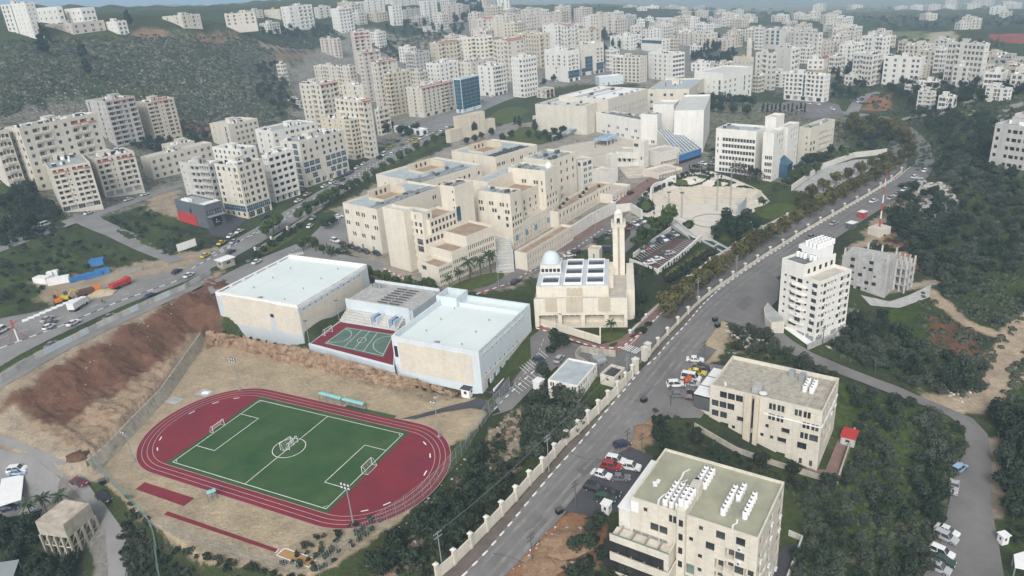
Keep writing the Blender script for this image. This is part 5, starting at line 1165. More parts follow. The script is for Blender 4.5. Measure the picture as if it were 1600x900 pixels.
def light_well(wo,x0,x1,y0,y1,H,m='stone_tan'):
 """raised inner court walls above the roof: the well itself"""
 mb=MB();t=.3
 mb.bx(x0,x1,y0,y0+t,H+.01,H+1.1);mb.bx(x0,x1,y1-t,y1,H+.01,H+3.4);mb.bx(x0,x0+t,y0+t,y1-t,H+.01,H+1.1);mb.bx(x1-t,x1,y0+t,y1-t,H+.01,H+3.0);mb.obj('light_well',m,wo)
 mb=MB();mb.bx(x0+t,x1-t,y0+t,y1-t,H+.005,H+.03);mb.obj('well_floor','roof_tan',wo)
 for i in range(3):
  mb=MB();xx=x0+(x1-x0)*(.3+.2*i);mb.bx(xx,xx+.9,y1-t-.03,y1-t-.002,H+.8,H+2.4);mb.obj('well_window','dark',wo)
# --- front left faculty
A=Fac('long stepped cream faculty building with tan roof terraces and a row of palms in front')
wo,P,a,Wx,Wy,H=A.vol((588,327),(535,315),(690,290),398,floors=4,L=['d.d.d.','.p.p.p.','p.p.p.p','p.pp.p'],R='p..p',roof='roof_blue');light_well(wo,Wx*.28,Wx*.62,Wy*.35,Wy*.8,H);roof_plant(wo,Wx,Wy*.4,H,14,3);AA=a
wo,P,a,Wx,Wy,H=A.vol((630,330),(597,322.5),(645,320),425,ang=AA,floors=7,L='.....',R='....',roof='roof_pale')
wo,P,a,Wx,Wy,H=A.vol((659,333.5),(629,330),(674,325),425,ang=AA,floors=8,L=['....','nnnnnn','nnnnnn','nnnnnn','qqqq','qqqq','qqqq','n.n.'],R=['...']*7+['.q'],roof='roof_blue')
wo,P,a,Wx,Wy,H=A.vol((671,344),(640,338),(713,322),424,ang=AA,floors=7,R=['......','......','.qqqqq','qqqqqq','qqqqqqq','qqqqqqq','qqqqqqq'],L='...',roof='roof_tan',B='q.q.q',E='...')
V3=A.last
def along(px,top_guess,base):     # distance along the facade at which a vertical edge shows at px
 u=np.array([math.cos(base[1]),math.sin(base[1])]);b=np.array(base[0]);l,h_=.5,90
 for _ in range(40):
  m_=(l+h_)/2;x=proj((b[0]+u[0]*m_,b[1]+u[1]*m_,b[2]+top_guess))[0]
  if x<px:l=m_
  else:h_=m_
 return l
eA=np.array([math.cos(AA),math.sin(AA),0]);P4=np.array(V3[1])+eA*(V3[3]-.01);H4=24.
for _ in range(40):H4+=(proj((P4[0],P4[1],P4[2]+H4))[1]-292)*.12
W4=along(737.5,H4,(P4,AA))
wo,P,a,Wx,Wy,H=A.vol(None,None,None,loc=(P4,AA,W4,7.,H4),floors=9,R='.....',L='....s',roof='roof_sand');roof_plant(wo,Wx,Wy,H,12,8);mb=MB();mb.bx(.0,1.8,-.25,-.002,H*.55,H*.75);mb.obj('blue_panel','glass_blue',wo)
lo=place((684.7,417.5),(656,408.5),(707,408),448,name='terr');A5=lo[1]
xs=lambda px,y:px
wo,P,a,Wx,Wy,H=A.vol((684.7,417.5),(656,408.5),(707,408),loc=lo,floors=3,R='nnnnnnnn',L=['....','...','g..'],roof='roof_tan',m='stone_campus')
e=Vector((math.cos(A5),math.sin(A5),0));P1=Vector(lo[0])+e*(lo[2]+.0)
w1=lo[2];w2=along(728,14,lo);w3=along(770.7,17,lo)
A.vol(None,None,None,loc=(np.array(Vector(lo[0])+e*w1),A5,w2-w1,lo[3]+1.5,lo[4]+3.3),floors=4,R=['nnnnnnnn','nnnnnnnn','nnnnnnnn','........'],L='...',roof='roof_tan')
wo,P,a,Wx,Wy,H=A.vol(None,None,None,loc=(np.array(Vector(lo[0])+e*w2),A5,w3-w2,lo[3]+3.2,lo[4]+6.6),floors=5,R=['d.nnnnd.nnnn.','nnnnnnnnnnnnnn','nnnnnnnnnnnnnn','nnnnnnnnnnnnnn','............'],L='....',roof='roof_tan')
n=Vector((-e.y,e.x,0));A.vol(None,None,None,loc=(np.array(Vector(lo[0])+e*(w1-2)+n*(lo[3]+1.51)),A5,w2-w1+2,5.5,lo[4]+7),floors=5,R=['......','......','......','.qqqq','qqqqq'],L=['..','..','..','g','g'],roof='roof_sand')
# stairs between the two faculties
def steps(label,pts,zs,w,m='concrete_pale',name='stair',rail=True):
 """a flight of real steps along a ground polyline; zs = heights at the points"""
 c=np.array(pts[0]);t=thing(name,label,'stairs',(c[0],c[1],zs[0]));mb=MB();rb=MB()
 for (p0,p1,z0,z1) in zip(pts[:-1],pts[1:],zs[:-1],zs[1:]):
  p0,p1=np.array(p0),np.array(p1);L_=np.linalg.norm(p1-p0);d=(p1-p0)/L_;nn=np.array([-d[1],d[0]]);k=max(1,int(abs(z1-z0)/.3))
  for i in range(k):
   q0,q1=p0+d*L_*i/k,p0+d*L_*(i+1)/k;z=max(z0+(z1-z0)*i/k,z0+(z1-z0)*(i+1)/k)
   mb.prism([tuple(q-c) for q in (q0-nn*w/2,q1-nn*w/2,q1+nn*w/2,q0+nn*w/2)],min(z0,z1)-zs[0]-3,z-zs[0])
  if rail:
   for s in (-1,1):
    A_,B_=p0+nn*s*(w/2+.15),p1+nn*s*(w/2+.15);q=[A_-nn*.15,B_-nn*.15,B_+nn*.15,A_+nn*.15];hs=[z0,z1,z1,z0];n0=len(rb.v)
    for p,h_ in zip(q,hs):rb.v.append((p[0]-c[0],p[1]-c[1],h_-zs[0]-3))
    for p,h_ in zip(q,hs):rb.v.append((p[0]-c[0],p[1]-c[1],h_-zs[0]+1.0))
    for f in ((4,5,6,7),(0,1,5,4),(1,2,6,5),(2,3,7,6),(3,0,4,7)):rb.f.append(tuple(n0+i for i in f));rb.m.append(0)
 tag(mb.obj('steps',m,t),kind='stuff')
 if rb.v:tag(rb.obj('side_wall','paint_blue_grey',t),kind='stuff')
 return t
g0,g1_,g2_,g3=[G(*p) for p in ((790,426),(789,402),(783,385),(777,366))]
steps('zigzag grey outdoor stairs between the two stepped faculties',[g0[:2],g1_[:2]],[6.3,8.2],5.5);steps('upper flight of the grey stairs between the two stepped faculties',[g1_[:2],g2_[:2],g3[:2]],[8.4,11,13.5],5)
# --- second stepped faculty
B=Fac('second stepped cream faculty building with blue doors above its tan terrace')
wo,P,a,Wx,Wy,H=B.vol((796.5,303.5),(744,297.5),(814,296),391,floors=8,R=['nnnn','nnnnnn','nnnnnn','qqqq','qqqq','.q.','.q.','...'],L=['....','....','....','...q','..qq','p.p.p','p.p.pn','.....'],roof='roof_blue',clutter=0);roof_plant(wo,Wx,Wy,H,10,4);AB_=a;b1=(P,a,Wx,Wy,H)
eB=Vector((math.cos(AB_),math.sin(AB_),0));nB=Vector((-eB.y,eB.x,0));PB=Vector(b1[0]);bb=(b1[0],AB_)
wx2=along(852,20,bb);wx3=along(871,20,bb);wx1=b1[2]
wo,P,a,Wx,Wy,H=B.vol((849,284),(807.5,277),(868,277),loc=(np.array(PB+eB*wx2),AB_,wx3-wx2,b1[3]+2,b1[4]+.9+2.6),floors=8,R=['......','nnnnnn','nnnnnn','qqqq','qqqq','.q.','.q.','...'],L=['....','....','...','...','....','n.p.pn','n.p.pn','......'],roof='roof_blue');roof_plant(wo,Wx,Wy,H,9,5)
mb=MB();mb.lathe((Wx*.75,Wy*.1+.8,H),[(1.3,0),(1.5,.8),(1.25,1.7),(.6,2.3),(.1,2.5)],12);mb.obj('roof_dome','paint_white',wo,smooth=True)
B.vol(None,None,None,loc=(np.array(PB+eB*wx1+nB*3.2),AB_,wx2-wx1,b1[3]-4,b1[4]-2.),floors=7,R=['....','....','....','.qq.nn','qqqq','qqqq','.....'],L='...',roof='roof_tan',B='q.q.q')
B.vol(None,None,None,loc=(np.array(PB+eB*wx1+nB*.0),AB_,wx2-wx1,3.1,b1[4]*.44),floors=4,R=['nnnnnnnn','nnnnnnnn','nnnnnnnn','........'],L='.',roof='roof_sand')
wo,P,a,Wx,Wy,H=B.vol(None,None,None,loc=(np.array(PB+eB*wx1+nB*(-.0)+nB*b1[3]),AB_,wx3-wx1,7,b1[4]+2.2),floors=8,R='......',L='...',roof='roof_blue')
tb=place((822.5,395.6),(803.7,392),(895,365),423,ang=AB_,name='tan terrace');wo,P,a,Wx,Wy,H=B.vol(None,None,None,loc=tb,floors=2,R=['nnnnnnnnnnnnnnnnnnn','nnnnnnnnnnnnnnnnnnn'],L='...',roof='roof_tan',name='terrace_wing')
for i,px in enumerate((2.5,9,15.5,24.5)):
 link('door',window_mesh(1.8,2.2,'bdoor'),B.t,PB+eB*px-nB*.03-B.t.location+Vector((0,0,b1[4]*.20)),AB_)
# --- long terrace range, blank cream retaining wall
Cc=Fac('long low cream terrace range with a band of dark windows beside the street',m='stone_campus')
wo,P,a,Wx,Wy,H=Cc.vol((872,331),(850,300),(956,302),357,ang=AB_,floors=2,R=['nnnnnnnnnnnnnnnnnnnn','qqqqqqqqqqqqqqqq'],L='..',roof='roof_tan')
for i in range(7):
 mb=MB();x=Wx*.1+i*Wx*.12;mb.box((x,2+(i % 3)*1.5,H+.02),1.1,1.1,.5);mb.lathe((x,2+(i % 3)*1.5,H+.5),[(.5,0),(.7,.5),(.5,1.1),(.1,1.4)],7,1);mb.obj('planter',['concrete_pale','leaf_dark'],wo)
D_=Fac('low cream arcade range with square openings above the street')
D_.vol((957,304),(930,292),(985,290),319,ang=AB_,floors=1,R='OOOOO',L='..',roof='roof_sand');D_.vol((1029,271),(1004,256),(1066,245),281,floors=1,R='OOOOOOOO',L='...',roof='roof_sand')
# --- courtyard faculties behind
C1=Fac('cream courtyard block with roof plant, behind the front left faculty')
wo,P,a,Wx,Wy,H=C1.vol((656,286),(587,271),(752,256),h=14,floors=3,R='.q.qq.qqqq.q',L='.s...s..',roof='roof_blue');light_well(wo,Wx*.35,Wx*.72,Wy*.42,Wy*.75,H);roof_plant(wo,Wx*.9,Wy*.35,H,22,11)
C2=Fac('cream courtyard block with a tan inner court beside the gateway gardens')
wo,P,a,Wx,Wy,H=C2.vol((774,245.5),(705,237),(839,227),h=15,floors=3,R='pp.p.p.ps',L='..s..',roof='roof_blue');light_well(wo,Wx*.15,Wx*.6,Wy*.4,Wy*.75,H);roof_plant(wo,Wx*.9,Wy*.3,H,24,12,'metal_dark')
C3=Fac('cream hall block with three rows of square windows over a pillared opening')
wo,P,a,Wx,Wy,H=C3.vol((861,251),(817,246),(900,238),h=19,floors=5,R=['OO..','OO..','qqqq','qqqq','qqqq'],L='....',roof='roof_blue');roof_plant(wo,Wx,Wy,H,12,13)
C3.vol((909.5,251),(892,247.5),(926,244),301,floors=5,R=['nnnnnn','pp','pp','pp','WW'],L=['..','..','..','..','.w'],roof='roof_sand',m='stone_pale')
C4=Fac('white stepped hall with columns and terraces between plaza and street',m='stone_pale')
C4.vol((954.5,242.5),(947,240),(962,240),286,floors=4,R='..',L='..',roof='roof_sand')
C4.vol((948,268),(926,262),(962,259),300,floors=3,R=['OOOO','....','....'],L='...',roof='roof_sand')
C4.vol((1006,221),(989,219),(1012,218),263,floors=4,R='..',L=['..','.h','..','W.'],roof='roof_sand')
C4.vol((1003,238),(962,237),(1012,232),262,floors=3,R='.',L=['....','OOOOO','.....'],roof='paving_tan')
C4.vol((1032,238),(1009,232),(1062,222),262,floors=2,R=['OOOOOO','......'],L='...',roof='roof_sand')
# --- theatre and library group
D1=Fac('large plain cream theatre hall with a pillared porch','theatre','theatre','stone_cream')
wo,P,a,Wx,Wy,H=D1.vol((916,166),(836,162.5),(949,155),211,floors=4,R='....',L='......',roof='roof_pale');roof_plant(wo,Wx,Wy,H,14,21)
D1.vol((884,187),(832,181),(889,184),206,floors=1,R='.',L='OOO..p',roof='roof_sand',name='porch')
wo,P,a,Wx,Wy,H=D1.vol((950,155),(873,150),(1012,139),h=19,floors=5,R=['','','xxxxxxxxxxxxxx','nnnnnnnnnnnn',''] if False else ['....','....','nnnnnnnnnnnnnn','nnnnnnnnnnnnnn','....'],L='....',roof='paint_white');roof_plant(wo,Wx,Wy,H,16,22)
D3=Fac('white library building with paired tall windows facing the plaza','library','library','stone_white')
wo,P,a,Wx,Wy,H=D3.vol((1001,187),(931,176.5),(1020,172),222,floors=3,L=['..O.pp.pp.pp'[3:],'.pppp','.....'],R='.',roof='roof_dark');roof_plant(wo,Wx,Wy,H,18,23)
wo,P,a,Wx,Wy,H=D3.vol((1027,179),(1001,177.5),(1034,170),227,floors=3,L=['.p','...','...'],R='...',roof='roof_dark');roof_plant(wo,Wx,Wy,H,8,24)
D4=Fac('tall white windowless auditorium walls beside the sloping glass roof','auditorium','auditorium','stone_white')
D4.vol((1053,163),(1021,163),(1062,157),218,floors=3,L='...',R='.',roof='roof_pale');D4.vol((1100,172),(1053.5,173),(1112,163),238,floors=3,L='...',R='..',roof='roof_pale')
# sloping glazed lattice roof with a blue fascia
gt=thing('glazed_roof','sloping glazed lattice roof with a blue fascia below the auditorium walls','glass roof',G(1065,245));go=gt.location
TLc,TRc,BRc,BLc=[Vector(at_z(x,y,z))-go for x,y,z in ((1027,202,20),(1062,207,19),(1096,232,13.5),(1061,243,13.5))]
bil=lambda u,v:TLc*(1-u)*(1-v)+TRc*u*(1-v)+BRc*u*v+BLc*(1-u)*v
nu,nv=7,9;upz=Vector((0,0,.18))
for i in range(nu):
 for j in range(nv):
  mb=MB();mb.face([bil((i+.06)/nu,(j+.06)/nv),bil((i+.94)/nu,(j+.06)/nv),bil((i+.94)/nu,(j+.94)/nv),bil((i+.06)/nu,(j+.94)/nv)]);mb.obj('pane','glass_roof',gt)
for i in range(nu+1):mb=MB();mb.tube([bil(i/nu,0)+upz,bil(i/nu,1)+upz],.22,4);mb.obj('rafter','metal_white',gt)
for j in range(nv+1):mb=MB();mb.tube([bil(0,j/nv)+upz,bil(1,j/nv)+upz],.22,4);mb.obj('purlin','metal',gt)
mb=MB();dz=Vector((0,0,-13.5+9));mb.face([BLc,BRc,BRc+Vector((0,0,-3)),BLc+Vector((0,0,-3))],0);mb.face([BLc+Vector((0,0,-3)),BRc+Vector((0,0,-3)),BRc+dz*1.6,BLc+dz*1.6],1);mb.face([TLc,BLc,BLc+dz*1.6,TLc+Vector((0,0,-12))],2);mb.obj('front_wall',['blue_tarp','dark','stone_pale'],gt)
# plaza pavilion and shade canopies
pv=thing('plaza_pavilion','blue grey roofed pavilion standing on the upper plaza','pavilion',G(947,224),AB_)
mb=MB();mb.box((0,0,3.2),15,10,1.2,0,0,True,(9,5));mb.obj('roof','canopy_blue',pv)
for i in range(5):
 mb=MB();mb.box((-5+i*2.5,-3,3.7),1.2,.5,.6);mb.obj('skylight','paint_white',pv)
for x in (-6.5,-2.2,2.2,6.5):
 for y in (-4.2,4.2):mb=MB();mb.tube([(x,y,-1),(x,y,3.3)],.18,6);mb.obj('column','metal_white',pv)
def canopy(label,p0,p1,w=3.4,h=3.):
 a_,b_=G(*p0),G(*p1);L_=np.linalg.norm((b_-a_)[:2]);t=thing('shade_canopy',label,'canopy',(a_+b_)/2,math.atan2(b_[1]-a_[1],b_[0]-a_[0]));mb=MB();mb.box((0,0,h),L_,w,.25,0,0,True,(L_,w*.75));mb.obj('roof','canopy_blue',t)
 for i in range(int(L_/4)+1):
  x=-L_/2+.3+i*(L_-.6)/max(1,int(L_/4))
  for y in (-w/2+.4,w/2-.4):mb=MB();mb.tube([(x,y,-.5),(x,y,h)],.08,5);mb.obj('post','metal',t)
canopy('long blue shade canopy along the plaza lawn',(860,222),(887,213));canopy('short blue shade canopy continuing the long one',(889,212),(903,208))
# --- north east faculty pair
E1=Fac('big white faculty block with rows of small windows and a blue glass entrance',m='stone_white')
wo,P,a,Wx,Wy,H=E1.vol((1182,205),(1119,200.5),(1200,199),276,floors=7,L=['.qqqqqqqqqqq','.qqqqqqqqqqq','.qqqqqqqqqqq','n.qqqqqqqqqqq','n.qqqqqqqqqqq','n.qqqqqqqqqqq','........'],R='....',roof='roof_blue');AE=a;roof_plant(wo,Wx,Wy,H,10,31)
wo,P,a,Wx,Wy,H=E1.vol((1210,208),(1193,206),(1226,200),284,ang=AE,floors=7,L=['.qqqq','.qqqq','.qqqq','.qqqq','......','.....','....'],R=['.s.q','...q','...q','...q','...q','..qq','.qqq'],roof='roof_pale')
wo,P,a,Wx,Wy,H=E1.vol((1232,199),(1216,197),(1249,192),272,ang=AE,floors=7,L='....',R=['...s','..s','..q','..q','..q','.qqq','.qqq'],roof='roof_sand')
wo,P,a,Wx,Wy,H=E1.vol((1213,183),(1196,181),(1226,178),270,ang=AE,floors=8,R='....',L='...',roof='roof_sand')
gb=thing('glass_porch','pointed blue glass entrance porch of the big white faculty block','porch',G(1223,275),AE);mb=MB();mb.prism([(-3,-3),(3,-3),(3,3),(-3,3)],0,6);mb.box((0,0,6),6,6,3.5,0,0,True,(.3,.3));mb.obj('glazing','glass_blue',gb)
E2=Fac('cream faculty block with a grid of balcony windows, right of the big white one',m='stone_cream')
wo,P,a,Wx,Wy,H=E2.vol((1267,200),(1249,197.5),(1305,185),259,floors=6,R=['ww.bbbbs','ww.bbbbs','ww.bbbbs','ww.bbbbs','nn.bbbss','........'],L=['.s','.s','.s','.s','.s','..'],roof='roof_grey',clutter=3);roof_plant(wo,Wx,Wy,H,8,32)
# --- gateway building
gw=Fac('cream gateway building with a tall pointed arch','gateway','gateway','stone_tan');wo,P,a,Wx,Wy,H=gw.vol((714,183),(708,181),(757,172),219,floors=1,R='....',L='.',roof='roof_sand',par=.4)
mb=MB()      # pointed arch recess built as stepped dark niche with a proud frame
for i in range(9):
 f=i/8;z0=H*.28+i*.62;hw=2.4*(1-max(0,f-.55)/.45*.92);mb.bx(Wx*.58-hw,Wx*.58+hw,-.06,-.003,z0,z0+.62)
mb.obj('arch_niche','dark',wo);mb=MB();mb.bx(Wx*.58-3.6,Wx*.58-2.6,-.35,-.003,H*.2,H*.92);mb.bx(Wx*.58+2.6,Wx*.58+3.6,-.35,-.003,H*.2,H*.92);mb.bx(Wx*.58-3.6,Wx*.58+3.6,-.36,-.003,H*.92,H*.98);mb.obj('arch_frame','stone_tan',wo)
gw.vol((703,204),(699,203),(720,199),224,floors=1,R='..',L='.',roof='roof_sand',par=.4);gw.vol((758,188),(754,187),(773,183),208,floors=1,R='.x',L='.',roof='roof_sand',par=.4)
# ------------------------------------------------------------------ mosque with minaret
ZB=5.1;Z1,Z2=ZB+8.6,ZB+11.6
mq=thing('mosque','cream stone mosque with a pale blue dome and skylit roof','mosque',at_z(840,506,ZB));mo=mq.location
fl_,fr_=np.array(at_z(834,470,Z1)[:2]),np.array(at_z(980,468,Z1)[:2]);ux=(fr_-fl_)/np.linalg.norm(fr_-fl_);uy=np.array([-ux[1],ux[0]]);WM_=np.linalg.norm(fr_-fl_);aM=math.atan2(ux[1],ux[0])
def mp(x,y):q=fl_+ux*x+uy*y;return (q[0]-mo.x,q[1]-mo.y,0)
mb=MB();wl=[]
bays=[(1.2,WM_*.255),(WM_*.295,WM_*.50),(WM_*.545,WM_*.755),(WM_*.80,WM_*.965)]
ops=[[b0,b1,.15,3.9,3.2,'open'] for b0,b1 in bays]
facade(mb,wl,(0,0,0),(1,0,0),(0,-1,0),WM_,[[0,4.3,ops],[4.3,8.6,[]]]);facade(mb,wl,(0,20,0),(0,-1,0),(-1,0,0),20,[[0,8.6,[]]]);facade(mb,wl,(WM_,0,0),(0,1,0),(1,0,0),20,[[0,8.6,[]]])
mb.face([(0,0,8.1),(WM_,0,8.1),(WM_,20,8.1),(0,20,8.1)]);mb.bx(0,WM_,-.004,19.9,-3,-.01)
mb.bx(WM_-.01,WM_+2.2,5,26,-3,9.4);wo=mb.obj('prayer_hall','stone_campus',mq,Vector((fl_[0],fl_[1],ZB))-mo,aM);add_windows([w_ for w_ in wl if False],wo,False)
for b0,b1 in bays[:3]:
 for i in range(3):mb=MB();x=b0+(b1-b0)*(.2+.3*i);mb.bx(x-.6,x+.6,2.95,3.18,2.3,3.6);mb.obj('window','dark',wo)
mb=MB();mb.bx(.1,WM_-.1,.1,4.2,8.105,8.16);mb.bx(WM_*.78,WM_-.2,4.2,20,8.105,8.16);mb.obj('terrace','roof_sand',wo)
mb=MB();mb.bx(0,WM_,0,.3,8.6,9.1);mb.bx(WM_-.3,WM_,.31,5,8.6,9.1);mb.obj('parapet','stone_pale',wo)
def arch(mb,xc,y,z0,w_,h_,d,n=8,mi=0):
 pts=[(xc-w_/2,z0),(xc+w_/2,z0),(xc+w_/2,z0+h_-w_/2)]+[(xc+w_/2*math.cos(t),z0+h_-w_/2+w_/2*math.sin(t)) for t in np.linspace(0,math.pi,n)[1:-1]]+[(xc-w_/2,z0+h_-w_/2)]
 k=len(pts);n0=len(mb.v);mb.v+=[(x,y,z) for x,z in pts]+[(x,y-d,z) for x,z in pts]
 mb.f.append(tuple(n0+k+i for i in range(k)));mb.m.append(mi)
 for i in range(k):j=(i+1) % k;mb.f.append((n0+i,n0+j,n0+k+j,n0+k+i));mb.m.append(1 if mi==0 else mi)
for xc in [WM_*.155,WM_*.215,WM_*.725,WM_*.79]:mb=MB();arch(mb,xc,.0,5.2,1.75,4.5,.28);mb.obj('blind_arch',['stone_arch','stone_campus'],wo)
for xc in [WM_*.378,WM_*.437,WM_*.497]:
 mb=MB();arch(mb,xc,0,5.0,1.6,4.6,.3);mb.obj('arched_window',['stone_arch','stone_pale'],wo);mb=MB();arch(mb,xc,3.2,8.75,1.5,2.5,.25);mb.obj('arched_window',['stone_arch','stone_pale'],wo)
ul,ur=np.array(at_z(837.5,448,Z2)[:2]),np.array(at_z(951,446,Z2)[:2]);bk=np.array(at_z(843,407,Z2)[:2])
W2,D2=np.linalg.norm(ur-ul),abs((bk-ul)@ uy)
mb=MB();mb.bx(0,W2,0,D2,-5.6,0);mb.bx(W2+.002,W2+1.3,D2*.28,D2*.5,-5.6,-.3);mb.bx(W2+.002,W2+1.3,D2*.68,D2*.92,-5.6,-.3);uo=mb.obj('upper_hall','stone_campus',mq,Vector((ul[0],ul[1],Z2))-mo,aM)
mb=MB();mb.bx(.15,W2-.15,.15,D2-.15,.004,.06);mb.obj('roof','paint_blue_grey',uo)
cw,chh=W2*.25,D2*.26
for i in range(3):
 for j in range(3):
  if i==0 and j>0:continue
  x0,y0=W2*.07+i*W2*.31,D2*.05+j*D2*.32;mb=MB();t_=.32
  mb.bx(x0,x0+cw,y0,y0+t_,.062,.7);mb.bx(x0,x0+cw,y0+chh-t_,y0+chh,.062,.7);mb.bx(x0,x0+t_,y0+t_,y0+chh-t_,.062,.7);mb.bx(x0+cw-t_,x0+cw,y0+t_,y0+chh-t_,.062,.7);f=mb.obj('skylight_frame','paint_white',uo)
  for k in range(2):mb=MB();ya,yb_=y0+t_+(chh-2*t_)*k/2,y0+t_+(chh-2*t_)*(k+1)/2-.08;zz=(.3,.62) if k==0 else (.62,.3);mb.face([(x0+t_,ya,zz[0]),(x0+cw-t_,ya,zz[0]),(x0+cw-t_,yb_,zz[1]),(x0+t_,yb_,zz[1])]);mb.obj('pane','glass_blue' if k else 'glass',f)
xd,yd=W2*.17,D2*.62;rd=W2*.135
mb=MB();mb.bx(xd-rd*1.12,xd+rd*1.12,yd-rd*1.12,yd+rd*1.12,.064,2.6);dr=mb.obj('dome_drum','stone_pale',uo)
for i in range(5):mb=MB();x=xd-rd*.85+i*rd*.42;mb.bx(x-.42,x+.42,yd-rd*1.12-.06,yd-rd*1.12-.003,.55,1.55);mb.obj('drum_window','dark',dr)
mb=MB();mb.lathe((xd,yd,2.6),[(rd*1.02,0)]+[(rd*math.cos(t),rd*1.15*math.sin(t)+.3) for t in np.linspace(0,1.5,10)],24);mb.obj('dome','dome_blue',uo,smooth=True)
mb=MB();mb.lathe((xd,yd,2.6+rd*1.15+.2),[(.16,0),(.05,.5),(.14,.7),(.02,1.4)],6);mb.obj('finial','gold',uo)
lw=mb=MB();
ml=place((870,473),(868,472),(838,470),None,1,0,name='x') if False else None
# minaret
def msh(px,py,z):return at_z(px,py,z)
mbse=msh(967.5,426,Z1-.4);mt_top=None;hh=24
for _ in range(30):hh+=(proj((mbse[0],mbse[1],mbse[2]+hh))[1]-352)*.12
mt=thing('minaret','tall square cream minaret with a vertical slot behind the mosque','minaret',mbse,aM);s_=3.5
mb=MB();mb.bx(-s_/2,-.28,-s_/2,s_/2,-4,hh);mb.bx(.28,s_/2,-s_/2,s_/2,-4,hh);mb.bx(-.28,.28,-s_/2+.35,s_/2,-4,hh-.4);mb.obj('shaft','stone_campus',mt)
mb=MB();mb.bx(-.275,.275,-s_/2+.31,-s_/2+.345,0,hh-.6);mb.obj('slot','concrete_dirty',mt)
mb=MB();mb.box((0,0,hh),s_+.7,s_+.7,.5);mb.obj('balcony_slab','stone_campus',mt)
for i in range(5):
 for sx,sy in ((1,0),(-1,0),(0,1),(0,-1)):
  q=-1.6+i*.8;mb=MB();x,y=(sx*1.95,q) if sx else (q,sy*1.95);mb.box((x,y,hh+.5),.32,.32,.95);mb.obj('baluster','stone_campus',mt)
mb=MB();mb.box((0,0,hh+.51),2.5,2.5,2.9);mb.lathe((0,0,hh+3.41),[(1.25,0),(1.3,.5),(.95,1.1),(.4,1.5),(.05,1.7)],10);mb.obj('lantern','stone_pale',mt)
for i in range(4):mb=MB();an=i*math.pi/2;mb.box((1.27*math.sin(an),-1.27*math.cos(an),hh+.9),.9 if i % 2==0 else .06,.06 if i % 2==0 else .9,1.7);mb.obj('lantern_opening','dark',mt)
# wings beside the mosque
mw=Fac('small cream stair house with an arched window beside the minaret','stair_house','stair house');mw.vol((936,390),(920,389),(940,386),408,floors=1,L='x',R='.',roof='roof_sand',par=.4)
wl_=thing('mosque_forecourt','sloping cream forecourt wall around the palm lawn in front of the mosque','wall',G(938,536));mb=MB();wall_line(mb,GP([(838,506),(938,537)]),2.2,.4,None,step=3);wall_line(mb,GP([(938,537),(938,518)]),2.0,.4);mb.v=[tuple(Vector(v)-wl_.location) for v in mb.v];mb.obj('wall','stone_campus',wl_)
# ------------------------------------------------------------------ buildings east of the main road
def tanks(parent_obj,spots,z,label,group,s=1.05,m='tank_white'):
 """single roof tanks, each a thing standing on the roof; spots in the building's local frame"""
 mw=parent_obj.matrix_basis;first=None
 for x,y,*zz in spots:
  p=mw@ Vector((x,y,zz[0] if zz else z))
  if first is None:
   t=thing('water_tank',label,'water tank',p,random.uniform(0,6),group,s);mb=MB()
   mb.lathe((0,0,0),[(.44,0),(.5,.06),(.5,.4),(.47,.44),(.5,.48),(.5,1.25),(.42,1.42),(.2,1.5)],14,0);mb.obj('body',m,t,smooth=False)
   mb=MB();mb.lathe((0,0,1.5),[(.2,0),(.2,.08),(.12,.12)],8);mb.obj('lid','metal_dark' if m=='tank_white' else 'tank_black',t);first=t
  else:c=copy_tree(first);c.location=p;c.rotation_euler.z=random.uniform(0,6)
# curved white tower
t,P,a,Wx,Wy,H=building('tower_block','white nine storey tower block with a curved front by the road fork',(1281.5,440.5),(1221,404),(1331,402),538,floors=8,
 R=['k.kk','W.sHs.ww','gg.s.wHw','swsHs.wHw','swsHs.wHw','swsHs.wHw','swsHs.wHw','swsHs.wHw'],L=['k.kk','.W.w','s.gsw','sHwsw','sHwsw','sHwsw','sHwsw','sHwsw'],m='stone_white',roof='roof_sand',clutter=0,solar=0,stair=False,fm='metal_dark',ac=.6)
up=MB();y0=5.2
up.bx(.003,Wx-.01,y0,Wy-.003,H+.003,H+3.4);up.bx(.003,.3,y0+.3,Wy-.3,H+3.4,H+4.1);up.bx(.003,Wx-.01,y0,y0+.3,H+3.4,H+4.1);up.bx(.003,Wx-.01,Wy-.3,Wy-.003,H+3.4,H+4.1);uo=up.obj('top_storey','stone_white',t)
for i in range(5):mb=MB();x=Wx*(.12+.18*i);mb.bx(x,x+.9,y0-.05,y0-.003,H+1.2,H+2.5);mb.obj('window','dark',t)
mb=MB();mb.bx(.31,Wx*.55,y0+.31,Wy-.31,H+3.405,H+3.44);mb.obj('roof','roof_dark',t)
hx0,hx1=Wx*.48,Wx-.6
mb=MB();mb.bx(hx0,hx1,y0+.6,Wy-.2,H+3.41,H+6.6);mb.obj('tank_house','paint_white',t)
mb=MB();mb.bx(hx0-.05,hx0-.003,y0+6,y0+7,H+3.45,H+5.5);mb.obj('door','dark',t)
sp=[(hx0+.7+i*1.22,y0+1.3+j*1.22,H+6.62) for i in range(6) for j in range(int((Wy-y0-2.2)/1.22)) if j !=5]
tanks(t,sp,0,'white water tank in the dense rows on top of the curved white tower','tanks on the curved white tower')
tanks(t,[(hx0-.9,y0+1.0+j*1.12) for j in range(2)]+[(hx0-.9,y0+4.1+j*1.12) for j in range(3)],H+3.45,'white water tank on the lower roof strip of the curved white tower','lower tanks on the curved white tower')
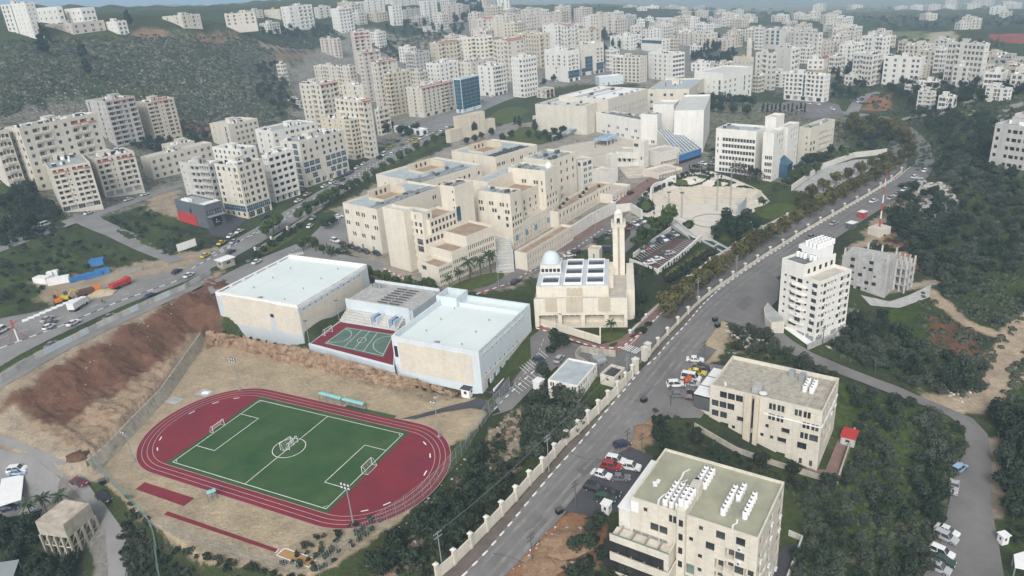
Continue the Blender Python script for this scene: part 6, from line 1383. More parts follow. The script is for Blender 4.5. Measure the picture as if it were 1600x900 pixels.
for fl in range(2,8):       # rounded side balconies
 mb=MB();z=H/8*fl;prof=[(Wx+.003,.6),(Wx+1.4,.9),(Wx+1.9,2.2),(Wx+1.4,3.6),(Wx+.003,3.9)];mb.prism(prof,z,z+1.0,bottom=True);mb.obj('balcony','stone_white',t)
 mb=MB();mb.prism([(-.003,Wy*.30),(-.7,Wy*.33),(-1.0,Wy*.5),(-.7,Wy*.67),(-.003,Wy*.70)][::-1],z-.1,z+.15,bottom=True);mb.obj('ledge','stone_white',t)
pd=thing('podium_terrace','curved walled podium with a grey roof beside the curved white tower','terrace',G(1212,520));po=pd.location
pp=[at_z(x,y,po.z+4)[:2]-np.array(po)[:2] for x,y in ((1226,496),(1200,470),(1194,478),(1196,492),(1206,502),(1226,500))]
mb=MB();mb.prism(pp,-3,3.4);mb.obj('wall','stone_cream',pd);mb=MB();mb.prism([tuple(np.array(p)*.9+np.array(pp).mean(0)*.1) for p in pp],3.41,3.5);mb.obj('roof','roof_grey',pd)
road('shop_forecourt',[(1222,512),(1262,541),(1272,535),(1240,510)],'paint_white',.25,3.)
yw=thing('yard_wall','grey retaining wall along the yard beside the curved white tower','wall',G(1300,535));mb=MB();wall_line(mb,GP([(1262,546),(1300,530),(1322,508),(1340,492)]),1.6,.4);mb.v=[tuple(Vector(v)-yw.location) for v in mb.v];mb.obj('wall','concrete',yw)
road('tower_yard',[(1268,546),(1298,530),(1320,508),(1337,492),(1322,488),(1300,510),(1275,536)],'concrete',.2,3.)
# concrete skeleton
t,P,a,Wx,Wy,H=building('concrete_shell','unfinished grey concrete block with bare walls behind the curved tower',(1389,411),(1317,398),(1404,402),466,floors=5,R='.h..',L=['.hhs..','.s.hh.','.sh.s.','.h.sh..','.h..h..'],m='concrete',roof='concrete',clutter=0,solar=0,stair=False,par=.3,cat='unfinished building')
for i in range(7):mb=MB();mb.box((.4+(i % 2)*(Wx-.8),.5+(Wy-1)*(i//2)/3,H+.3),.45,.45,2.2);mb.obj('column_stub','concrete_pale',t)
P2,a2,W2x,W2y,H2=place((1418,421),(1391,415),(1431,410),459,name='frame')
t2=thing('unfinished_building','open concrete frame of columns and slabs joined to the bare concrete block','unfinished building',P2,a2)
for k in range(4):
 mb=MB();z=H2*k/3-.3 if k else -.5;mb.bx(-.15,W2x+.15,-.15,W2y+.15,z,z+.28);mb.obj('slab','concrete',t2)
for i in range(3):
 for j in range(4):
  x,y=.25+(W2x-.5)*i/2,.25+(W2y-.5)*j/3
  for k in range(3):mb=MB();z0=H2*k/3-.3+.282 if k else -.218;mb.box((x,y,z0),.42,.42,H2*(k+1)/3-.3-z0-.003);mb.obj('column','concrete_pale',t2)
  mb=MB();mb.box((x,y,H2-.01),.42,.42,2.6);mb.obj('column_stub','concrete_pale',t2)
road('shell_yard',[(1345,462),(1390,472),(1420,462),(1455,445),(1452,465),(1405,482),(1360,478)],'concrete',.2,3.)
# F2: tan roofed block by the parking
t,P,a,Wx,Wy,H=building('apartment_block','cream five storey block with a bare flat roof, eight tanks and white awnings',(1286,643),(1110,601),(1311.5,593),737,floors=5,
 R=['s.s','.gg.','WWsW','wwWw','wwww'],L=['.H.s.s.H.nn','.Hs..ssH.W.','ww.H..s.H.pW','www..v.pp..pp'[:13],'.www.v.pp.pp.'],m='stone_cream',roof='roof_green' if False else 'concrete_dirty',clutter=0,solar=0,stair=False,fm='metal_dark',gh=4.0,ac=.15,cat='apartment block')
mb=MB();mb.bx(-1.0,-.003,Wy*.60,Wy*.665,-2,H+1.0);mb.bx(-1.0,-.003,Wy*.535,Wy*.575,-2,H+1.0);mb.obj('stair_shaft','stone_tan',t)
for k in range(3):mb=MB();mb.bx(-.5,-.004,Wy*.58,Wy*.597,H-3.2-k*4.4,H-.4-k*4.4);mb.obj('stair_window','dark',t)
mb=MB();mb.bx(-.22,-.003,.4,Wy*.50,H-3.35,H-3.1);mb.bx(.003,Wx-.4,-.22,-.003,H-3.35,H-3.1);mb.obj('cornice','paint_white',t)
mb=MB();mb.bx(2.2,4.8,Wy*.56,Wy*.64,H+.005,H+1.6);mb.obj('roof_box','concrete',t)
mb=MB();mb.lathe((1.6,Wy*.53,H),[(.9,.9),(.6,.55),(.05,.4)],12);mb.tube([(1.6,Wy*.53,H),(1.6,Wy*.53,H+.6)],.06,5);mb.obj('dish','metal_white',t)
mb=MB();mb.box((Wx*.82,Wy*.30,H+.005),2.2,1.2,1.5);mb.box((Wx*.86,Wy*.4,H+.005),1.2,1.2,1.6);mb.obj('roof_units','metal',t)
tanks(t,[(Wx*.52+i*1.3,Wy*.12+j*1.25) for i in range(2) for j in range(4)][:8] if False else [(Wx*.50+j*1.25,Wy*.17+i*1.5) for i in range(2) for j in range(4)],H+.01,'white water tank in the double row on the bare flat roof by the parking','tanks on the bare flat roof')
for q in ((1,.88),(3.2,.9)):mb=MB();mb.box((q[0],Wy*q[1],H+.01),1.6,.5,.12,.4);mb.obj('loose_sheet','paint_white',t)
for k,(y0f,y1f) in enumerate(((1.005,1.09),(1.095,1.18))):     # white glazed awnings towards the parking
 for j in range(3):mb=MB();x0=Wx*(.03+.30*j);mb.box((x0+Wx*.13,Wy*1.0+2.1+k*.0,H*.80),Wx*.26,4.,.2,0,0);(mb.obj('awning','paint_white',t) if k==0 else None)
mb=MB();mb.bx(.2,Wx*.95,Wy+.01,Wy+4,-3,H*.55);mb.obj('terrace_base','stone_cream',t)
mb=MB();[mb.bx(.2+i*(Wx*.94)/6,.3+i*(Wx*.94)/6,Wy+3.9,Wy+4,H*.55,H*.8) for i in range(7)];mb.bx(.2,.3,Wy+.02,Wy+3.9,H*.55+.01,H*.78);mb.obj('glazing','metal_dark',t)
bw=thing('boundary_wall','low walled forecourt below the cream block with the bare roof','wall',G(1275,742));mb=MB();wall_line(mb,GP([(1085,668),(1150,706),(1225,732),(1308,757)]),1.3,.35);wall_line(mb,GP([(1308,757),(1335,676)]),1.5,.35);mb.v=[tuple(Vector(v)-bw.location) for v in mb.v];mb.obj('wall','concrete_dirty',bw)
road('paved_yard',[(1225,730),(1305,755),(1333,680),(1316,672),(1290,735)],'brick_paving',.2,3.)
sh=cabin('small red roofed garden shed at the corner of the walled yard',G(1326,690),4,3,2.2,a,'concrete_pale','red_paint','garden_shed','shed')
# F1: nearest block with many tanks
t,P,a,Wx,Wy,H=building('apartment_block','nearest cream block with a green flat roof covered in white tanks',(1185.5,842),(985,777),(1226,764),h=19.5,floors=6,
 R=['ww.ww','w.ww.w','wHw.W','wHw.W','wHw.W','w.w.W'],L=['.s.s.s.l.l.l','.k.k.k.l.W.w','.kk.kkds.bwbW','kkkk.s.s.lbWl','..ww..s.w.lW.','.s..pp.s.w.W.'],m='stone_cream',roof='roof_green',clutter=0,solar=0,stair=False,fm='metal_dark',par=.5,ac=.7,cat='apartment block')
F1=(t,P,a,Wx,Wy,H)
mb=MB();mb.bx(-.9,5.2,Wy*.535,Wy*.60,H-16,H+2.0);mb.bx(5.2,7.6,Wy*.53,Wy*.605,H+.005,H+2.6);mb.obj('stair_tower','stone_cream',t)
for k in range(4):mb=MB();mb.bx(-.94,-.902,Wy*.552,Wy*.585,H-1.6-k*3.1,H-.2-k*3.1);mb.obj('stair_window','dark',t)
S1=[(1.2+i*1.15,Wy*.615+.3+j*1.2,H+.01) for i in range(6) for j in range(3)]
tanks(t,S1,H,'white water tank in the dense cluster beside the stair tower of the nearest block','tank cluster beside the stair tower',1.0)
tanks(t,[(.4+i*1.15,Wy*.548+j*1.0,H+2.01) for i in range(4) for j in range(2)],H,'white water tank on top of the stair tower of the nearest block','tanks on the stair tower',1.0)
tanks(t,[(9.+i*1.15,Wy*.535+j*1.25) for i in range(5) for j in range(2)],H+.01,'white water tank in the short double row behind the stair tower','tanks behind the stair tower',1.0)
tanks(t,[(8.2+i*1.2,Wy*.60) for i in range(2)],H+.01,'black water tank among the white ones on the nearest block','black tanks on the nearest block',1.0,'tank_black')
tanks(t,[(3.6+i*1.18,Wy*.31) for i in range(7)]+[(8.4+i*1.15,Wy*.31-1.25) for i in range(4)],H+.01,'white water tank in the long row left of the metal frame on the nearest block','long tank row on the nearest block',1.0)
tanks(t,[(4.4+i*1.18,Wy*.155) for i in range(6)],H+.01,'white water tank in the single row nearest the right roof edge','single tank row on the nearest block',1.0)
mb=MB();[mb.tube([(3+i*1.1,Wy*.22,H+.05),(3+i*1.1,Wy*.22,H+1.1),(3+i*1.1,Wy*.22+1.4,H+.05)],.05,4) for i in range(8)];mb.tube([(3,Wy*.22,H+1.1),(11,Wy*.22,H+1.1)],.05,4);tag(mb.obj('tank_frame','metal',t),kind='stuff')
# white sealant lines on the roof
def roofline(pts,w_=.35):
 mb=MB();p=[np.array(q) for q in pts];L_,R_=strip_poly(p,w_)
 for i in range(len(p)-1):mb.face([(q[0],q[1],H+.03) for q in (R_[i],R_[i+1],L_[i+1],L_[i])])
 mb.obj('sealant_line','paint_white',t)
roofline([(.6,Wy*.78),(2.2,Wy*.80),(3.6,Wy*.79),(5.6,Wy*.75),(6.4,Wy*.755),(8,Wy*.76),(9.6,Wy*.74),(11.8,Wy*.75),(13.2,Wy*.72)]);roofline([(6.2,Wy*.755),(5.4,Wy*.70),(5.6,Wy*.66)],.3);roofline([(8,Wy*.76),(9.4,Wy*.70),(10,Wy*.69)],.25);roofline([(.8,Wy*.20),(1.8,Wy*.21),(2.6,Wy*.19),(3.6,Wy*.20)],.3)
mb=MB();mb.box((6,Wy*.90,H+.01),1.5,.8,.1,.5);mb.box((7,Wy*.89,H+.01),1.1,.7,.14,.1);mb.obj('loose_sheet','paint_white',t)
mb=MB();mb.bx(-.06,-.003,Wy*.93,Wy*.995,H-2.6,H-.3);mb.obj('blank_sign','paint_white',t)
# lower terraces of the near block towards the camera
for k,(y0f,y1f,zt,dp) in enumerate(((.62,1.12,-7.5,3.4),(.60,1.10,-11,4.4))):
 mb=MB();mb.bx(-dp,-.01,Wy*y0f,Wy*y1f,H+zt-3.6 if k==0 else H-19.5,H+zt-.01-.0);mb.bx(-dp,-dp+.25,Wy*y0f,Wy*y1f,H+zt,H+zt+.95);mb.bx(-dp+.25,-.01,Wy*y0f,Wy*y0f+.25,H+zt,H+zt+.95)
 mb.obj('terrace','stone_cream',t)
 for i in range(5):mb=MB();y=Wy*(y0f+.04+(y1f-y0f)*i/5);mb.bx(-dp-.04,-dp-.003,y,y+2.6,H+zt-3.1,H+zt-.7);mb.obj('garage_opening','dark',t)
 if k==0:mb=MB();mb.bx(-dp-.02,-dp+.27,Wy*y0f,Wy*y1f,H+zt+.952,H+zt+1.02);mb.obj('coping','door_green',t)
 for i in range(4):mb=MB();y=Wy*(y0f+.1+(y1f-y0f)*i/4.4);mb.bx(-dp+.26,-.02,y,y+.15,H+zt,H+zt+.8);mb.obj('divider','concrete_dirty',t)
mb=MB();mb.bx(.4,Wx-.5,Wy+.01,Wy+2.6,H-8.5,H-3.2);mb.obj('entrance_block','stone_pale',t);mb=MB();mb.bx(.3,Wx-.4,Wy+.0,Wy+2.8,H-3.19,H-3.0);mb.obj('entrance_roof','paint_white',t)
for i in range(5):mb=MB();z=H-2.5-i*3.1;mb.bx(Wx+.01,Wx+1.6,Wy*.25,Wy*.25+.12,z,z+.1);mb.bx(Wx+.01,Wx+1.6,Wy*.6,Wy*.6+.12,z,z+.1);mb.bx(Wx+1.2,Wx+1.6,Wy*.2,Wy*.65,z+.1,z+.16);mb.obj('scaffold_board','bark',t)
pit=thing('sunken_ramp','dark sunken ramp with a wall beside the nearest block','ramp',G(1225,900));po=pit.location
mb=MB();pr=[np.array(G(*p))[:2]-np.array(po)[:2] for p in ((1190,905),(1232,838),(1252,845),(1228,910))];mb.prism(pr,-2,.5);mb.obj('slab','asphalt_dark',pit);mb=MB();wall_line(mb,GP([(1230,906),(1253,845),(1232,836)]),1.3,.35);mb.v=[tuple(Vector(v)-po) for v in mb.v];mb.obj('wall','concrete_pale',pit)
gb_=G(948,800);cabin('tiny white guard booth with a flat roof beside the near block parking',gb_,1.6,1.6,2.3,a,roof='paint_white',name='guard_booth',cat='booth')
# small white house and gatehouse
t,P,a,Wx,Wy,H=building('house','small two storey white house with a blue grey roof near the gate',(902.5,603),(856,594),(933,571),630,floors=2,R=['s.p.s','pp.p'],L=['.s.pw','p.p.p'],m='stone_white',roof='roof_blue',clutter=0,solar=0,stair=False,par=.4)
t,P,a,Wx,Wy,H=building('gatehouse','low cream gatehouse with a dark roof beside the main gate',(960,590),(943,583),(977,570),606,floors=1,R='.w.',L='s',m='stone_cream',roof='asphalt_dark',clutter=0,solar=0,stair=False,par=.7)
cabin('tiny white electrical cabin between the car park strips',G(842,606),2.2,2.0,2.2,.9,roof='paint_white',name='electrical_cabin',cat='cabin',win=False)
yw=thing('compound_wall','pale compound wall round two grey water cylinders by the gatehouse','wall',G(925,580));mb=MB();wall_line(mb,GP([(900,560),(908,550),(945,556),(962,558)]),2,.3);wall_line(mb,GP([(900,560),(930,578)]),1.2,.3);mb.v=[tuple(Vector(v)-yw.location) for v in mb.v];mb.obj('wall','concrete_dirty',yw)
for i,(px,py) in enumerate(((933,566),(938,570))):
 tk=thing('water_cylinder',('rear' if i==0 else 'front')+' grey lying water cylinder in the walled compound','water tank',G(px,py),.5);mb=MB();mb.tube([(-1.4,0,1.1),(-1.2,0,1.1),(1.2,0,1.1),(1.4,0,1.1)],1.,12);mb.obj('cylinder','metal',tk);mb=MB();mb.bx(-1,-.7,-.7,.7,0,.5);mb.bx(.7,1,-.7,.7,0,.5);mb.obj('saddle','concrete',tk)
# dark gym box with the red wall at the hotel forecourt
P,a,Wx,Wy,H=place((323,312),(270,319),(346,308),356,None,math.radians(52),name='red');
t,P,a,Wx,Wy,H=building('showroom','two storey dark grey building with a red side wall and glass front',(318,322),(272,312),(346,309),358,floors=2,R=['.gs','gg'],L=['..s','.Os'],m='metal_dark' if False else 'paint_dark',roof='roof_grey',clutter=0,solar=0,stair=False,par=.5,ang=math.radians(50))
mb=MB();mb.bx(-.35,-.004,Wy*.35,Wy*.98,.2,H*.52);mb.obj('red_wall','red_paint',t);mb=MB();mb.bx(.5,Wx-.5,-2.2,-.01,H*.52,H*.56);mb.obj('ledge','metal',t)
for i in range(4):mb=MB();mb.bx(1+i*2.0,2.7+i*2.0,1,5,H+.52,H+.6);mb.obj('skylight','paint_white',t)
tanks(t,[(.8+(i % 2)*1.2,Wy*.55+i//2*1.2) for i in range(10)],H+.02,'white water tank on the dark grey building with the red side wall','tanks on the dark grey building')
mb=MB();mb.bx(Wx*.3,Wx*.75,-.32,-.006,.4,H*.45);mb.obj('sign_board','dark',t)
for q in ((.42,.2,1.6,.12),(.50,.2,1.2,.12),(.46,.28,.5,.35)):mb=MB();mb.bx(Wx*q[0],Wx*q[0]+q[2],-.36,-.322,H*q[1],H*q[1]+q[3]*2);mb.obj('sign_mark','paint_white',t)
# concrete water tower bottom left
P=G(100,880);zt=P[2]+9.;cq=[np.array(at_z(x,y,zt)) for x,y in ((99,822),(55,816),(101,781),(141,788))]
u=(cq[0]-cq[1])[:2];
wt=thing('concrete_water_tower','square concrete water tower on braced legs with a peeling roof','water tower',(cq[0]+cq[2])/2*np.array([1,1,0])+np.array([0,0,P[2]]));wo_=wt.location
foot=[tuple(q[:2]-np.array(wo_)[:2]) for q in cq];foot=[foot[1],foot[0],foot[3],foot[2]]
mb=MB();mb.prism(foot,5.8,9.2,bottom=True);mb.obj('tank','concrete_dirty',wt)
mb=MB();mb.prism([tuple(np.array(p)*.97) for p in foot],9.202,9.3);mb.obj('roof','peeling_roof',wt)
F_=[np.array(p) for p in foot]
for k in range(4):
 a_,b_=F_[k],F_[(k+1) % 4]
 for i in range(4):
  q=(a_+(b_-a_)*(i+.06)/4)*.96;mb=MB();mb.box((q[0]*1.06,q[1]*1.06,-2),.42,.42,7.8,math.atan2((b_-a_)[1],(b_-a_)[0]),0,True);mb.obj('leg','concrete_dirty',wt)
  q2=(a_+(b_-a_)*(i+.95)/4)*.96
  for z0,z1 in ((0,3),(3.2,5.6)):mb=MB();mb.tube([(q[0],q[1],z0),(q2[0],q2[1],z1)],.13,4);mb.obj('brace','concrete_dirty',wt)
 mb=MB();mb.tube([tuple(a_*.97)+(3.1,),tuple(b_*.97)+(3.1,)],.17,4);mb.obj('beam','concrete_dirty',wt)
# white awnings bottom left, shed roof
def shed(label,pts,h,m='paint_white',name='market_awning',cat='awning',base='concrete'):
 g=[np.array(G(*p)) for p in pts];c=sum(g)/len(g);zb=min(p[2] for p in g);q=[tuple(np.array(at_z(x,y,zb+h))[:2]-c[:2]) for x,y in pts];t=thing(name,label,cat,(c[0],c[1],zb));mb=MB();mb.prism(q,h-.2,h,bottom=True);mb.obj('roof',m,t)
 for p in q:mb=MB();mb.box((p[0]*.93,p[1]*.93,-1),.2,.2,h+.8-.005);mb.obj('post','metal',t)
 return t
shed('white flat awning over parked cars at the left picture edge',[(-6,792),(33,780),(37,741),(2,748)],3.2)
shed('grey metal shed roof in the bottom left corner',[(-10,880),(30,874),(18,908),(-10,915)],4,'metal','metal_shed','shed');shed('white awning at the bottom right picture edge',[(1584,866),(1605,860),(1605,890),(1586,886)],3,'paint_white')
cabin('white guard booth beside the lane at the bottom right',G(1566,848),1.5,1.3,2.1,.2,roof='paint_white',name='guard_booth',cat='booth')
# ------------------------------------------------------------------ amphitheatre, gardens and car parks
road('garden_paving',[(1003,303),(1030,285),(1058,272),(1112,268),(1150,281),(1188,298),(1203,315),(1182,330),(1150,341),(1122,350),(1112,377),(1083,372),(1058,354),(1038,336),(1020,342),(998,336)],'paving_bright',.12,4.)
am=thing('amphitheatre','pale stone amphitheatre with curved seating tiers in the campus garden','amphitheatre',at_z(1112,343,6));ac=np.array(am.location)[:2]
q=lambda x,y,z:np.array(at_z(x,y,z)[:2])-ac
r0,r1=np.linalg.norm(q(1104,318,6)),np.linalg.norm(q(1086,296,8.5));t0,t1=math.atan2(*q(1163,318,7)[::-1]),math.atan2(*q(1038,319,7)[::-1])
if t1<t0:t1+=2*math.pi
NT=11
for k in range(NT):
 a_,b_=r0+(r1-r0)*k/NT,r0+(r1-r0)*(k+1)/NT;th=np.linspace(t0,t1,30);th2=th
 A_=[(a_*math.cos(t),a_*math.sin(t)) for t in th];B_=[(b_*math.cos(t),b_*math.sin(t)) for t in th2]
 mb=MB();z=.2+.34*k;n=len(th)
 for i in range(n-1):
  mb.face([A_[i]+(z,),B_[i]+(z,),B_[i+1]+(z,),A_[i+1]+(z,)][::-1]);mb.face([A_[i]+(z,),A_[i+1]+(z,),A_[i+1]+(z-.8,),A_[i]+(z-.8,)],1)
 for i in (0,n-1):mb.face([A_[i]+(z,),B_[i]+(z,),B_[i]+(-1.5,),A_[i]+(-1.5,)])
 mb.obj('seating_tier',['paving_bright','stone_arch'],am)  # risers coloured darker than the treads, shading painted so the tiers show
for k in range(5):      # radial aisles
 t=t0+(t1-t0)*(k+.5)/5;mb=MB();d=np.array([math.cos(t),math.sin(t)]);n_=np.array([-d[1],d[0]])*.7
 for j in range(NT*2):a_,b_=r0+(r1-r0)*j/NT/2,r0+(r1-r0)*(j+1)/NT/2;mb.prism([tuple(d*a_-n_),tuple(d*b_-n_),tuple(d*b_+n_),tuple(d*a_+n_)],-.2,.24+.17*j)
 mb.obj('aisle','paving_pale',am)
rr=(r0*.55)
for k in range(3):mb=MB();p=[(rr*(.5+.2*k)*math.cos(t),rr*(.5+.2*k)*math.sin(t)-r0*.1,.25) for t in np.linspace(0,6.283,28)];(mb.tube(p,.10,4),mb.obj('stage_ring','metal_dark',am)) if k==1 else None
bk=thing('amphitheatre_gate','curved white entrance wall with dark openings beside the amphitheatre','wall',G(1033,303));bo=bk.location;mb=MB();ln=smooth_line(GP([(1017,315),(1017,303),(1030,294),(1046,287),(1056,285)]),2);wall_line(mb,ln,3.4,.6);mb.v=[tuple(Vector(v)-bo) for v in mb.v];mb.obj('wall','stone_white',bk)
for px,py in ((1024,299),(1030,296),(1036,293)):P=G(px,py+1.5);mb=MB();mb.box((P[0]-bo.x,P[1]-bo.y-.4,P[2]-bo.z+.6),2.2,.5,1.9,.5);mb.obj('opening','dark',bk)
sw=thing('stage_wall','blue grey curved screen wall at the right side of the stage','wall',G(1158,333));mb=MB();wall_line(mb,smooth_line(GP([(1152,338),(1160,334),(1165,326)]),2),5,.5);mb.v=[tuple(Vector(v)-sw.location) for v in mb.v];mb.obj('wall','roof_blue',sw)
def lawn(label,px,hedge=True,m='lawn'):
 g=smooth_line(GP(px+[px[0]]),2)[:-1];patch('lawn',g,m,.2,3.)
 if hedge:
  c=np.mean(g,0);t=thing('clipped_hedge','dark clipped hedge edging '+label,'hedge',(c[0],c[1],Tz(*c)),0,'hedges round the garden lawns');hedge_mesh(t,g+[g[0]],.9,.8)
def leaf_cloud(r,centres,radii,n,size,flat=.5):
 """n leaf-sized quads over the shells of the clumps"""
 i=r.integers(0,len(centres),n);d=r.normal(0,1,(n,3));d /= np.linalg.norm(d,axis=1)[:,None];rad=radii[i][:,None]*(.55+.5*r.random((n,1))**.6)
 p=centres[i]+d*rad*np.array([1,1,.85]);s=size*(.6+.8*r.random(n))
 a=r.normal(0,1,(n,3))+d*.4;a -= d*(a*d).sum(1)[:,None]*flat;a /= np.linalg.norm(a,axis=1)[:,None];b=np.cross(d+r.normal(0,.5,(n,3)),a);b /= np.linalg.norm(b,axis=1)[:,None]
 a=a*s[:,None];b=b*s[:,None]*.7
 V=np.stack([p-a-b,p+a-b,p+a+b,p-a+b],1).reshape(-1,3);return V,np.arange(4*n).reshape(-1,4)
def hedge_mesh(parent,line,w_,h_,m='leaf_dark',dens=16):
 line=[np.array(p[:2]) for p in line];o=np.array(parent.location);r=np.random.default_rng(int(abs(o[0]*7+o[1]*3)) % 9999);P=[]
 for a,b in zip(line[:-1],line[1:]):
  L_=np.linalg.norm(b-a);n=max(2,int(L_*dens));f=r.random(n)[:,None];q=a+(b-a)*f;z=Tz(*((a+b)/2));P.append(np.c_[q+r.normal(0,w_*.3,(n,2)),z+h_*r.random(n)**.7])
 P=np.concatenate(P)-o;V,Fq=leaf_cloud(r,P,np.full(len(P),.22),len(P),.26);o_=link('foliage',mesh_np('foliage',V,Fq,m),parent);tag(o_,kind='stuff');return o_
lawn('the largest garden lawn behind the amphitheatre',[(1050,286),(1064,279),(1082,274),(1102,276),(1111,280),(1097,287),(1075,292),(1057,292)])
lawn('the small triangular lawn right of the largest lawn',[(1113,297),(1119,282),(1134,283),(1147,287),(1138,293)]);lawn('the right hand oval lawn by the ramp',[(1139,303),(1154,292),(1174,295),(1179,300),(1160,305)])
lawn('the round lawn left of the amphitheatre gate',[(998,322),(1006,312),(1017,315),(1021,326),(1012,334),(1002,331)]);lawn('the teardrop lawn by the stage',[(1069,351),(1079,346),(1083,353),(1076,360),(1068,358)])
lawn('',[(1178,326),(1215,318),(1245,320),(1238,335),(1212,346),(1184,340)],False);lawn('',[(1122,352),(1150,342),(1180,345),(1200,352),(1168,370),(1120,382)],False,'lawn');lawn('',[(938,533),(938,520),(972,520),(980,522),(962,535)],False);lawn('',[(695,455),(720,440),(760,428),(785,425),(790,432),(765,448),(720,460)],False)
lawn('',[(395,398),(420,380),(460,360),(478,352),(468,366),(430,392),(400,404)],False);lawn('',[(780,225),(815,195),(850,205),(890,214),(850,225),(810,232)],False)
lawn('',[(600,262),(650,236),(700,212),(705,216),(655,242),(604,270)],False,'lawn');lawn('',[(760,185),(790,165),(830,170),(815,182),(790,198)],False)
road('parking_deck',[(985,412),(1047,364),(1089,376),(1029,421)],'parking_red',.12,4.)
road('upper_car_park',[(955,400),(985,368),(985,352),(1005,343),(1022,350),(1012,366),(990,385),(965,405)],'asphalt',.14,4.)
def bay_lines(pa,pb,n,lw,dirp,z=None):
 a,b=np.array(G(*pa)),np.array(G(*pb));d=np.array(G(*dirp))[:2]-a[:2];mb=MB();dn=d/np.linalg.norm(d)
 for i in range(n+1):
  p=a[:2]+(b[:2]-a[:2])*i/n;e=p+dn*lw;nn=np.array([-dn[1],dn[0]])*.07;zz=max(Tz(*p),Tz(*e))+.34
  mb.face([tuple(p-nn)+(zz,),tuple(e-nn)+(zz,),tuple(e+nn)+(zz,),tuple(p+nn)+(zz,)])
 mb.obj('bay_lines','white_line')['kind']='structure'
bay_lines((1036,416),(1087,379),16,4.6,(1018,408));bay_lines((992,408),(1045,368),16,4.4,(1010,414));bay_lines((812,575),(845,550),9,4.2,(822,585));bay_lines((800,607),(838,577),8,4.,(812,617))
dw=thing('deck_wall','tall white retaining wall along the red paved car park','retaining wall',G(1065,405));mb=MB();wall_line(mb,GP([(1029,424),(1062,401),(1096,377)]),.9,.5,8.0,down=6);wall_line(mb,GP([(984,413),(1029,424)]),.6,.5,8.0,down=6);mb.v=[tuple(Vector(v)-dw.location) for v in mb.v];mb.obj('wall','stone_white',dw)
dw=thing('deck_wall','white wall between the two car parks above a strip of trees','retaining wall',G(1020,380));mb=MB();wall_line(mb,GP([(990,402),(1020,380),(1048,360)]),1.6,.5);mb.v=[tuple(Vector(v)-dw.location) for v in mb.v];mb.obj('wall','stone_pale',dw)
dw=thing('street_wall','long blank cream retaining wall below the terrace range','retaining wall',G(920,358));mb=MB();wall_line(mb,GP([(893,373),(925,352),(962,333)]),5.,.6);wall_line(mb,GP([(962,333),(985,330),(1003,341)]),3.5,.6);mb.v=[tuple(Vector(v)-dw.location) for v in mb.v];mb.obj('wall','stone_pale',dw)
steps('broad pale steps climbing from the street to the upper plaza',[G(1015,290)[:2],G(985,262)[:2]],[7.2,9.6],12,'paving_tan',rail=False);steps('pale garden steps beside the teardrop lawn',[G(1083,372)[:2],G(1050,352)[:2]],[6.0,7.6],2.6,'paving_pale');steps('long pale steps from the garden down to the brick pavement',[G(1102,376)[:2],G(1135,393)[:2]],[6.2,5.4],3,'paving_pale');steps('pale steps between shrubs right of the red paved car park',[G(1190,372)[:2],G(1180,352)[:2]],[5.6,6.6],3,'paving_pale')
for i,(px,py,h_) in enumerate(((1120,330,15),(1141,322,16),(1045,335,9),(1065,340,10))):
 P=G(px,py);t=thing('garden_mast',('lattice light mast on the stage side of the amphitheatre','tall lattice light mast right of the amphitheatre seats','grey lamp mast left of the stage','grey lamp mast beside the teardrop lawn')[i],'light mast',P);mb=MB()
 for sx,sy in ((-.25,-.25),(.25,-.25),(.25,.25),(-.25,.25)):mb.tube([(sx,sy,0),(sx*.7,sy*.7,h_)],.05,4)
 for k in range(int(h_)):mb.tube([(-.25,-.25,k),(.25,.25,k+1)],.03,3);mb.tube([(.25,-.25,k),(-.25,.25,k+1)],.03,3)
 tag(mb.obj('lattice','metal',t),kind='stuff');mb=MB();mb.box((0,0,h_),1.5,.4,.5);mb.obj('lamp','metal_dark',t)
# sunken basin by the north east faculty
road('basin_floor',[(1240,298),(1290,262),(1335,250),(1375,248),(1370,262),(1330,280),(1275,308)],'concrete',.15,4.)
bs_=thing('basin_wall','long pale wall around the sunken concrete yard beside the autumn trees','wall',G(1290,270));mb=MB();wall_line(mb,GP([(1237,298),(1285,264),(1335,246),(1385,240)]),2.6,.5);wall_line(mb,GP([(1300,285),(1330,270),(1355,258)]),1.6,.4);mb.v=[tuple(Vector(v)-bs_.location) for v in mb.v];mb.obj('wall','stone_pale',bs_)
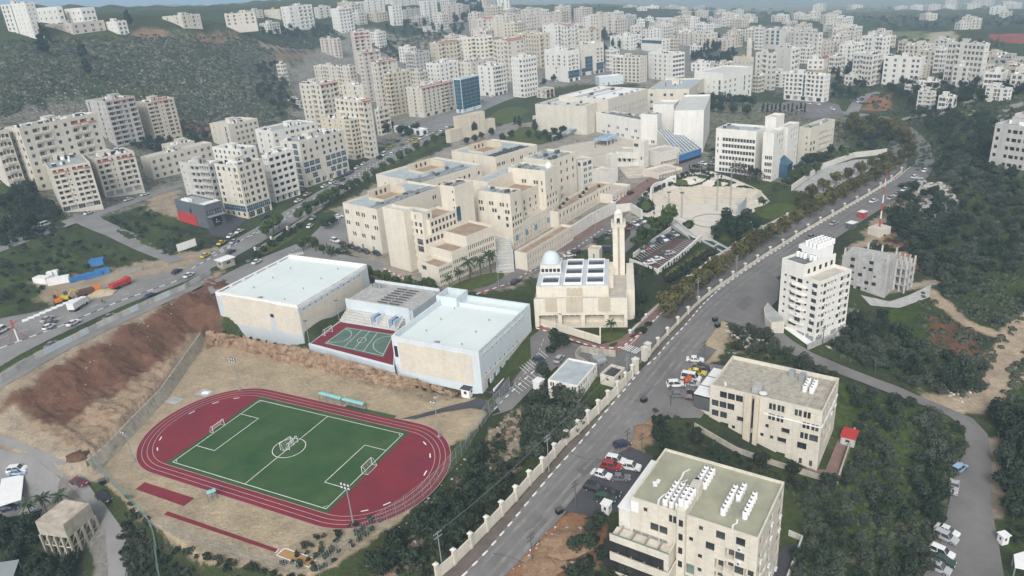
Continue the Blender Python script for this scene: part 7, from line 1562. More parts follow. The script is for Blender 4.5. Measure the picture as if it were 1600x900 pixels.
# ------------------------------------------------------------------ boundary walls with pillars, kerbs, fences
def pillar_wall(label,px,h,m='stone_cream',ph=.9,cap=True,rail=False):
 g=[np.array(G(*p)) for p in px];o=g[len(g)//2];t=thing('boundary_wall',label,'wall',o);z_=[p[2] for p in g]
 for a,b in zip(g[:-1],g[1:]):
  d=(b-a)[:2];L_=np.linalg.norm(d);an=math.atan2(d[1],d[0]);mb=MB();c=(a+b)/2;nn=np.array([-d[1],d[0]])/L_*.14;q=[a[:2]-nn,b[:2]-nn,b[:2]+nn,a[:2]+nn];q=[p-o[:2] for p in q]
  za,zb=a[2]-o[2],b[2]-o[2];n0=len(mb.v);hs=[za,zb,zb,za]
  for p,z in zip(q,hs):mb.v.append((p[0],p[1],z-1.5))
  for p,z in zip(q,hs):mb.v.append((p[0],p[1],z+h))
  for f in ((4,5,6,7),(0,1,5,4),(1,2,6,5),(2,3,7,6),(3,0,4,7)):mb.f.append(tuple(n0+i for i in f));mb.m.append(0)
  mb.obj('panel',m,t)
  if rail:
   mb=MB();k=int(L_/.45)
   for i in range(1,k):f=i/k;p=a+(b-a)*f-o;mb.box((p[0],p[1],p[2]+h),.05,.05,1.0)
   for zz in (.15,.95):mb.tube([tuple(a-o+np.array([0,0,h+zz])),tuple(b-o+np.array([0,0,h+zz]))],.035,4)
   tag(mb.obj('railing','metal_dark',t),kind='stuff')
 for i,p in enumerate(g):
  d=(g[min(i+1,len(g)-1)]-g[max(i-1,0)])[:2];an=math.atan2(d[1],d[0]);p=p-o;mb=MB();mb.box((p[0],p[1],p[2]-1.5),.62,.62,h+ph+1.5,an);po_=mb.obj('pillar',m,t)
  mb=MB();mb.box((p[0],p[1],p[2]+h+ph+.002),.95,.95,.22,an);mb.box((p[0],p[1],p[2]+h+ph+.222),.8,.8,.25,an,0,True,(.2,.2));mb.obj('cap','stone_pale',po_)
 return t
W1=[(684,905),(711,882),(737,856),(762,830),(785,806),(807,782),(828,758),(848,737),(867,715),(885,694),(903,678),(919,662),(935,646),(950,631),(965,616),(978,602),(988,590)]
pillar_wall('long cream boundary wall with capped pillars beside the main road, below the gate',W1,2.6)
W2=[(1013,558),(1028,540),(1043,524),(1059,507),(1075,491),(1091,475),(1108,461),(1126,448),(1145,435),(1164,422),(1183,409),(1203,396),(1223,384),(1243,371),(1262,360),(1281,349),(1300,338),(1319,327),(1338,316),(1357,305),(1375,294),(1392,283),(1408,270)]
pillar_wall('long cream boundary wall with pillars and railings beside the main road, above the gate',W2,1.2,ph=1.0,rail=True)
pillar_wall('low cream wall along the brick pavement below the shrubs',[(985,522),(1010,497),(1040,470),(1075,437),(1110,408),(1150,384),(1190,358),(1230,338)],1.0,'stone_pale',.1)
g_=[np.array(G(*p)) for p in ((1003,568),(1008,562))]
gt_=thing('main_gate','green sliding gate leaf between two cream gate pillars','gate',g_[0]);
for i,(px,py) in enumerate(((993,583),(1007,563),(1012,556))):P=np.array(G(px,py))-np.array(gt_.location);mb=MB();mb.box((P[0],P[1],-.5),1.2,1.2,4.2,.7);pl_=mb.obj('pillar','stone_cream',gt_);mb=MB();mb.box((P[0],P[1],3.702),1.5,1.5,.3,.7);mb.obj('cap','stone_pale',pl_)
mb=MB();a_,b_=np.array(G(1008,561))-np.array(gt_.location),np.array(G(1012,556))-np.array(gt_.location)
mb.tube([tuple(a_+np.array([0,0,.3])),tuple(b_+np.array([0,0,.3]))],.08,4);mb.tube([tuple(a_+np.array([0,0,2.2])),tuple(b_+np.array([0,0,2.2]))],.08,4);[mb.tube([tuple(a_+(b_-a_)*f+np.array([0,0,.3])),tuple(a_+(b_-a_)*f+np.array([0,0,2.2]))],.05,4) for f in np.linspace(0,1,9)];mb.obj('gate_leaf','door_green',gt_)
def kerb(px,seg=1.6,w_=.3,h=.22,m1='white_line',m2='asphalt_pale',lift=0):
 ln=resample(GP(px),seg);mb=MB()
 for i,(a,b) in enumerate(zip(ln[:-1],ln[1:])):d=b-a;mb.box(((a+b)[0]/2,(a+b)[1]/2,Tz(*((a+b)/2))+lift),np.linalg.norm(d)+.01,w_,h,math.atan2(d[1],d[0]),i % 2)
 o=mb.obj('kerb',[m1,m2]);o['kind']='structure'
SW1=[(722,903),(762,862),(800,817),(857,748),(905,695),(940,652),(965,623),(985,600),(999,582)]
K2=[(1012,571),(1025,560),(1045,536),(1070,510),(1098,477),(1125,452),(1160,427),(1197,402),(1226,385),(1254,366),(1300,340),(1350,311),(1400,280),(1422,262)]
road('pavement',[(690,908)]+[(x+4,y+1) for x,y in W1]+[(996,585)]+SW1[::-1],'pavement_dark',.32,3.);road('pavement',[(x+3,y+1) for x,y in W2]+K2[::-1],'pavement_dark',.32,3.)
kerb(SW1,lift=.18);kerb(K2,lift=.18);kerb([(838,513),(870,523),(912,538),(945,545),(972,543),(1000,522),(1034,489),(1070,455)],1.4,m2='red_paint');kerb([(835,580),(815,598),(790,622),(768,645)],1.5,m2='asphalt');kerb([(600,420),(655,447),(700,474),(745,464),(800,442),(845,418),(900,388),(945,356)],1.6,m2='red_paint');kerb([(1437,905),(1462,868),(1478,800)],1.6) if False else None
kerb([(300,420),(350,392),(430,345),(500,305),(560,272),(620,236),(700,205)],2.2,m2='asphalt_dark');kerb([(0,545),(90,512),(190,470),(285,436)],2.2,m2='asphalt_dark');kerb([(330,398),(400,365),(470,330),(560,275),(640,225)],2.2,m2='asphalt_dark')
def zebra(pa,pb,n,lw):
 a,b=np.array(G(*pa))[:2],np.array(G(*pb))[:2];d=(b-a)/np.linalg.norm(b-a);nn=np.array([-d[1],d[0]]);mb=MB();s=np.linalg.norm(b-a)/n
 for i in range(n):
  p=a+d*s*i;z=Tz(*p)+.30;mb.face([tuple(q)+(z,) for q in (p-nn*lw/2,p+d*s*.5-nn*lw/2,p+d*s*.5+nn*lw/2,p+nn*lw/2)])
 mb.obj('zebra_crossing','white_line')['kind']='structure'
zebra((975,543),(1000,551),8,3.2);zebra((922,545),(935,556),6,3.);zebra((453,400),(475,396),9,3.4)
def dashes(px,on=2.4,off=3.2,w_=.14,lift=.32):
 ln=resample(smooth_line(GP(px),2),.4);mb=MB();per=on+off
 for i,(a,b) in enumerate(zip(ln[:-1],ln[1:])):
  if (i*.4) % per>on:continue
  d=(b-a)/np.linalg.norm(b-a);nn=np.array([-d[1],d[0]])*w_/2;z=Tz(*a)+lift;mb.face([tuple(q)+(z,) for q in (a-nn,b-nn,b+nn,a+nn)])
 if mb.v:mb.obj('lane_marking','white_line')['kind']='structure'
dashes([(985,540),(1020,505),(1060,465)],6,1.5);dashes([(795,610),(835,570),(850,530)],1.2,1.2);dashes([(0,530),(100,497),(200,460),(290,428)]);dashes([(400,358),(480,322),(560,274),(650,222)],2.5,3.5);dashes([(850,128),(780,146),(720,177)]);dashes([(410,425),(470,385),(505,355)],1.5,1.5)
def fence(label,px,h=3.6,sp=3.,mats=('metal','mesh_wire'),rails=3,wire=.5,name='mesh_fence',z0=None,lean=0):
 ln=resample(GP(px),sp);o=np.array([*ln[len(ln)//2],Tz(*ln[len(ln)//2])]);t=thing(name,label,'fence',o);P=[np.array([*p,Tz(*p)])-o for p in ln];mb2=MB()
 for p in P:mb=MB();mb.tube([tuple(p-[0,0,.4]),tuple(p+[0,0,h])],.05,5);mb.obj('post',mats[0],t)
 for a,b in zip(P[:-1],P[1:]):
  for k in range(rails):z=h*(k+.15)/(rails-.7);z=min(z,h);mb2.tube([tuple(a+[0,0,z]),tuple(b+[0,0,z])],.022,3,0,None,False)
  n=max(2,int(np.linalg.norm(b-a)/wire))
  for i in range(n):p=a+(b-a)*i/n;mb2.tube([tuple(p+[0,0,.05]),tuple(p+[0,0,h])],.012,3,0,None,False)
  m_=int(h/wire)
  for i in range(m_):z=(i+.5)*wire;mb2.tube([tuple(a+[0,0,z]),tuple(b+[0,0,z])],.010,3,0,None,False)
 tag(mb2.obj('wire_mesh',mats[1],t),kind='stuff');return t
fence('tall grey mesh fence on posts curving round the right end of the running track',[(748,672),(735,694),(722,714),(705,735),(686,757),(662,778),(634,800),(606,819),(575,840),(545,860),(518,882),(500,900)],4.2)
fence('tall mesh fence along the dark drive corner beside the pale blue hall',[(752,668),(765,650),(782,632),(797,612)],4.5);fence('green mesh fence between the lower road and the playing field',[(146,722),(165,746),(195,776),(222,805),(240,832),(246,870),(250,905)],3,2.5,('door_green','door_green'),3,.35)
fence('long grey wire fence on the slope below the jump runway',[(246,826),(300,846),(360,868),(430,890),(470,902)],3.4,3.5,('metal','metal'),4,.5)
rw=thing('retaining_wall','slanting grey retaining wall between the excavation and the playing field','retaining wall',G(240,640));ro=rw.location;ln=resample(P0([(148,738),(178,712),(222,664),(262,622),(292,578),(322,534)],0),2.);mb=MB();A_,B_=strip_poly(ln,1.)
for i in range(len(ln)-1):
 for p_,q_,z0_,z1_ in ((A_[i],A_[i+1],2.9,2.9),):
  a0,a1=A_[i],A_[i+1];d=(a1-a0);nn=np.array([-d[1],d[0]])/np.linalg.norm(d);b0,b1=ln[i]-nn*.3,ln[i+1]-nn*.3;t0_,t1_=ln[i]+nn*1.0,ln[i+1]+nn*1.0;u0,u1=ln[i]+nn*1.5,ln[i+1]+nn*1.5
  mb.face([tuple(b0)+(-.4,),tuple(b1)+(-.4,),tuple(t1_)+(3.1,),tuple(t0_)+(3.1,)]);mb.face([tuple(t0_)+(3.1,),tuple(t1_)+(3.1,),tuple(u1)+(3.1,),tuple(u0)+(3.1,)]);mb.face([tuple(u0)+(3.1,),tuple(u1)+(3.1,),tuple(u1)+(0,),tuple(u0)+(0,)])
mb.v=[tuple(Vector(v)-ro) for v in mb.v];mb.obj('wall','concrete_dirty',rw)
for i in range(0,len(ln)-1):d=ln[i+1]-ln[i];nn=np.array([-d[1],d[0]])/np.linalg.norm(d);p=ln[i]+nn*1.25;mb=MB();mb.tube([(p[0]-ro.x,p[1]-ro.y,3-ro.z),(p[0]-ro.x,p[1]-ro.y,5.6-ro.z)],.05,4);mb.obj('fence_post','metal_dark',rw)
mb=MB();Lp=[(ln[i]+np.array([-(ln[min(i+1,len(ln)-1)]-ln[max(i-1,0)])[1],(ln[min(i+1,len(ln)-1)]-ln[max(i-1,0)])[0]])/np.linalg.norm(ln[min(i+1,len(ln)-1)]-ln[max(i-1,0)])*1.25) for i in range(len(ln))]
for z in (3.5,4.2,4.9,5.5):mb.tube([(p[0]-ro.x,p[1]-ro.y,z-ro.z) for p in Lp],.025,3)
tag(mb.obj('fence_wire','metal_dark',rw),kind='stuff')
hd=thing('hoarding','long pale panel wall between the avenue and the excavation','wall',G(150,500));ho=hd.location;g=resample(GP([(-8,606),(40,572),(100,540),(165,508),(230,478),(290,452),(330,428)]),3.2)
for i,(a,b) in enumerate(zip(g[:-1],g[1:])):
 d=b-a;c=(a+b)/2;mb=MB();mb.box((c[0]-ho.x,c[1]-ho.y,Tz(*c)-ho.z-.5),np.linalg.norm(d)-.06,.16,2.5+random.uniform(-.08,.08),math.atan2(d[1],d[0]));mb.obj('panel',random.choice(['concrete_pale','concrete_pale','concrete','paint_blue_grey']),hd)
pillar_wall('low cream planter wall with pillars between the avenue and the campus',[(400,395),(425,378),(450,362),(478,342),(505,325)],1.2,'stone_pale',.8)
# utility poles with wires along the main road
def upole(label,px,h=10,lamp=False,cat='utility pole',m='metal',group=None):
 P=G(*px);t=thing('utility_pole' if not lamp else 'street_lamp',label,cat,P,.75,group);mb=MB();mb.tube([(0,0,-.3),(0,0,h)],.13,6,0,.08);mb.obj('pole',m,t)
 if lamp:mb=MB();mb.tube([(0,0,h),(0,-1.4,h+.35)],.05,5);mb.obj('arm',m,t);mb=MB();mb.box((0,-1.7,h+.28),.3,.8,.14);mb.obj('lamp','metal_dark',t)
 else:
  for z in (h-.4,h-1.3):mb=MB();mb.box((0,0,z),1.9,.1,.12);[mb.lathe((x,0,z+.12),[(.06,0),(.07,.15),(.03,.22)],5) for x in (-.8,-.3,.3,.8)];mb.obj('crossarm',m,t)
 return t
PL=[((692,893),9.5),((858,738),9.5),((980,607),9.5),((1090,478),9),((1150,440),9)]
pls=[upole(l_,p,h) for (p,h),l_ in zip(PL,('steel utility pole with crossarms at the bottom of the boundary wall','steel utility pole halfway up the boundary wall','steel utility pole beside the gatehouse','steel utility pole above the gate by the railings','steel utility pole opposite the road fork'))]
for k in range(len(pls)-1):
 a,b=pls[k].location,pls[k+1].location;ha,hb=PL[k][1],PL[k+1][1];t=thing('power_line','sagging power wires strung over the boundary wall, span %s' % ('nearest the camera','up to the gatehouse','past the gate','near the road fork')[k],'power line',a)
 for dx in (-.8,-.3,.3,.8):
  mb=MB();off=Vector((math.cos(.75)*dx,math.sin(.75)*dx,0));mb.tube([Vector((0,0,ha-.1))+off+(b-a+Vector((0,0,hb-ha)))*f-Vector((0,0,3.2*f*(1-f))) for f in np.linspace(0,1,14)],.022,3);mb.obj('wire','metal_dark',t)
for px,lb,h_ in (((900,795),'dark pole at the roadside dirt mound near the camera',7),((832,877),'dark pole lowest on the right verge',6.5),((981,713),'thin pole behind the near parking',7),((1003,723),'grey pole at the wall corner of the near parking',7.5),((1100,565),'dark pole beside the parked white car',6),((1048,634),'dark pole by the grey parked car',6),((1367,582),'small pole on the bend of the lane',4),((1285,540),'dark pole at the yard wall of the curved tower',6),((1567,760),'leaning pole among bushes right of the lane',7)):upole(lb,px,h_,False,m='metal_dark')
for i,(px,py) in enumerate(((870,525),(930,358),(1000,318),(1055,283),(858,420),(780,455))):upole(('first','third','fourth','fifth','second','sixth')[i]+' slim street lamp of the campus street, counted from the mosque forecourt' if i else 'slim street lamp beside the crossing at the mosque forecourt',(px,py),7,True,'street lamp')
# red and white mast on a concrete base
P=G(1373,365);t=thing('radio_mast','slim red and white mast on a square concrete base beside the main road','mast',P);mb=MB();mb.box((0,0,-1.5),6,5,4.2,.5);mb.obj('base','stone_cream',t);hm=20.
for _ in range(20):hm+=(proj((P[0],P[1],P[2]+hm))[1]-266)*.12
for k in range(7):mb=MB();z0,z1=2.7+(hm-2.7)*k/7,2.7+(hm-2.7)*(k+1)/7;mb.tube([(0,0,z0),(0,0,z1)],.30-.028*k,6,0,.30-.028*(k+1));mb.obj('section','red_paint' if k % 2==0 else 'metal_white',t)
P=G(1040,172);t=thing('flag_mast','tall red and white mast standing in front of the beige college','mast',P)
for k in range(6):mb=MB();mb.tube([(0,0,k*3.6),(0,0,k*3.6+3.6)],.30,5);mb.obj('section','red_paint' if k % 2==0 else 'metal_white',t)
cabin('small dark kiosk on the dirt shoulder',G(1330,357),3,2.4,2.3,.6,'metal_dark','paint_white','kiosk','kiosk');cabin('small red and white kiosk on the road shoulder',G(1347,340),2.6,2.2,2.4,.6,'red_paint','paint_white','kiosk','kiosk')
cabin('white roofed gate cabin by the avenue entrance',G(354,416),5,4,3,.9,'concrete_dirty','paint_white','gate_cabin','cabin',.5)
# billboards and signs
def board(label,px,w_,h_,z0,yaw,m='paint_white',name='billboard',mk=None,cat='billboard'):
 P=G(*px);t=thing(name,label,cat,P,yaw);mb=MB();mb.box((0,0,z0),w_,.18,h_);mb.obj('panel',m,t)
 for s in (-1,1):mb=MB();mb.box((s*w_*.35,.16,-.4),.14,.14,z0+h_+.3);mb.obj('post','metal_dark',t)
 return t
board('white billboard standing at the edge of the green plot by the avenue',(294,393),8,3,1.2,.9)
bt=board('orange red sign with pale lettering among the parked cars',(1074,609),2.6,1.7,2.2,.6,'red_paint','sign',None,'sign')
for r_,(x0,x1) in ((3.45,(-1.0,.9)),(2.95,(-.9,1.0)),(2.5,(-.6,.7))):     # pale arabic-like script strokes cannot be read in the photo: short lettering strokes
 mb=MB();x=x0
 while x<x1:w__=random.uniform(.12,.4);mb.bx(x,x+w__,-.115,-.092,r_,r_+random.uniform(.1,.26));x+=w__+.08
 mb.obj('lettering','yellow_paint',bt)
# ------------------------------------------------------------------ trees and shrubs: tapered trunk with limbs, crown of leaf clumps
def trunk_mesh(name,h,r,limbs,rng,spread):
 mb=MB();mb.tube([(0,0,-.4),(.03*h,0,h*.5),(0,.02*h,h)],r,6,0,r*.55)
 for i in range(limbs):
  t=2*math.pi*(i+rng.random()*.5)/max(1,limbs);e=(math.cos(t)*spread*.55,math.sin(t)*spread*.55,h+spread*(.35+.3*rng.random()));mb.tube([(0,.02*h,h*.85),(e[0]*.5,e[1]*.5,(h+e[2])/2),e],r*.45,4,0,r*.15)
 return mb.mesh(name,'bark')
TK={}
def tree_kind(kind,leaf,h0,rx,rz,clumps,n,size,tr=.18,limbs=4,variants=4,cone=0,trunk=True):
 out=[]
 for v in range(variants):
  g=np.random.default_rng(hash((kind,v)) % 99991 if False else sum(map(ord,kind))*17+v);C=[];R_=[]
  for i in range(clumps):
   d=g.normal(0,1,3);d /= np.linalg.norm(d);q=g.random()**.45;p=d*np.array([rx,rx,rz])*q*.72
   if cone:f=(p[2]/rz+.72)/1.44;p[:2] *= max(.12,1-f*cone)
   C.append(p+[0,0,h0+rz*.75]);R_.append((rx*.42)*(.7+.6*g.random())*(1 if not cone else max(.3,1-((p[2]/rz+.72)/1.44)*cone*.8)))
  V,Fq=leaf_cloud(g,np.array(C),np.array(R_),n,size);V[:,2]=np.maximum(V[:,2],.05 if not trunk else h0*.45)
  out.append((mesh_np('crown',V,Fq,leaf),trunk_mesh('trunk',h0*1.05,tr,limbs,g,rx) if trunk else None))
 TK[kind]=out
tree_kind('olive_tree','leaf_olive',1.1,2.6,1.9,15,900,.21);tree_kind('shade_tree','leaf_dark',1.6,2.7,2.4,14,950,.23);tree_kind('autumn_tree','leaf_autumn',1.7,2.7,2.4,15,950,.23)
tree_kind('street_tree','leaf_green',1.7,2.1,2.0,11,650,.22);tree_kind('pine_tree','leaf_pine',2.,2.3,3.8,18,1000,.25,cone=.55);tree_kind('cypress_tree','leaf_dark',.5,.75,3.4,16,500,.17,.1,0,3,cone=.75)
tree_kind('shrub','leaf_olive',.2,1.2,.9,7,260,.17,variants=4,trunk=False);tree_kind('dark_shrub','leaf_dark',.2,1.2,.9,7,260,.17,variants=4,trunk=False);tree_kind('yellow_shrub','leaf_yellow',.2,1.0,1.0,6,220,.16,variants=3,trunk=False);tree_kind('bare_tree','leaf_bare',1.8,2.3,2.3,10,260,.12,limbs=7)
def plant(kind,P,s,label,cat='tree',group=None,i=0,sz=None,leafrot=None):
 cm,tm=TK[kind][i % len(TK[kind])];s_=s if sz is None else (s,s,sz)
 if tm is None:
  o=link(kind,cm,None,P,random.uniform(0,6.28),s_);return tag(o,label,'shrub',group)
 t=thing(kind,label,cat,P,random.uniform(0,6.28),group,s_);link('trunk',tm,t);link('crown',cm,t);return t
ORD=['first','second','third','fourth','fifth','sixth','seventh','eighth','ninth','tenth','eleventh','twelfth','thirteenth','fourteenth','fifteenth','sixteenth','seventeenth','eighteenth','nineteenth','twentieth']+['%s-%s' % (a,b) for a in ('twenty','thirty','forty','fifty') for b in ('first','second','third','fourth','fifth','sixth','seventh','eighth','ninth')]
def row(kind,pts,s,what,cat='tree',group=None,one=None):
 for i,p in enumerate(pts):
  sc=(p[2] if len(p)>2 else 1)*s*random.uniform(.9,1.1);P=G(p[0],p[1]);lb='%s %s' % (ORD[i],what) if len(pts)>1 else what
  plant(kind,P,sc,lb,cat,group,i)
row('autumn_tree',[(1043,497,1.25),(1053,488,1.2),(1066,478,1.2),(1079,466,1.1),(1094,452,1),(1108,443,1),(1122,432,1),(1138,421,.9),(1154,408,1),(1172,398,1),(1190,386,1.05),(1206,377,.9),(1226,364,1),(1246,352,1),(1266,341,1),(1284,330,1.1),(1302,321,1.1),(1318,311,1),(1336,301,1),(1352,292,1),(1368,284,1),(1384,275,1.05),(1398,266,1.1),(1411,256,1.1),(1420,243,1.1),(1414,226,1.1),(1404,214,1.2),(1392,207,1.2)],1.25,'autumn tinted tree behind the railings, counted up the road from the gate',group='autumn row behind the railings')
row('autumn_tree',[(1250,322),(1268,312),(1286,300),(1306,290),(1326,282),(1344,275),(1362,266),(1380,256)],1.1,'autumn tree of the inner row above the brick path, counted from the garden',group='inner autumn row')
row('autumn_tree',[(1332,196),(1346,202),(1358,196),(1372,206),(1340,212),(1326,206),(1356,214)],1.35,'large brown green tree in the clump where the road bends away',group='clump at the road bend')
row('street_tree',[(418,372,1.2),(428,364,1.2),(437,358,1.2),(470,346,1.2),(483,339,1.1),(494,332,1.2),(505,326,1.2),(516,320,1.2),(527,313,1.2),(539,306,1.1),(550,300,1.1),(561,294,1),(574,287,1.1),(588,279,1),(600,271,1),(613,262,1.1),(626,254,1.2),(639,247,1.1),(652,240,1.2),(666,233,1),(680,226,1),(694,219,.9),(708,212,.9),(722,205,.9)],1.15,'green median tree of the avenue, counted from the entrance cabin',group='avenue median trees')
row('street_tree',[(576,436),(592,442),(606,447),(622,452),(640,455),(654,458),(668,453),(676,460)],1.0,'small tree in the planted strip below the front faculty, from the left',group='strip below the front faculty')
row('street_tree',[(474,392,1.2),(484,388,1.1),(494,393,1.2),(506,398,1),(518,402,.9)],.95,'tree in the island behind the left sports hall, from the left',group='island trees')
row('cypress_tree',[(498,385),(512,390),(523,395),(530,400)],.6,'clipped dark cypress on the island by the parked cars, from the left',group='clipped island cypresses')
row('shade_tree',[(874,546)],1.25,'round dark tree on the corner between the small white house and the pale hall');row('shade_tree',[(848,590)],.8,'small dark tree between the two car park strips');row('dark_shrub',[(862,552)],1.3,'pale green bush left of the round dark tree')
row('shade_tree',[(1127,362),(1140,366),(1153,358),(1166,354),(1120,374),(1148,376),(1180,362),(1135,352),(1160,366)],1.1,'dark garden tree right of the pale ramp, in the grove',group='garden grove');row('street_tree',[(1005,388,1.2),(1014,380,1.1),(1024,372,1.3),(1035,364,1.2),(1046,355,1.3),(996,395,1.1),(1041,350,1)],1.25,'green tree between the two car parks, in the strip',group='car park strip trees')
row('cypress_tree',[(1036+i*4.3,428-i*2.95) for i in range(15)],.55,'small dark cypress along the white deck wall, counted from the near corner',group='cypresses along the deck wall')
row('yellow_shrub',[(1042+i*5.6,434-i*3.6) for i in range(11)],1.1,'yellow green shrub on the slope below the deck wall, from the near corner','shrub','shrubs below the deck wall');row('dark_shrub',[(1046+i*5.2,441-i*3.5) for i in range(14)],1.35,'dark shrub of the lower row under the deck wall, from the near corner','shrub','lower shrubs below the deck wall')
row('cypress_tree',[(994,432),(1005,436),(1013,434),(1020,430)],.75,'dark cypress in the walled bed under the red paved car park, from the left',group='bed cypresses');row('shade_tree',[(1001,478)],1.0,'dark tree in the narrow bed right of the mosque');row('dark_shrub',[(1000,495),(996,505),(1004,520),(1012,510)],1.2,'dark bush along the mosque side wall, from the top','shrub','bushes along the mosque side wall')
row('pine_tree',[(836,207,1.2),(812,200,1),(805,196,.8)],1.0,'dark conifer in front of the theatre, from the right',group='theatre conifers');row('shade_tree',[(852,214),(866,212),(880,209),(894,205),(842,219),(826,216),(800,216),(786,222),(872,219),(858,222)],.9,'dark tree on the lawn in front of the theatre porch',group='theatre lawn trees')
row('shade_tree',[(1084,163,1.2),(1098,164,1.3),(1112,166,1.2),(1128,165,1.2),(1144,166,1.2),(1160,165,1.2),(1176,167,1.2),(1020,162),(1042,161),(1110,176,1.1),(1126,177),(1146,178),(1166,180)],1.25,'round dark tree in the grove between the college and the faculty blocks',group='grove behind the auditorium');row('cypress_tree',[(1192+i*6.5,178+(i % 3)*2) for i in range(11)],1.5,'tall dark cypress in the screen behind the north east faculty, from the left',group='cypress screen')
row('shade_tree',[(1126,243),(1140,258),(1152,266),(1165,272),(1178,281),(1262,262),(1252,276),(1296,246),(1278,258)],1.2,'dark tree around the big white faculty block',group='trees around the big white faculty');row('bare_tree',[(1132,265),(1150,276),(1160,284),(1172,288),(1188,290)],1.3,'grey leafless tree between the garden lawns and the big white faculty',group='leafless garden trees');row('street_tree',[(1240,288,1.2),(1228,296,1),(1256,282,1.2),(1275,272,1.1),(1212,300,.9),(1300,256,1.1),(1320,250,1.1)],1.1,'olive green tree along the sunken yard wall',group='trees along the sunken yard')
row('dark_shrub',[(1051,284),(1058,280),(1066,276),(1074,273),(1082,271),(1090,270),(1098,272),(1106,274),(1112,278),(1046,290),(1015,300),(1008,306),(1002,314),(997,324),(1000,333)],1.2,'dark clipped shrub around the upper garden lawns','shrub','shrubs round the upper lawns');row('cypress_tree',[(1077,268),(1096,270),(1107,273),(1127,283),(1036,333),(1022,337)],.75,'dark slim cypress standing among the garden lawns',group='garden cypresses')
row('shade_tree',[(520,352),(510,358)],.9,'dark tree on the grass island by the campus entrance');row('dark_shrub',[(402,402),(412,394),(424,386),(436,378),(448,370),(458,364),(468,357),(395,408)],1.6,'dark shrub of the planter by the avenue entrance','shrub','planter shrubs');row('shade_tree',[(742,222,.9),(730,226,.8),(752,218,.9),(768,212,.9)],1.0,'dark tree beside the gateway building',group='gateway trees');row('shade_tree',[(640,215),(628,212),(612,205),(603,210),(650,208)],1.3,'dark tree in the hollow left of the market hall',group='hollow trees');row('shade_tree',[(720,176)],1.,'dark tree under the blue glass office')
row('shade_tree',[(874,118),(865,128),(898,110),(850,133),(888,116)],1.0,'dark street tree on the avenue bend',group='bend trees')
row('dark_shrub',[(352+i*13,521+i*3.1+(i>10)*i*.6) for i in range(26)],.55,'small bush along the brink of the rock cut, counted from the left','shrub','bushes along the rock cut')
# palms
_pm=MB();_pm.tube([(0,0,-.4),(.1,0,3),(.05,.05,6)],.24,7,0,.17);PALM_T=_pm.mesh('trunk','bark')
def palm_crown(seed):
 g=random.Random(seed);mb=MB()
 for i in range(26):
  t=i*2.4+g.uniform(-.2,.2);el=g.uniform(-.35,1.1);L_=g.uniform(2.2,3.0);d=Vector((math.cos(t),math.sin(t),0));prev=None;n=5
  for k in range(n+1):
   f=k/n;p=Vector((0,0,6))+d*(L_*f*math.cos(el*.6))+Vector((0,0,L_*f*math.sin(el)-1.5*f*f));s=Vector((-d.y,d.x,0))*(.34*math.sin(math.pi*min(1,f*.85+.12)))
   if prev:
    mb.face([prev[0]-prev[1]-Vector((0,0,.16)),p-s-Vector((0,0,.16)),p,prev[0]]);mb.face([prev[0],p,p+s-Vector((0,0,.16)),prev[0]+prev[1]-Vector((0,0,.16))])
   prev=(p,s)
 return mb.mesh('fronds','leaf_palm')
PALM_C=[palm_crown(i) for i in range(3)]
def palm(px,s,label,group=None):
 P=G(*px);t=thing('palm_tree',label,'palm',P,random.uniform(0,6),group,s);link('trunk',PALM_T,t);link('crown',random.choice(PALM_C),t)
for i,(px,s) in enumerate((((703,451),.7),((719,447),.85),((735,438),1.15),((752,433),1.05),((767,426),1.15))):palm(px,s,'%s palm from the left in the row before the stepped front faculty' % ORD[i],'palms before the front faculty')
palm((955,527),.75,'short date palm on the little lawn in front of the mosque');palm((52,812),.75,'left palm behind the concrete water tower');palm((75,806),.85,'middle palm behind the concrete water tower');palm((102,800),.8,'right palm behind the concrete water tower');palm((1192,332),.8,'left palm at the right end of the amphitheatre');palm((1205,322),.8,'right palm at the right end of the amphitheatre')
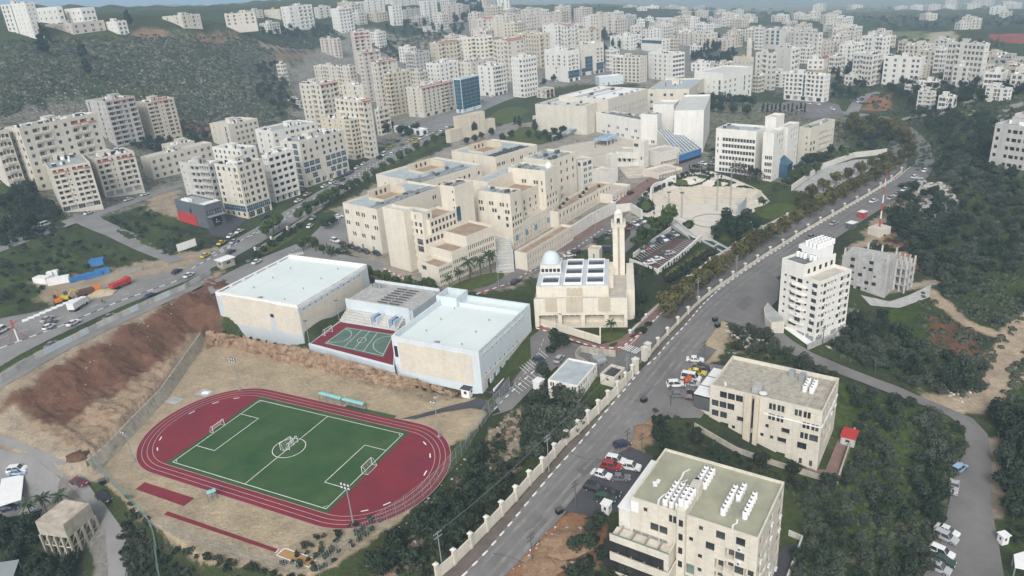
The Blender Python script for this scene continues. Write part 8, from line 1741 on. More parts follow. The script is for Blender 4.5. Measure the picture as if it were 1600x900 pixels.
# scattered vegetation
_gx,_gy=np.arange(-200,1801,20.),np.arange(0,921,12.);_tab=G_table(_gx,_gy)
def SC_D(px,py):
 fx,fy=(px+200)/20,py/12;i,j=int(min(max(fx,0),len(_gx)-2)),int(min(max(fy,0),len(_gy)-2));u,v=fx-i,fy-j
 return 1/((1/_tab[j,i])*(1-u)*(1-v)+(1/_tab[j,i+1])*u*(1-v)+(1/_tab[j+1,i])*(1-u)*v+(1/_tab[j+1,i+1])*u*v)
def scatter(kinds,poly,n,mind,s0,s1,label,group,excl=(),cat='tree',tries=40,limit=300,mass=None):
 xs=[p[0] for p in poly];ys=[p[1] for p in poly];got=[];pl=np.array(poly,float);ex=[np.array(e,float) for e in excl];r=np.random.default_rng(len(label)*31+n);k=0
 VS=[];C=np.c_[r.uniform(min(xs),max(xs),n*tries),r.uniform(min(ys),max(ys),n*tries)];ok=sdf(C,pl)<0
 for e in ex:ok &= sdf(C,e)>0
 for px,py in C[ok]:
  if len(got) >=n:break
  v=ray(px,py);P=CAM+v*(SC_D(px,py)/math.hypot(v[0],v[1]))
  if got and np.min(np.hypot(*(np.array(got)[:,:2]-P[:2]).T))<mind:continue
  P[2]=Tz(P[0],P[1]);got.append(P);kd=kinds[int(r.integers(len(kinds)))];k+=1
  if mass is None:plant(kd,P,r.uniform(s0,s1),label,cat,group,k)
  else:
   me=TK[kd][k % len(TK[kd])][0];V=np.empty(len(me.vertices)*3,np.float32);me.vertices.foreach_get('co',V);V=V.reshape(-1,4,3)[::2].reshape(-1,3)*r.uniform(s0,s1)*np.array([1.0,1.,1.]);VS.append(V+P)
 if mass:V=np.concatenate(VS);tag(link(mass,mesh_np(mass,V,np.arange(len(V)).reshape(-1,4),MATS and TK[kinds[0]][0][0].materials[0].name)),label,None,None,'stuff')
 return got
LANE=[(1165,500),(1215,545),(1270,570),(1350,600),(1430,630),(1480,650),(1505,668),(1510,700),(1492,740),(1465,870),(1435,910),(1575,910),(1548,760),(1540,680),(1470,628),(1330,575),(1240,530)]
F2X=[(1060,560),(1150,548),(1330,592),(1345,680),(1310,765),(1220,735),(1080,670)];F1X=[(930,700),(1040,700),(1235,760),(1265,850),(1230,915),(930,915)];TWX=[(1180,420),(1220,395),(1335,395),(1460,440),(1400,490),(1340,495),(1280,555),(1200,520)]
TRK1=[(1450,450),(1470,484),(1510,512),(1560,528),(1565,516),(1515,500),(1480,474),(1462,450)];TRK2=[(1615,480),(1570,540),(1545,580),(1540,612),(1500,625),(1460,622),(1470,640),(1530,650),(1570,610),(1575,575),(1620,520)]
CLR=[(1378,475),(1432,475),(1425,525),(1388,520)]
OG='olive trees below the lane'
scatter(['olive_tree','olive_tree','shade_tree'],[(1235,585),(1300,600),(1430,640),(1500,670),(1508,710),(1480,760),(1450,880),(1440,915),(1240,915),(1255,850),(1240,770),(1310,760),(1340,690),(1330,610)],140,3.2,.5,.85,'grey green olive tree in the grassy orchard below the curving lane',OG,(LANE,F1X,[(1385,690),(1410,640),(1440,660),(1430,760),(1405,800)]))
scatter(['olive_tree','shade_tree'],[(1290,530),(1335,490),(1380,490),(1430,540),(1470,560),(1540,580),(1540,610),(1470,620),(1400,595),(1330,565)],64,2.8,.5,.85,'dark olive tree on the slope above the lane, right of the curved tower','trees above the lane',(LANE,TWX,CLR,TRK1,TRK2))
scatter(['olive_tree','shade_tree','olive_tree'],[(1400,300),(1450,285),(1480,240),(1560,255),(1605,300),(1605,490),(1560,510),(1480,480),(1440,430),(1390,370)],165,3.2,.5,.9,'dark olive tree on the wide slope right of the main road','trees on the east slope',(TRK1,TRK2,[(1430,290),(1490,285),(1480,340),(1440,345)],[(1480,470),(1600,420),(1605,500),(1520,510)],[(1425,350),(1500,360),(1520,400),(1450,400)]))
scatter(['shade_tree','olive_tree'],[(1460,175),(1540,180),(1555,190),(1550,250),(1480,238),(1445,205),(1420,178)],60,3.4,.7,1.1,'dark tree on the upper slope below the right hand houses','trees below the right hand houses',mass='woodland')
scatter(['shade_tree','shade_tree','olive_tree'],[(1390,150),(1440,172),(1530,165),(1600,150),(1600,120),(1520,125),(1450,130),(1400,120),(1380,140)],90,4,.8,1.3,'dark tree in the belt among the right hand houses','belt among the right hand houses',mass='woodland')
scatter(['shade_tree','pine_tree'],[(1300,165),(1300,100),(1340,110),(1360,140),(1330,160)],26,4,.8,1.3,'dark tree around the tan yard on the right hillside','trees round the tan yard',mass='woodland');scatter(['shade_tree','pine_tree'],[(1460,100),(1490,85),(1550,98),(1540,110),(1480,125)],26,5,.9,1.3,'dark tree between the twin block and the house cascade','trees under the twin block',mass='woodland')
scatter(['pine_tree','shade_tree'],[(1085,70),(1130,62),(1150,85),(1140,105),(1090,110),(1075,95)],60,5,.9,1.4,'dark pine in the grove left of the golden dome','grove left of the golden dome',mass='pine_grove');scatter(['pine_tree','shade_tree'],[(935,55),(1000,60),(1010,75),(960,85),(940,110),(935,80)],36,6,.9,1.5,'dark pine on the bank behind the glass bay block','bank pines',mass='pine_grove');scatter(['pine_tree','shade_tree'],[(870,22),(935,20),(985,32),(985,45),(940,38),(880,30)],40,7,1.,1.6,'dark pine of the crest belt behind the town','crest pines',mass='pine_grove')
scatter(['pine_tree','shade_tree'],[(700,30),(712,0),(740,5),(760,22),(740,28),(715,40)],70,8,1.1,1.8,'dark pine of the wood on the hill crest','crest wood',mass='pine_grove');scatter(['pine_tree','shade_tree','cypress_tree'],[(600,40),(650,36),(700,45),(735,52),(720,64),(660,58),(610,60)],44,6,.9,1.5,'dark tree on the hillside under the ridge houses','ridge house trees',mass='woodland');scatter(['shade_tree','olive_tree'],[(540,60),(590,60),(640,80),(680,90),(660,110),(625,100),(580,72)],44,5,.7,1.2,'dark tree on the slope beside the stepping tower row','slope beside the stepping row',mass='woodland')
scatter(['shade_tree','olive_tree'],[(430,40),(520,44),(540,50),(500,60),(440,62),(400,52)],44,6,.7,1.2,'dark tree on the slope under the gold domed mosque','slope under the ridge mosque',mass='woodland');scatter(['shade_tree'],[(400,100),(440,95),(455,160),(470,180),(440,185),(405,160)],34,5,.7,1.2,'dark tree on the hillside left of the cluttered terrace block','trees left of the terrace block',mass='woodland');scatter(['shade_tree'],[(190,222),(290,218),(325,212),(320,225),(250,238),(190,238)],22,4,.7,1.1,'dark tree behind the long school building','trees behind the school')
row('pine_tree',[(73,92,1.6),(68,60,1),(132,98,1.5),(140,122,1.2),(203,45,1.4),(78,68,1)],1.3,'tall dark conifer standing alone on the bare left hillside',group='lone hillside conifers');row('cypress_tree',[(618,32,2),(712,30,2.2),(728,34,1.8),(770,14,1.8),(786,17,1.6)],1.2,'slim dark cypress on the ridge',group='ridge cypresses');row('shade_tree',[(1387,128,1.6),(1380,122,1.4)],1.6,'large dark tree beside the yellow corner block')
scatter(['dark_shrub','shrub','shade_tree'],[(575,898),(640,838),(715,768),(772,690),(800,645),(850,640),(866,668),(790,770),(705,868),(675,900)],150,1.3,.5,.95,'dark bush on the bank between the field fence and the boundary wall','bushes on the bank',([(782,650),(822,640),(812,715),(785,740)],),'shrub');scatter(['shrub','dark_shrub'],[(430,885),(500,840),(560,815),(600,815),(560,850),(500,895)],36,1.2,.4,.9,'small bush along the field edge by the sand pit','field edge bushes',(),'shrub')
scatter(['dark_shrub','shrub','olive_tree'],[(1148,508),(1165,508),(1220,545),(1270,575),(1300,590),(1150,550),(1140,556)],42,1.6,.5,.9,'bush on the rough bank behind the cream block with the bare roof','bushes behind the bare roof block',(LANE,),'shrub');scatter(['dark_shrub','shade_tree','shrub'],[(1020,640),(1060,650),(1100,690),(1210,735),(1300,765),(1240,770),(1100,725),(1030,705)],60,1.8,.5,.9,'dark bush in the dip between the two near blocks','bushes between the near blocks',(),'shrub');scatter(['dark_shrub','shade_tree','shrub'],[(880,870),(930,830),(950,860),(1000,890),(1010,912),(880,912)],30,1.6,.5,.9,'dark bush under the terraces of the nearest block','bushes under the near terraces',(),'shrub')
scatter(['shade_tree','dark_shrub'],[(1550,640),(1605,660),(1605,850),(1575,850),(1570,760),(1562,690)],44,2.2,.6,1.1,'dark tree on the slope right of the lane','trees right of the lane',([(1545,690),(1568,690),(1560,800),(1548,800)],));scatter(['dark_shrub','shrub'],[(200,780),(240,830),(245,905),(200,905),(190,830)],40,1.2,.6,1.1,'bush on the rough strip beside the lower road','bushes by the lower road',(),'shrub');scatter(['dark_shrub','shade_tree'],[(0,830),(60,810),(70,870),(120,890),(120,912),(0,912)],26,1.8,.6,1.1,'dark bush around the concrete water tower','bushes by the water tower',([(50,780),(150,780),(160,885),(60,885)],),'shrub')
scatter(['dark_shrub','shade_tree','shrub'],[(0,300),(50,292),(95,345),(95,365),(0,390)],70,2.2,.8,1.4,'dark bush on the terraced bank left of the corner block','bushes left of the corner block',(),'shrub');scatter(['dark_shrub','shrub'],[(0,405),(100,360),(205,410),(120,430),(0,490)],70,2,.7,1.3,'bush on the green plot by the avenue','bushes on the green plot',(),'shrub');scatter(['dark_shrub','shrub'],[(165,343),(225,325),(330,385),(268,400)],44,1.8,.7,1.3,'bush on the small plot before the dark grey building','bushes on the small plot',([(260,300),(390,330),(385,350),(330,365)],),'shrub')
scatter(['dark_shrub','shrub'],[(250,850),(430,900),(480,910),(250,910)],50,1.3,.5,1.0,'bush behind the wire fence under the jump runway','bushes behind the wire fence',(),'shrub');scatter(['dark_shrub','shrub','olive_tree'],[(830,620),(860,600),(905,632),(930,640),(880,700),(840,720),(820,660)],46,1.5,.7,1.3,'dark bush around the small white house by the gate','bushes by the small white house',([(850,560),(935,565),(935,600),(902,632),(855,610)],),'shrub');scatter(['shade_tree','dark_shrub'],[(1250,275),(1310,240),(1320,215),(1400,195),(1385,240),(1330,240)],30,2.6,.6,1.0,'shrubby tree on the bank above the sunken yard','bank above the sunken yard')
scatter(['dark_shrub','shrub','shade_tree'],[(1330,430),(1400,330),(1450,300),(1500,360),(1450,440),(1430,400),(1380,420)],60,1.8,.7,1.3,'dark bush beside the radio mast and the dirt mound','bushes by the radio mast',([(1355,350),(1395,350),(1395,385),(1355,385)],),'shrub')
# the scrub nobody could count: low bushes over the hillsides, as one mass
def scrub():
 r=np.random.default_rng(11);A=[]
 for poly,n,s in (([(0,65),(200,55),(370,56),(430,80),(445,120),(450,190),(400,198),(290,215),(210,140),(130,130),(0,185)],3800,.95),([(440,50),(520,48),(545,60),(500,75),(440,75)],400,1.3),([(560,60),(690,50),(740,60),(690,110),(640,105)],700,1.3),([(1250,200),(1400,175),(1780,180),(1780,330),(1500,300),(1420,260)],1900,.9),([(1400,300),(1780,300),(1780,700),(1580,660),(1420,580),(1300,560),(1300,530)],2600,.7),([(1240,600),(1500,660),(1450,900),(1240,900)],900,.55),([(560,890),(800,640),(860,650),(690,890)],500,.5),([(1300,110),(1780,110),(1780,180),(1400,180),(1330,160)],700,1.2),([(1000,55),(1300,60),(1560,60),(1600,110),(1250,80)],500,2.),([(900,10),(1600,12),(1600,40),(1000,40)],900,4.)):
  xs=[p[0] for p in poly];ys=[p[1] for p in poly];C=np.c_[r.uniform(min(xs),max(xs),n*2),r.uniform(min(ys),max(ys),n*2)];C=C[sdf(C,np.array(poly,float))<0][:n]
  for e in (LANE,TWX,F1X,F2X,TRK1,TRK2,CLR):C=C[sdf(C,np.array(e,float))>2]
  # one ray solve per bush on a coarse table keeps this quick
  for px,py in C:
   v=ray(px,py);hd=math.hypot(v[0],v[1]);d=SC_D(px,py);p=CAM+v*(d/hd);A.append((p[0],p[1],s*r.uniform(.5,1.5)))
 A=np.array(A);z=T(A[:,:2]);n=len(A);k=12;idx=np.repeat(np.arange(n),k);sc=A[idx,2];d=r.normal(0,1,(n*k,3));d[:,2]=np.abs(d[:,2]);d /= np.linalg.norm(d,axis=1)[:,None]
 p=np.c_[A[idx,0],A[idx,1],z[idx]]+d*sc[:,None]*np.array([1,1,.8]);a=np.cross(d,r.normal(0,1,(n*k,3)));a /= np.linalg.norm(a,axis=1)[:,None];b=np.cross(d,a);s=(sc*.42)[:,None]
 V=np.stack([p-a*s-b*s,p+a*s-b*s,p+a*s+b*s,p-a*s+b*s],1).reshape(-1,3);o=link('scrub',mesh_np('scrub',V,np.arange(4*n*k).reshape(-1,4),'leaf_scrub'));tag(o,'low grey green scrub covering the hillsides and banks',None,None,'stuff')
scrub()
# loose stones on slopes, as one mass
def stones():
 r=np.random.default_rng(4);A=[]
 for poly,n,s in (([(1430,288),(1470,285),(1495,310),(1480,338),(1440,342)],300,.75),([(1125,505),(1165,505),(1215,540),(1150,545)],130,.35),([(560,890),(790,650),(815,680),(640,890)],220,.28),([(1290,540),(1335,495),(1330,515),(1300,548)],90,.4),([(785,895),(860,815),(930,830),(920,885)],90,.3),([(0,120),(200,80),(360,90),(400,190),(250,180),(0,180)],420,.38),([(1400,570),(1540,600),(1500,630)],100,.35),([(160,540),(300,455),(330,440),(200,560),(60,660)],90,.2),([(330,540),(600,590),(700,625),(600,610)],120,.25)):
  xs=[p[0] for p in poly];ys=[p[1] for p in poly];C=np.c_[r.uniform(min(xs),max(xs),n*2),r.uniform(min(ys),max(ys),n*2)];C=C[sdf(C,np.array(poly,float))<0][:n]
  for px,py in C:v=ray(px,py);p=CAM+v*(SC_D(px,py)/math.hypot(v[0],v[1]));A.append((p[0],p[1],s*r.uniform(.4,1.5)))
 A=np.array(A);z=T(A[:,:2]);c=np.array([(-1,-1,-1),(1,-1,-1),(1,1,-1),(-1,1,-1),(-1,-1,1),(1,-1,1),(1,1,1),(-1,1,1)],float);f=np.array([(4,5,6,7),(0,1,5,4),(1,2,6,5),(2,3,7,6),(3,0,4,7)]);n=len(A)
 V=(c[None]*(.6+.5*r.random((n,8,3)))*A[:,2][:,None,None]*np.array([1,.8,.55]));th=r.uniform(0,6.3,n);X=V[...,0]*np.cos(th)[:,None]-V[...,1]*np.sin(th)[:,None];Y=V[...,0]*np.sin(th)[:,None]+V[...,1]*np.cos(th)[:,None]
 V=np.stack([X+A[:,0][:,None],Y+A[:,1][:,None],V[...,2]+z[:,None]],-1).reshape(-1,3);o=link('stones',mesh_np('stones',V,(f[None]+np.arange(n)[:,None,None]*8).reshape(-1,4),'rubble'));tag(o,'loose pale stones scattered over the slopes',None,None,'stuff')
stones()
# ------------------------------------------------------------------ cars
CARM={}
def car_meshes(kind,color):
 key=(kind,color)
 if key in CARM:return CARM[key]
 L_,W_,hb,ht={'saloon':(4.5,1.78,.82,1.42),'suv':(4.6,1.9,.98,1.72),'hatchback':(4.0,1.72,.86,1.48),'van':(4.9,1.95,1.05,2.1),'taxi':(4.6,1.78,.82,1.45),'pickup':(5.2,1.9,1.0,1.75)}[kind]
 cx0,cx1,tx0,tx1={'saloon':(-1.55,1.05,-.95,.35),'suv':(-2.1,1.15,-1.8,.5),'hatchback':(-1.85,1.0,-1.45,.35),'van':(-2.35,1.6,-2.25,1.0),'taxi':(-1.6,1.05,-1.0,.35),'pickup':(-.5,1.2,-.4,.55)}[kind]
 mb=MB();n=9
 prof=[(-L_/2,.32),(-L_/2,hb*.82),(-L_/2+.12,hb),(cx0,hb+.03),(cx1,hb),(L_/2-.25,hb*.86),(L_/2,hb*.62),(L_/2,.32)]
 hw=lambda x:W_/2*(1-.07*max(0,abs(x)-1.4)/1.2)
 k=len(prof);n0=len(mb.v)
 for s in (-1,1):
  for x,z in prof:mb.v.append((x,s*hw(x),z))
 for i in range(k-1):mb.f.append((n0+i,n0+i+1,n0+k+i+1,n0+k+i));mb.m.append(0)
 mb.f.append(tuple(n0+i for i in range(k)));mb.m.append(0);mb.f.append(tuple(n0+k+i for i in range(k-1,-1,-1)));mb.m.append(0);mb.f.append((n0,n0+k,n0+2*k-1,n0+k-1));mb.m.append(0)
 q=W_/2-.06;qt=W_/2-.28     # roof and pillars
 mb.face([(tx0,-qt,ht),(tx1,-qt,ht),(tx1,qt,ht),(tx0,qt,ht)]);mb.face([(tx0,-qt,ht),(tx0,-qt-.03,ht-.08),(tx1,-qt-.03,ht-.08),(tx1,-qt,ht)]);mb.face([(tx0,qt,ht),(tx1,qt,ht),(tx1,qt+.03,ht-.08),(tx0,qt+.03,ht-.08)])
 for s in (-1,1):
  for xb,xt in ((cx0,tx0),(cx1,tx1),((cx0+cx1)/2-.1,(tx0+tx1)/2-.05)):
   mb.face([(xb-.05,s*(q+.012),hb),(xb+.06,s*(q+.012),hb),(xt+.06,s*(qt+.014),ht-.02),(xt-.05,s*(qt+.014),ht-.02)])
 if kind=='pickup':mb.bx(-2.45,-.55,-.75,.75,hb+.02,hb+.03)
 body=mb.mesh('body','car_'+color.replace(' ','_'))
 g=MB();A=[(cx0,-q,hb+.01),(cx1,-q,hb+.01),(cx1,q,hb+.01),(cx0,q,hb+.01)];B=[(tx0,-qt,ht-.01),(tx1,-qt,ht-.01),(tx1,qt,ht-.01),(tx0,qt,ht-.01)]
 g1,g2,g3=MB(),MB(),MB();g1.face([A[1],A[2],B[2],B[1]]);g2.face([A[3],A[0],B[0],B[3]]);g3.face([A[0],A[1],B[1],B[0]]);g3.face([A[2],A[3],B[3],B[2]])
 wh=MB();wh.tube([(0,-.12,0),(0,.12,0)],.33,12);ri=MB();ri.tube([(0,-.125,0),(0,.125,0)],.2,8)
 hl=MB();hl.bx(L_/2-.1,L_/2+.015,-.24,.24,hb*.62,hb*.78);tl=MB();tl.bx(-L_/2-.015,-L_/2+.1,-.2,.2,hb*.62,hb*.85)
 far=MB();far.v=list(mb.v);far.f=list(mb.f);far.m=list(mb.m)
 def join(o,mi):
  n_=len(far.v);far.v+=o.v;far.f+=[tuple(n_+i for i in f) for f in o.f];far.m+=[mi]*len(o.f)
 for o in (g1,g2,g3):join(o,1)
 for x in (-L_*.3,L_*.3):
  for y in (-W_/2+.1,W_/2-.1):w2=MB();w2.tube([(x,y-.12,.33),(x,y+.12,.33)],.33,8);join(w2,2)
 if kind=='taxi':s_=MB();s_.bx(-.5,-.1,-.25,.25,ht,ht+.16);join(s_,0)
 CARM[key]=(body,g1.mesh('windscreen','glass'),g2.mesh('rear_window','glass'),g3.mesh('side_windows','glass'),wh.mesh('wheel','tyre'),ri.mesh('rim','metal'),hl.mesh('headlight','lamp_glass'),tl.mesh('tail_light','red_paint'),far.mesh('car',['car_'+color.replace(' ','_'),'glass','tyre']),L_,W_);return CARM[key]
CARN={}
def car(px,py,dx,dy,color,kind,where,group):
 P=G(px,py);Q=G(px+dx*.5,py+dy*.5);yaw=math.atan2(Q[1]-P[1],Q[0]-P[0])+random.uniform(-.05,.05);z=P[2]+.33 if math.hypot(P[0],P[1])<420 else P[2]+.2
 kn={'saloon':'car','hatchback':'small car','suv':'off-road car','van':'van','taxi':'taxi','pickup':'pickup'}[kind]
 key=(color,kn,where);CARN[key]=CARN.get(key,0)+1;n=CARN[key];lb='%s%s %s %s' % ('' if n==1 else ORD[n-1]+' ',color,kn,where)
 nm={'taxi':'taxi','van':'parked_van','pickup':'pickup'}.get(kind,'parked_car');M=car_meshes(kind,color)
 if math.hypot(P[0],P[1])>300:o=link(nm,M[8],None,(P[0],P[1],z),yaw);tag(o,lb,'van' if kind=='van' else 'car',group);return
 t=thing(nm,lb,'van' if kind=='van' else 'car',(P[0],P[1],z),yaw,group);L_,W_=M[9],M[10]
 for i,nme in ((0,'body'),(1,'windscreen'),(2,'rear_window'),(3,'side_windows')):link(nme,M[i],t)
 for x in (-L_*.3,L_*.3):
  for y in (-W_/2+.1,W_/2-.1):w_=link('wheel',M[4],t,(x,y,.33));link('rim',M[5],w_)
 for y in (-W_*.33,W_*.33):link('headlight',M[6],t,(0,y,0));link('tail_light',M[7],t,(0,y,0))
 if kind=='taxi':mb=MB();mb.bx(-.5,-.1,-.25,.25,1.45,1.6);mb.obj('roof_sign','car_white',t)
def lot(where,group,dxy,items):
 for it in items:
  px,py,c,k=it[:4];d=it[4] if len(it)>4 else dxy;car(px,py,d[0],d[1],c,k,where,group)
S_,V_,H_,U_,T_,K_='saloon','van','hatchback','suv','taxi','pickup'
lot('parked in the lot beside the nearest block','cars in the lot beside the nearest block',(24,9),[(962,724,'white',U_),(985,734,'white',U_,(24,10)),(955.5,733,'red',U_),(940,746,'white',S_,(22,10)),(968,751,'grey',S_,(26,6)),(929,768,'black',U_,(24,12)),(953,775,'black',S_,(24,10)),(945,784,'dark green',U_,(24,8)),(972,699,'dark blue',H_,(15,-2))])
lot('in the lot before the cream block with white awnings','cars in the lot with white awnings',(25,5),[(1086,566,'white',S_),(1096,579,'black',S_),(1089,586,'yellow',T_,(24,7)),(1080,595,'white',V_,(22,8)),(1081,604,'silver',H_,(22,8)),(1056,605,'white',U_,(25,2)),(1060,621,'grey',S_,(25,4)),(1078,621,'black',H_,(3,-12))])
lot('parked on the verge of the lane at the lower right','cars on the lane verge',(26,13),[(1497,737,'pale blue',U_,(16,-10)),(1489.5,766,'silver',K_,(2,-15)),(1479,834,'white',S_),(1476,844,'silver',U_),(1470,868,'white',U_,(22,10)),(1472,880,'dark green',S_,(26,10)),(1464,892,'silver',U_,(26,12))])
lot('driving on the main road above the gate','traffic on the main road',(14,-7),[(1303,352,'silver',S_),(1267,373,'grey',S_),(1365,317,'white',S_),(1392,312,'silver',S_),(1401,307,'silver',S_),(1414,299,'white',S_),(1410,291.5,'black',S_),(1437,286.5,'silver',V_,(16,0)),(1429,279,'white',H_),(1445,269,'white',H_,(8,-8)),(1444,246,'black',S_,(3,-8))])
lot('parked on the red paved car park deck','cars on the red paved deck',(13,-3),[(1015,414,'white',S_),(1027,408,'white',S_),(1037,399.5,'dark green',S_),(1046,399,'silver',H_),(1003,394,'silver',H_,(8,8)),(1012,390,'red',H_,(9,7)),(1019,386,'pale blue',H_,(9,6)),(1032,380,'dark blue',H_,(9,5)),(1046,373,'dark blue',S_,(9,4)),(1053,369,'silver',S_,(9,4)),(1037,377,'white',H_,(9,5))])
lot('parked in the upper car park behind the minaret','cars in the upper car park',(10,4),[(979,359,'red',H_),(985,356,'dark blue',S_),(992,353,'white',S_),(998,350.5,'grey',S_),(1003,348,'white',S_),(936,378,'dark green',V_,(10,-5)),(946,371,'dark green',S_,(10,-4)),(954,367,'silver',S_,(10,-4)),(950,394,'dark blue',V_,(14,-1))])
lot('on the campus street beside the tan terrace','cars on the campus street',(11,-5),[(890,402,'white',S_),(902,396,'black',S_),(806,443,'black',S_,(12,-8)),(961,317,'white',S_),(985,304,'black',H_)])
lot('parked between the pale blue hall and the small white house','cars by the small white house',(14,4),[(843,567,'dark blue',H_),(874,565,'silver',H_,(6,-9))])
lot('parked in front of the front left faculty','cars in front of the front faculty',(8,4),[(524,379,'white',U_),(536,384,'black',S_),(549,388,'black',S_),(560,392,'dark blue',S_),(572,395.5,'black',S_),(589,399,'black',H_),(532,394,'dark green',S_),(529,341,'white',S_,(10,-1)),(522,345,'silver',S_,(10,-1))])
lot('driving on the campus entrance road','cars on the entrance road',(8,-6),[(490,343,'silver',S_),(485,356,'white',H_)])
lot('parked along the shop fronts of the avenue','cars along the avenue shops',(10,-5),[(508,293,'white',S_),(520,287,'white',U_),(526,292,'silver',S_),(535,283,'dark green',S_),(533,278,'black',S_),(543,274,'dark blue',S_),(549,271,'grey',S_),(559,264,'white',S_),(569,258,'white',S_),(594,249,'dark green',V_),(601,243,'white',V_),(614,239,'white',S_),(467,316,'white',S_),(481,306,'beige',S_),(472,300,'grey',S_),(415,341,'dark blue',S_),(628,228,'grey',S_),(622,222,'black',S_),(680,208,'silver',S_),(700,199,'white',S_),(716,188,'silver',S_),(735,168,'white',S_),(752,160,'grey',S_),(770,152,'white',S_),(790,146,'silver',S_),(812,141,'white',S_),(845,132,'grey',S_),(870,128,'white',S_),(900,121,'silver',S_),(930,112,'white',S_)])
lot('waiting at the taxi stand on the avenue','taxis on the avenue',(9,-4),[(607,233,'yellow',T_),(614,229,'yellow',T_),(640,222,'yellow',T_),(647,219,'yellow',T_),(652,223,'yellow',T_),(668,207,'white',V_),(659,217,'white',V_,(10,-5)),(670,212,'white',S_),(691,205,'white',S_),(838,143,'yellow',T_)])
lot('on the street before the blocks with red eaves','cars on the back street',(12,-4),[(36,367,'silver',U_),(71,354,'white',V_),(139,335,'white',S_),(201,314,'white',S_),(227,306,'white',S_),(55,359,'grey',S_)])
lot('on the avenue beside the excavation','cars on the near avenue',(14,-8),[(4,520,'white',V_),(75,502,'silver',S_),(80,508,'grey',S_),(78,514,'white',H_),(116,508,'white',S_),(82,542,'grey',S_),(172,498,'grey',S_),(235,465,'dark blue',S_),(277,427,'black',S_),(296,433,'white',S_),(322,402,'yellow',T_),(347,382,'yellow',T_),(367,380,'silver',S_),(375,364,'white',S_),(362,371,'white',S_),(361,396,'dark green',S_),(402,412,'white',S_),(394,409,'grey',S_)])
lot('in the yard at the bottom left','cars in the lower yard',(10,7),[(29,738,'white',U_,(18,-8)),(30,742,'pale blue',S_,(18,-6)),(124,758,'maroon',S_,(10,7)),(165,782,'black',U_,(12,6)),(25,788,'silver',U_,(18,-4)),(12,828,'black',S_,(18,-6)),(54,810,'dark green',S_,(6,-10)),(16,798,'dark blue',S_,(18,-4))])
lot('parked by the car park in front of the cypress screen','cars by the cypress screen',(8,2),[(1263,163,'white',S_),(1277,164,'white',S_),(1300,172,'white',H_),(1341,160,'white',S_,(6,-6)),(1098,258,'white',S_),(1112,258,'silver',S_),(1088,262,'black',S_),(1120,250,'white',S_),(1116,236,'black',S_)])
# lorries and plant at the road works
def lorry(label,px,dxy,cabc,bedc,L_=7.5):
 P=G(*px);Q=G(px[0]+dxy[0],px[1]+dxy[1]);t=thing('lorry',label,'lorry',(P[0],P[1],P[2]+.25),math.atan2(Q[1]-P[1],Q[0]-P[0]));mb=MB();mb.box((L_/2-1,0,.6),2,2.3,2.0,0,0,True,(1.7,2.1));mb.obj('cab',cabc,t)
 mb=MB();mb.face([(L_/2+.005,-1,1.6),(L_/2+.005,1,1.6),(L_/2-.12,.95,2.4),(L_/2-.12,-.95,2.4)]);mb.obj('windscreen','glass',t);mb=MB();mb.box((-1.1,0,.95),L_-2.3,2.4,1.3 if bedc !='car_white' else 2.0);mb.obj('bed',bedc,t);mb=MB();mb.box((0,0,.5),L_-.4,.9,.3);mb.obj('chassis','metal_dark',t)
 for x in (L_/2-1.1,-L_/2+1,-L_/2+2.2):
  for y in (-1,1):mb=MB();mb.tube([(x,y-.15,.5),(x,y+.15,.5)],.5,10);mb.obj('wheel','tyre',t)
lorry('white box lorry standing at the road works on the avenue',(124,482),(12,-8),'car_white','car_white');lorry('orange tipper lorry beside the sand heap at the road works',(140,461),(14,-4),'orange_paint','brown_bed');lorry('red lorry by the green plot at the road works',(190,449),(14,-6),'red_paint','red_paint')
def digger(label,px,yaw,m):
 P=G(*px);t=thing('excavator',label,'excavator',P,yaw)
 for y in (-1,1):mb=MB();mb.box((0,y,0),3.4,.55,.8,0,0,True,(2.8,.55));mb.obj('track','tyre',t)
 mb=MB();mb.box((-.2,0,.82),2.6,2.2,1.1);mb.obj('body',m,t);mb=MB();mb.box((.5,.5,1.925),1.2,1.,1.2,0,0,True,(1.,.9));mb.obj('cab','glass',t)
 mb=MB();mb.tube([(1,-.4,1.6),(2.8,-.4,3.8),(4.4,-.4,2.4)],.22,5);mb.obj('boom',m,t);mb=MB();mb.tube([(4.4,-.4,2.5),(4.0,-.4,.8)],.16,5);mb.box((3.9,-.4,.1),.9,.9,.7,0,0,True,(.5,.8));mb.obj('bucket','metal_dark',t)
digger('orange excavator at the left end of the road works',(92,474),2.2,'orange_paint');digger('yellow excavator beside the orange one at the road works',(103,470),.4,'yellow_paint')
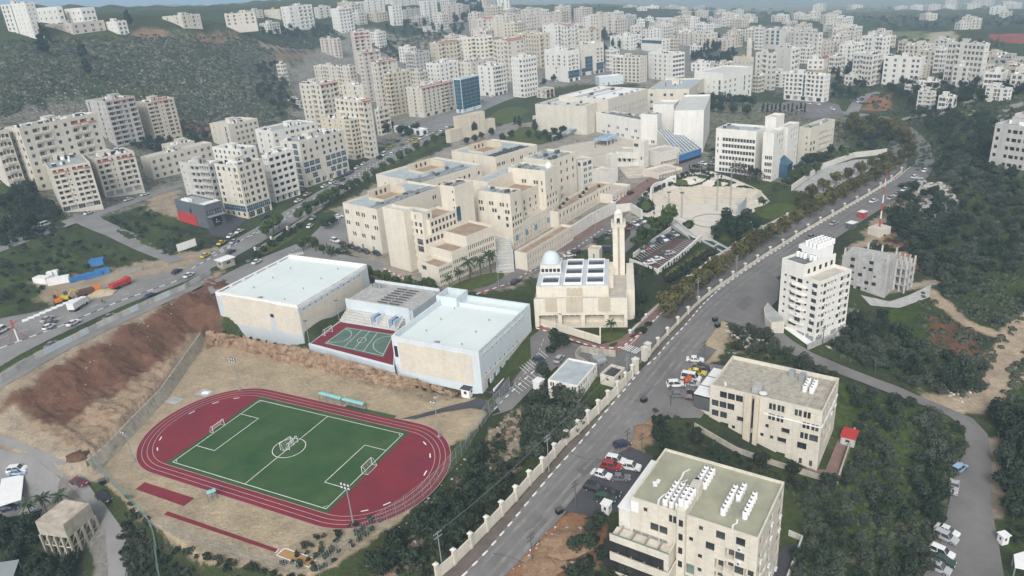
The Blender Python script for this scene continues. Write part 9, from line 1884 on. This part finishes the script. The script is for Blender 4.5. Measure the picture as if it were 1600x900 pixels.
# building material on the green plot
def crate(name,label,px,sx,sy,sz,rot,m,cat,ridge=True):
 P=G(*px);t=thing(name,label,cat,P,rot);mb=MB();mb.box((0,0,-.2),sx,sy,sz+.2);mb.obj('body',m,t)
 if ridge:mb=MB();[mb.box((-sx/2+sx*(i+.5)/5,0,sz+.002),.12,sy*.98,.08) for i in range(5)];mb.obj('ribs',m,t)
crate('container','blue tarpaulin covered crate alone beside the green plot',(153,414),5,4,2.4,.3,'blue_tarp','container');crate('container','long blue container lying left in the road works strip',(126,437),7,2.2,1.6,.8,'blue_tarp','container');crate('container','blue container in the middle of the road works strip',(146,433),6,2.4,1.8,.7,'blue_tarp','container');crate('container','blue container nearest the single crate in the road works strip',(161,428),5,2.4,2,.5,'blue_tarp','container')
crate('site_tank','white site cabin left of the twin tanks',(68,441),6,3,2.2,-.3,'paint_white','site cabin');crate('site_tank','white site cabin below the twin tanks',(93,442),7,3,2.2,.4,'paint_white','site cabin');crate('site_tank','left white cube tank above the site cabins',(80,433),2,2,2.2,.2,'tank_white','tank',False);crate('site_tank','right white cube tank above the site cabins',(88,431),2,2,2.2,.2,'tank_white','tank',False);crate('site_sheeting','grey metal sheet pile beside the blue containers',(206,424),7,2,.6,.5,'metal','sheet pile')
P=G(29,533);t=thing('barrier_frame','red and white striped barrier frame standing on the avenue','barrier',P,.5)
for i in range(5):mb=MB();mb.box((0,0,i*1.4),.35,.35,1.4);mb.obj('section','red_paint' if i>2 else 'metal_white',t)
mb=MB();mb.tube([(-2.2,0,.3),(0,0,4.4),(2.4,0,.3)],.1,5);mb.tube([(-1.6,0,5.2),(1.6,0,6.4)],.12,5);mb.obj('brace','red_paint',t)
for i in range(9):P=G(40+i*9,502-i*3.8);t=thing('road_block','%s white concrete road block from the left along the road works' % ORD[i],'road block',P,.55,'white road blocks');mb=MB();mb.box((0,0,0),1.8,.6,.8,0,0,True,(1.7,.3));mb.obj('block','paint_white',t)
def heap(label,px,rx,h,m):
 P=G(*px);r=np.random.default_rng(int(px[0]));mb=MB();n=14;rows_=6
 for k in range(rows_+1):
  f=k/rows_
  for i in range(n):t=2*math.pi*i/n;q=rx*(1-f)*(1+.18*r.normal());mb.v.append((q*math.cos(t),q*.8*math.sin(t),h*(1-(1-f)**1.6)-.2*(k==0)))
 for k in range(rows_):
  for i in range(n):j=(i+1) % n;mb.f.append((k*n+i,k*n+j,(k+1)*n+j,(k+1)*n+i));mb.m.append(0)
 o=mb.obj('spoil_heap',m,None,P);tag(o,label,'heap')
heap('pale sand heap beside the orange tipper lorry',(160,459),5,1.6,'sand');heap('large reddish spoil heap below the radio mast',(1402,405),7,2.6,'earth_red');heap('reddish spoil heap at the verge beside the near parking',(885,845),6,1.5,'earth_red');heap('lower reddish spoil heap on the verge near the bottom edge',(845,880),5,.9,'earth_red');heap('red earth heap on the verge above the near parking',(1003,672),3.5,1.,'earth_red');heap('dark earth heap at the foot of the fence by the lower road',(122,712),3,.7,'brown_bed')
for i,(px,py) in enumerate(((1117,503),(874,803),(1006,629),(1121,512),(162,757))):P=G(px,py);t=thing('waste_bin',('black wheeled bin on the verge by the road fork','black bin on the kerb beside the dirt mound','brown bin at the corner below the parked cars','dark rubbish skip beside the wheeled bin','small dark bin by the lower yard')[i],'bin',P,.5);mb=MB();mb.box((0,0,.3),1.3,1.,1.0,0,0,True,(1.4,1.15));mb.obj('body','tyre',t);mb=MB();mb.box((0,0,1.302),1.45,1.2,.12);mb.obj('lid','metal_dark',t)
for i,(px,py,m) in enumerate(((320,614,'paint_white'),(272,626,'roof_grey'))):P=at_z(px,py,0);t=thing('landing_mat','white heaped sheet on the sand behind the left bend' if i==0 else 'grey flat sheet on the sand left of the track','sheet',P,_ya);mb=MB();mb.box((0,0,.02),4.2,3,.08);mb.box((.3,.1,.1),2.2,1.4,.35 if i==0 else .05,.3,1,True,(1.2,.6));mb.obj('sheet',['concrete',m],t)
P=at_z(589,594,0);t=thing('boulder','pale boulder on the sand below the rock cut','boulder',P);mb=MB();mb.lathe((0,0,-.2),[(.9,0),(1.2,.4),(.9,.9),(.3,1.15)],7);mb.obj('stone','rubble',t)
# ------------------------------------------------------------------ people
def person_mesh(name,stride):
 pts=[(0,0,.95),(0,0,1.2),(0,0,1.42),(0,0,1.52),(0,.01,1.68),(.1,0,.9),(.11,stride,.5),(.11,stride*1.2-.05,.06),(.11,stride*1.2+.12,.03),(-.1,0,.9),(-.11,-stride,.5),(-.11,-stride*1.2-.08,.08),(-.11,-stride*1.2+.1,.03),(.2,0,1.4),(.25,-stride*.6,1.13),(.24,-stride*.6+.1,.88),(-.2,0,1.4),(-.25,stride*.6,1.13),(-.24,stride*.6+.1,.88)]
 ed=[(0,1),(1,2),(2,3),(3,4),(0,5),(5,6),(6,7),(7,8),(0,9),(9,10),(10,11),(11,12),(2,13),(13,14),(14,15),(2,16),(16,17),(17,18)]
 rad=[.15,.14,.15,.06,.105,.10,.07,.05,.04,.10,.07,.05,.04,.07,.05,.035,.07,.05,.035]
 me=bpy.data.meshes.new(name);me.from_pydata(pts,ed,[]);o=bpy.data.objects.new(name,me);COL.objects.link(o);md=o.modifiers.new('skin','SKIN');o.modifiers.new('sub','SUBSURF').levels=1
 for i,r in enumerate(rad):me.skin_vertices[0].data[i].radius=(r,r)
 me.skin_vertices[0].data[0].use_root=True
 bpy.context.view_layer.update();out=bpy.data.meshes.new_from_object(o.evaluated_get(bpy.context.evaluated_depsgraph_get()));bpy.data.objects.remove(o);out.name='person';return out
PM=[person_mesh('p',.18),person_mesh('p',.02)]
def person(label,px,yaw,top,legs,i=0):
 P=G(*px);me=PM[i % 2].copy();me.materials.clear()
 for m in (top,legs,'skin','dark'):me.materials.append(MATS[m])
 for p in me.polygons:z=p.center.z;p.material_index=3 if z>1.72 or z<.06 else 2 if z>1.5 or (abs(p.center.x)>.2 and z<.98) else 0 if z>.92 else 1
 tag(link('person',me,None,(P[0],P[1],P[2]+.28),yaw),label,'person')
person('person in a dark jacket standing at the road works',(161,475),.5,'metal_dark','tyre',1);person('person in an orange vest standing beside the dark jacketed one',(164,475),2,'orange_paint','car_dark_blue',1);person('person in white walking on the broad plaza steps',(1003,277),.3,'paint_white','tyre');person('person in black walking at the foot of the broad plaza steps',(1012,287),2.3,'tyre','metal_dark');person('person in blue crossing the upper plaza',(968,240),1.2,'car_dark_blue','tyre');person('person in red on the upper plaza near the pavilion',(930,232),4,'red_paint','tyre');person('person in grey walking to the amphitheatre',(1158,313),3,'metal','tyre');person('person in dark clothes beside the shade canopy',(902,224),1,'tyre','metal_dark')
# ------------------------------------------------------------------ haze
def haze():
 lo,hi=(-7200,-60,-160),(7200,9300,320)
 mb=MB();mb.bx(lo[0],hi[0],lo[1],hi[1],lo[2],hi[2]);m=bpy.data.materials.new('haze');m.use_nodes=True;t=m.node_tree
 for n in list(t.nodes):
  if n.type !='OUTPUT_MATERIAL':t.nodes.remove(n)
 v=t.nodes.new('ShaderNodeVolumePrincipled');v.inputs['Color'].default_value=(.58,.79,1.,1);v.inputs['Density'].default_value=HAZE_D;v.inputs['Anisotropy'].default_value=.1
 t.links.new(v.outputs[0],[n for n in t.nodes if n.type=='OUTPUT_MATERIAL'][0].inputs['Volume']);MATS['haze']=m;o=mb.obj('haze','haze');o['kind']='stuff'
HAZE_D=.00033
haze()
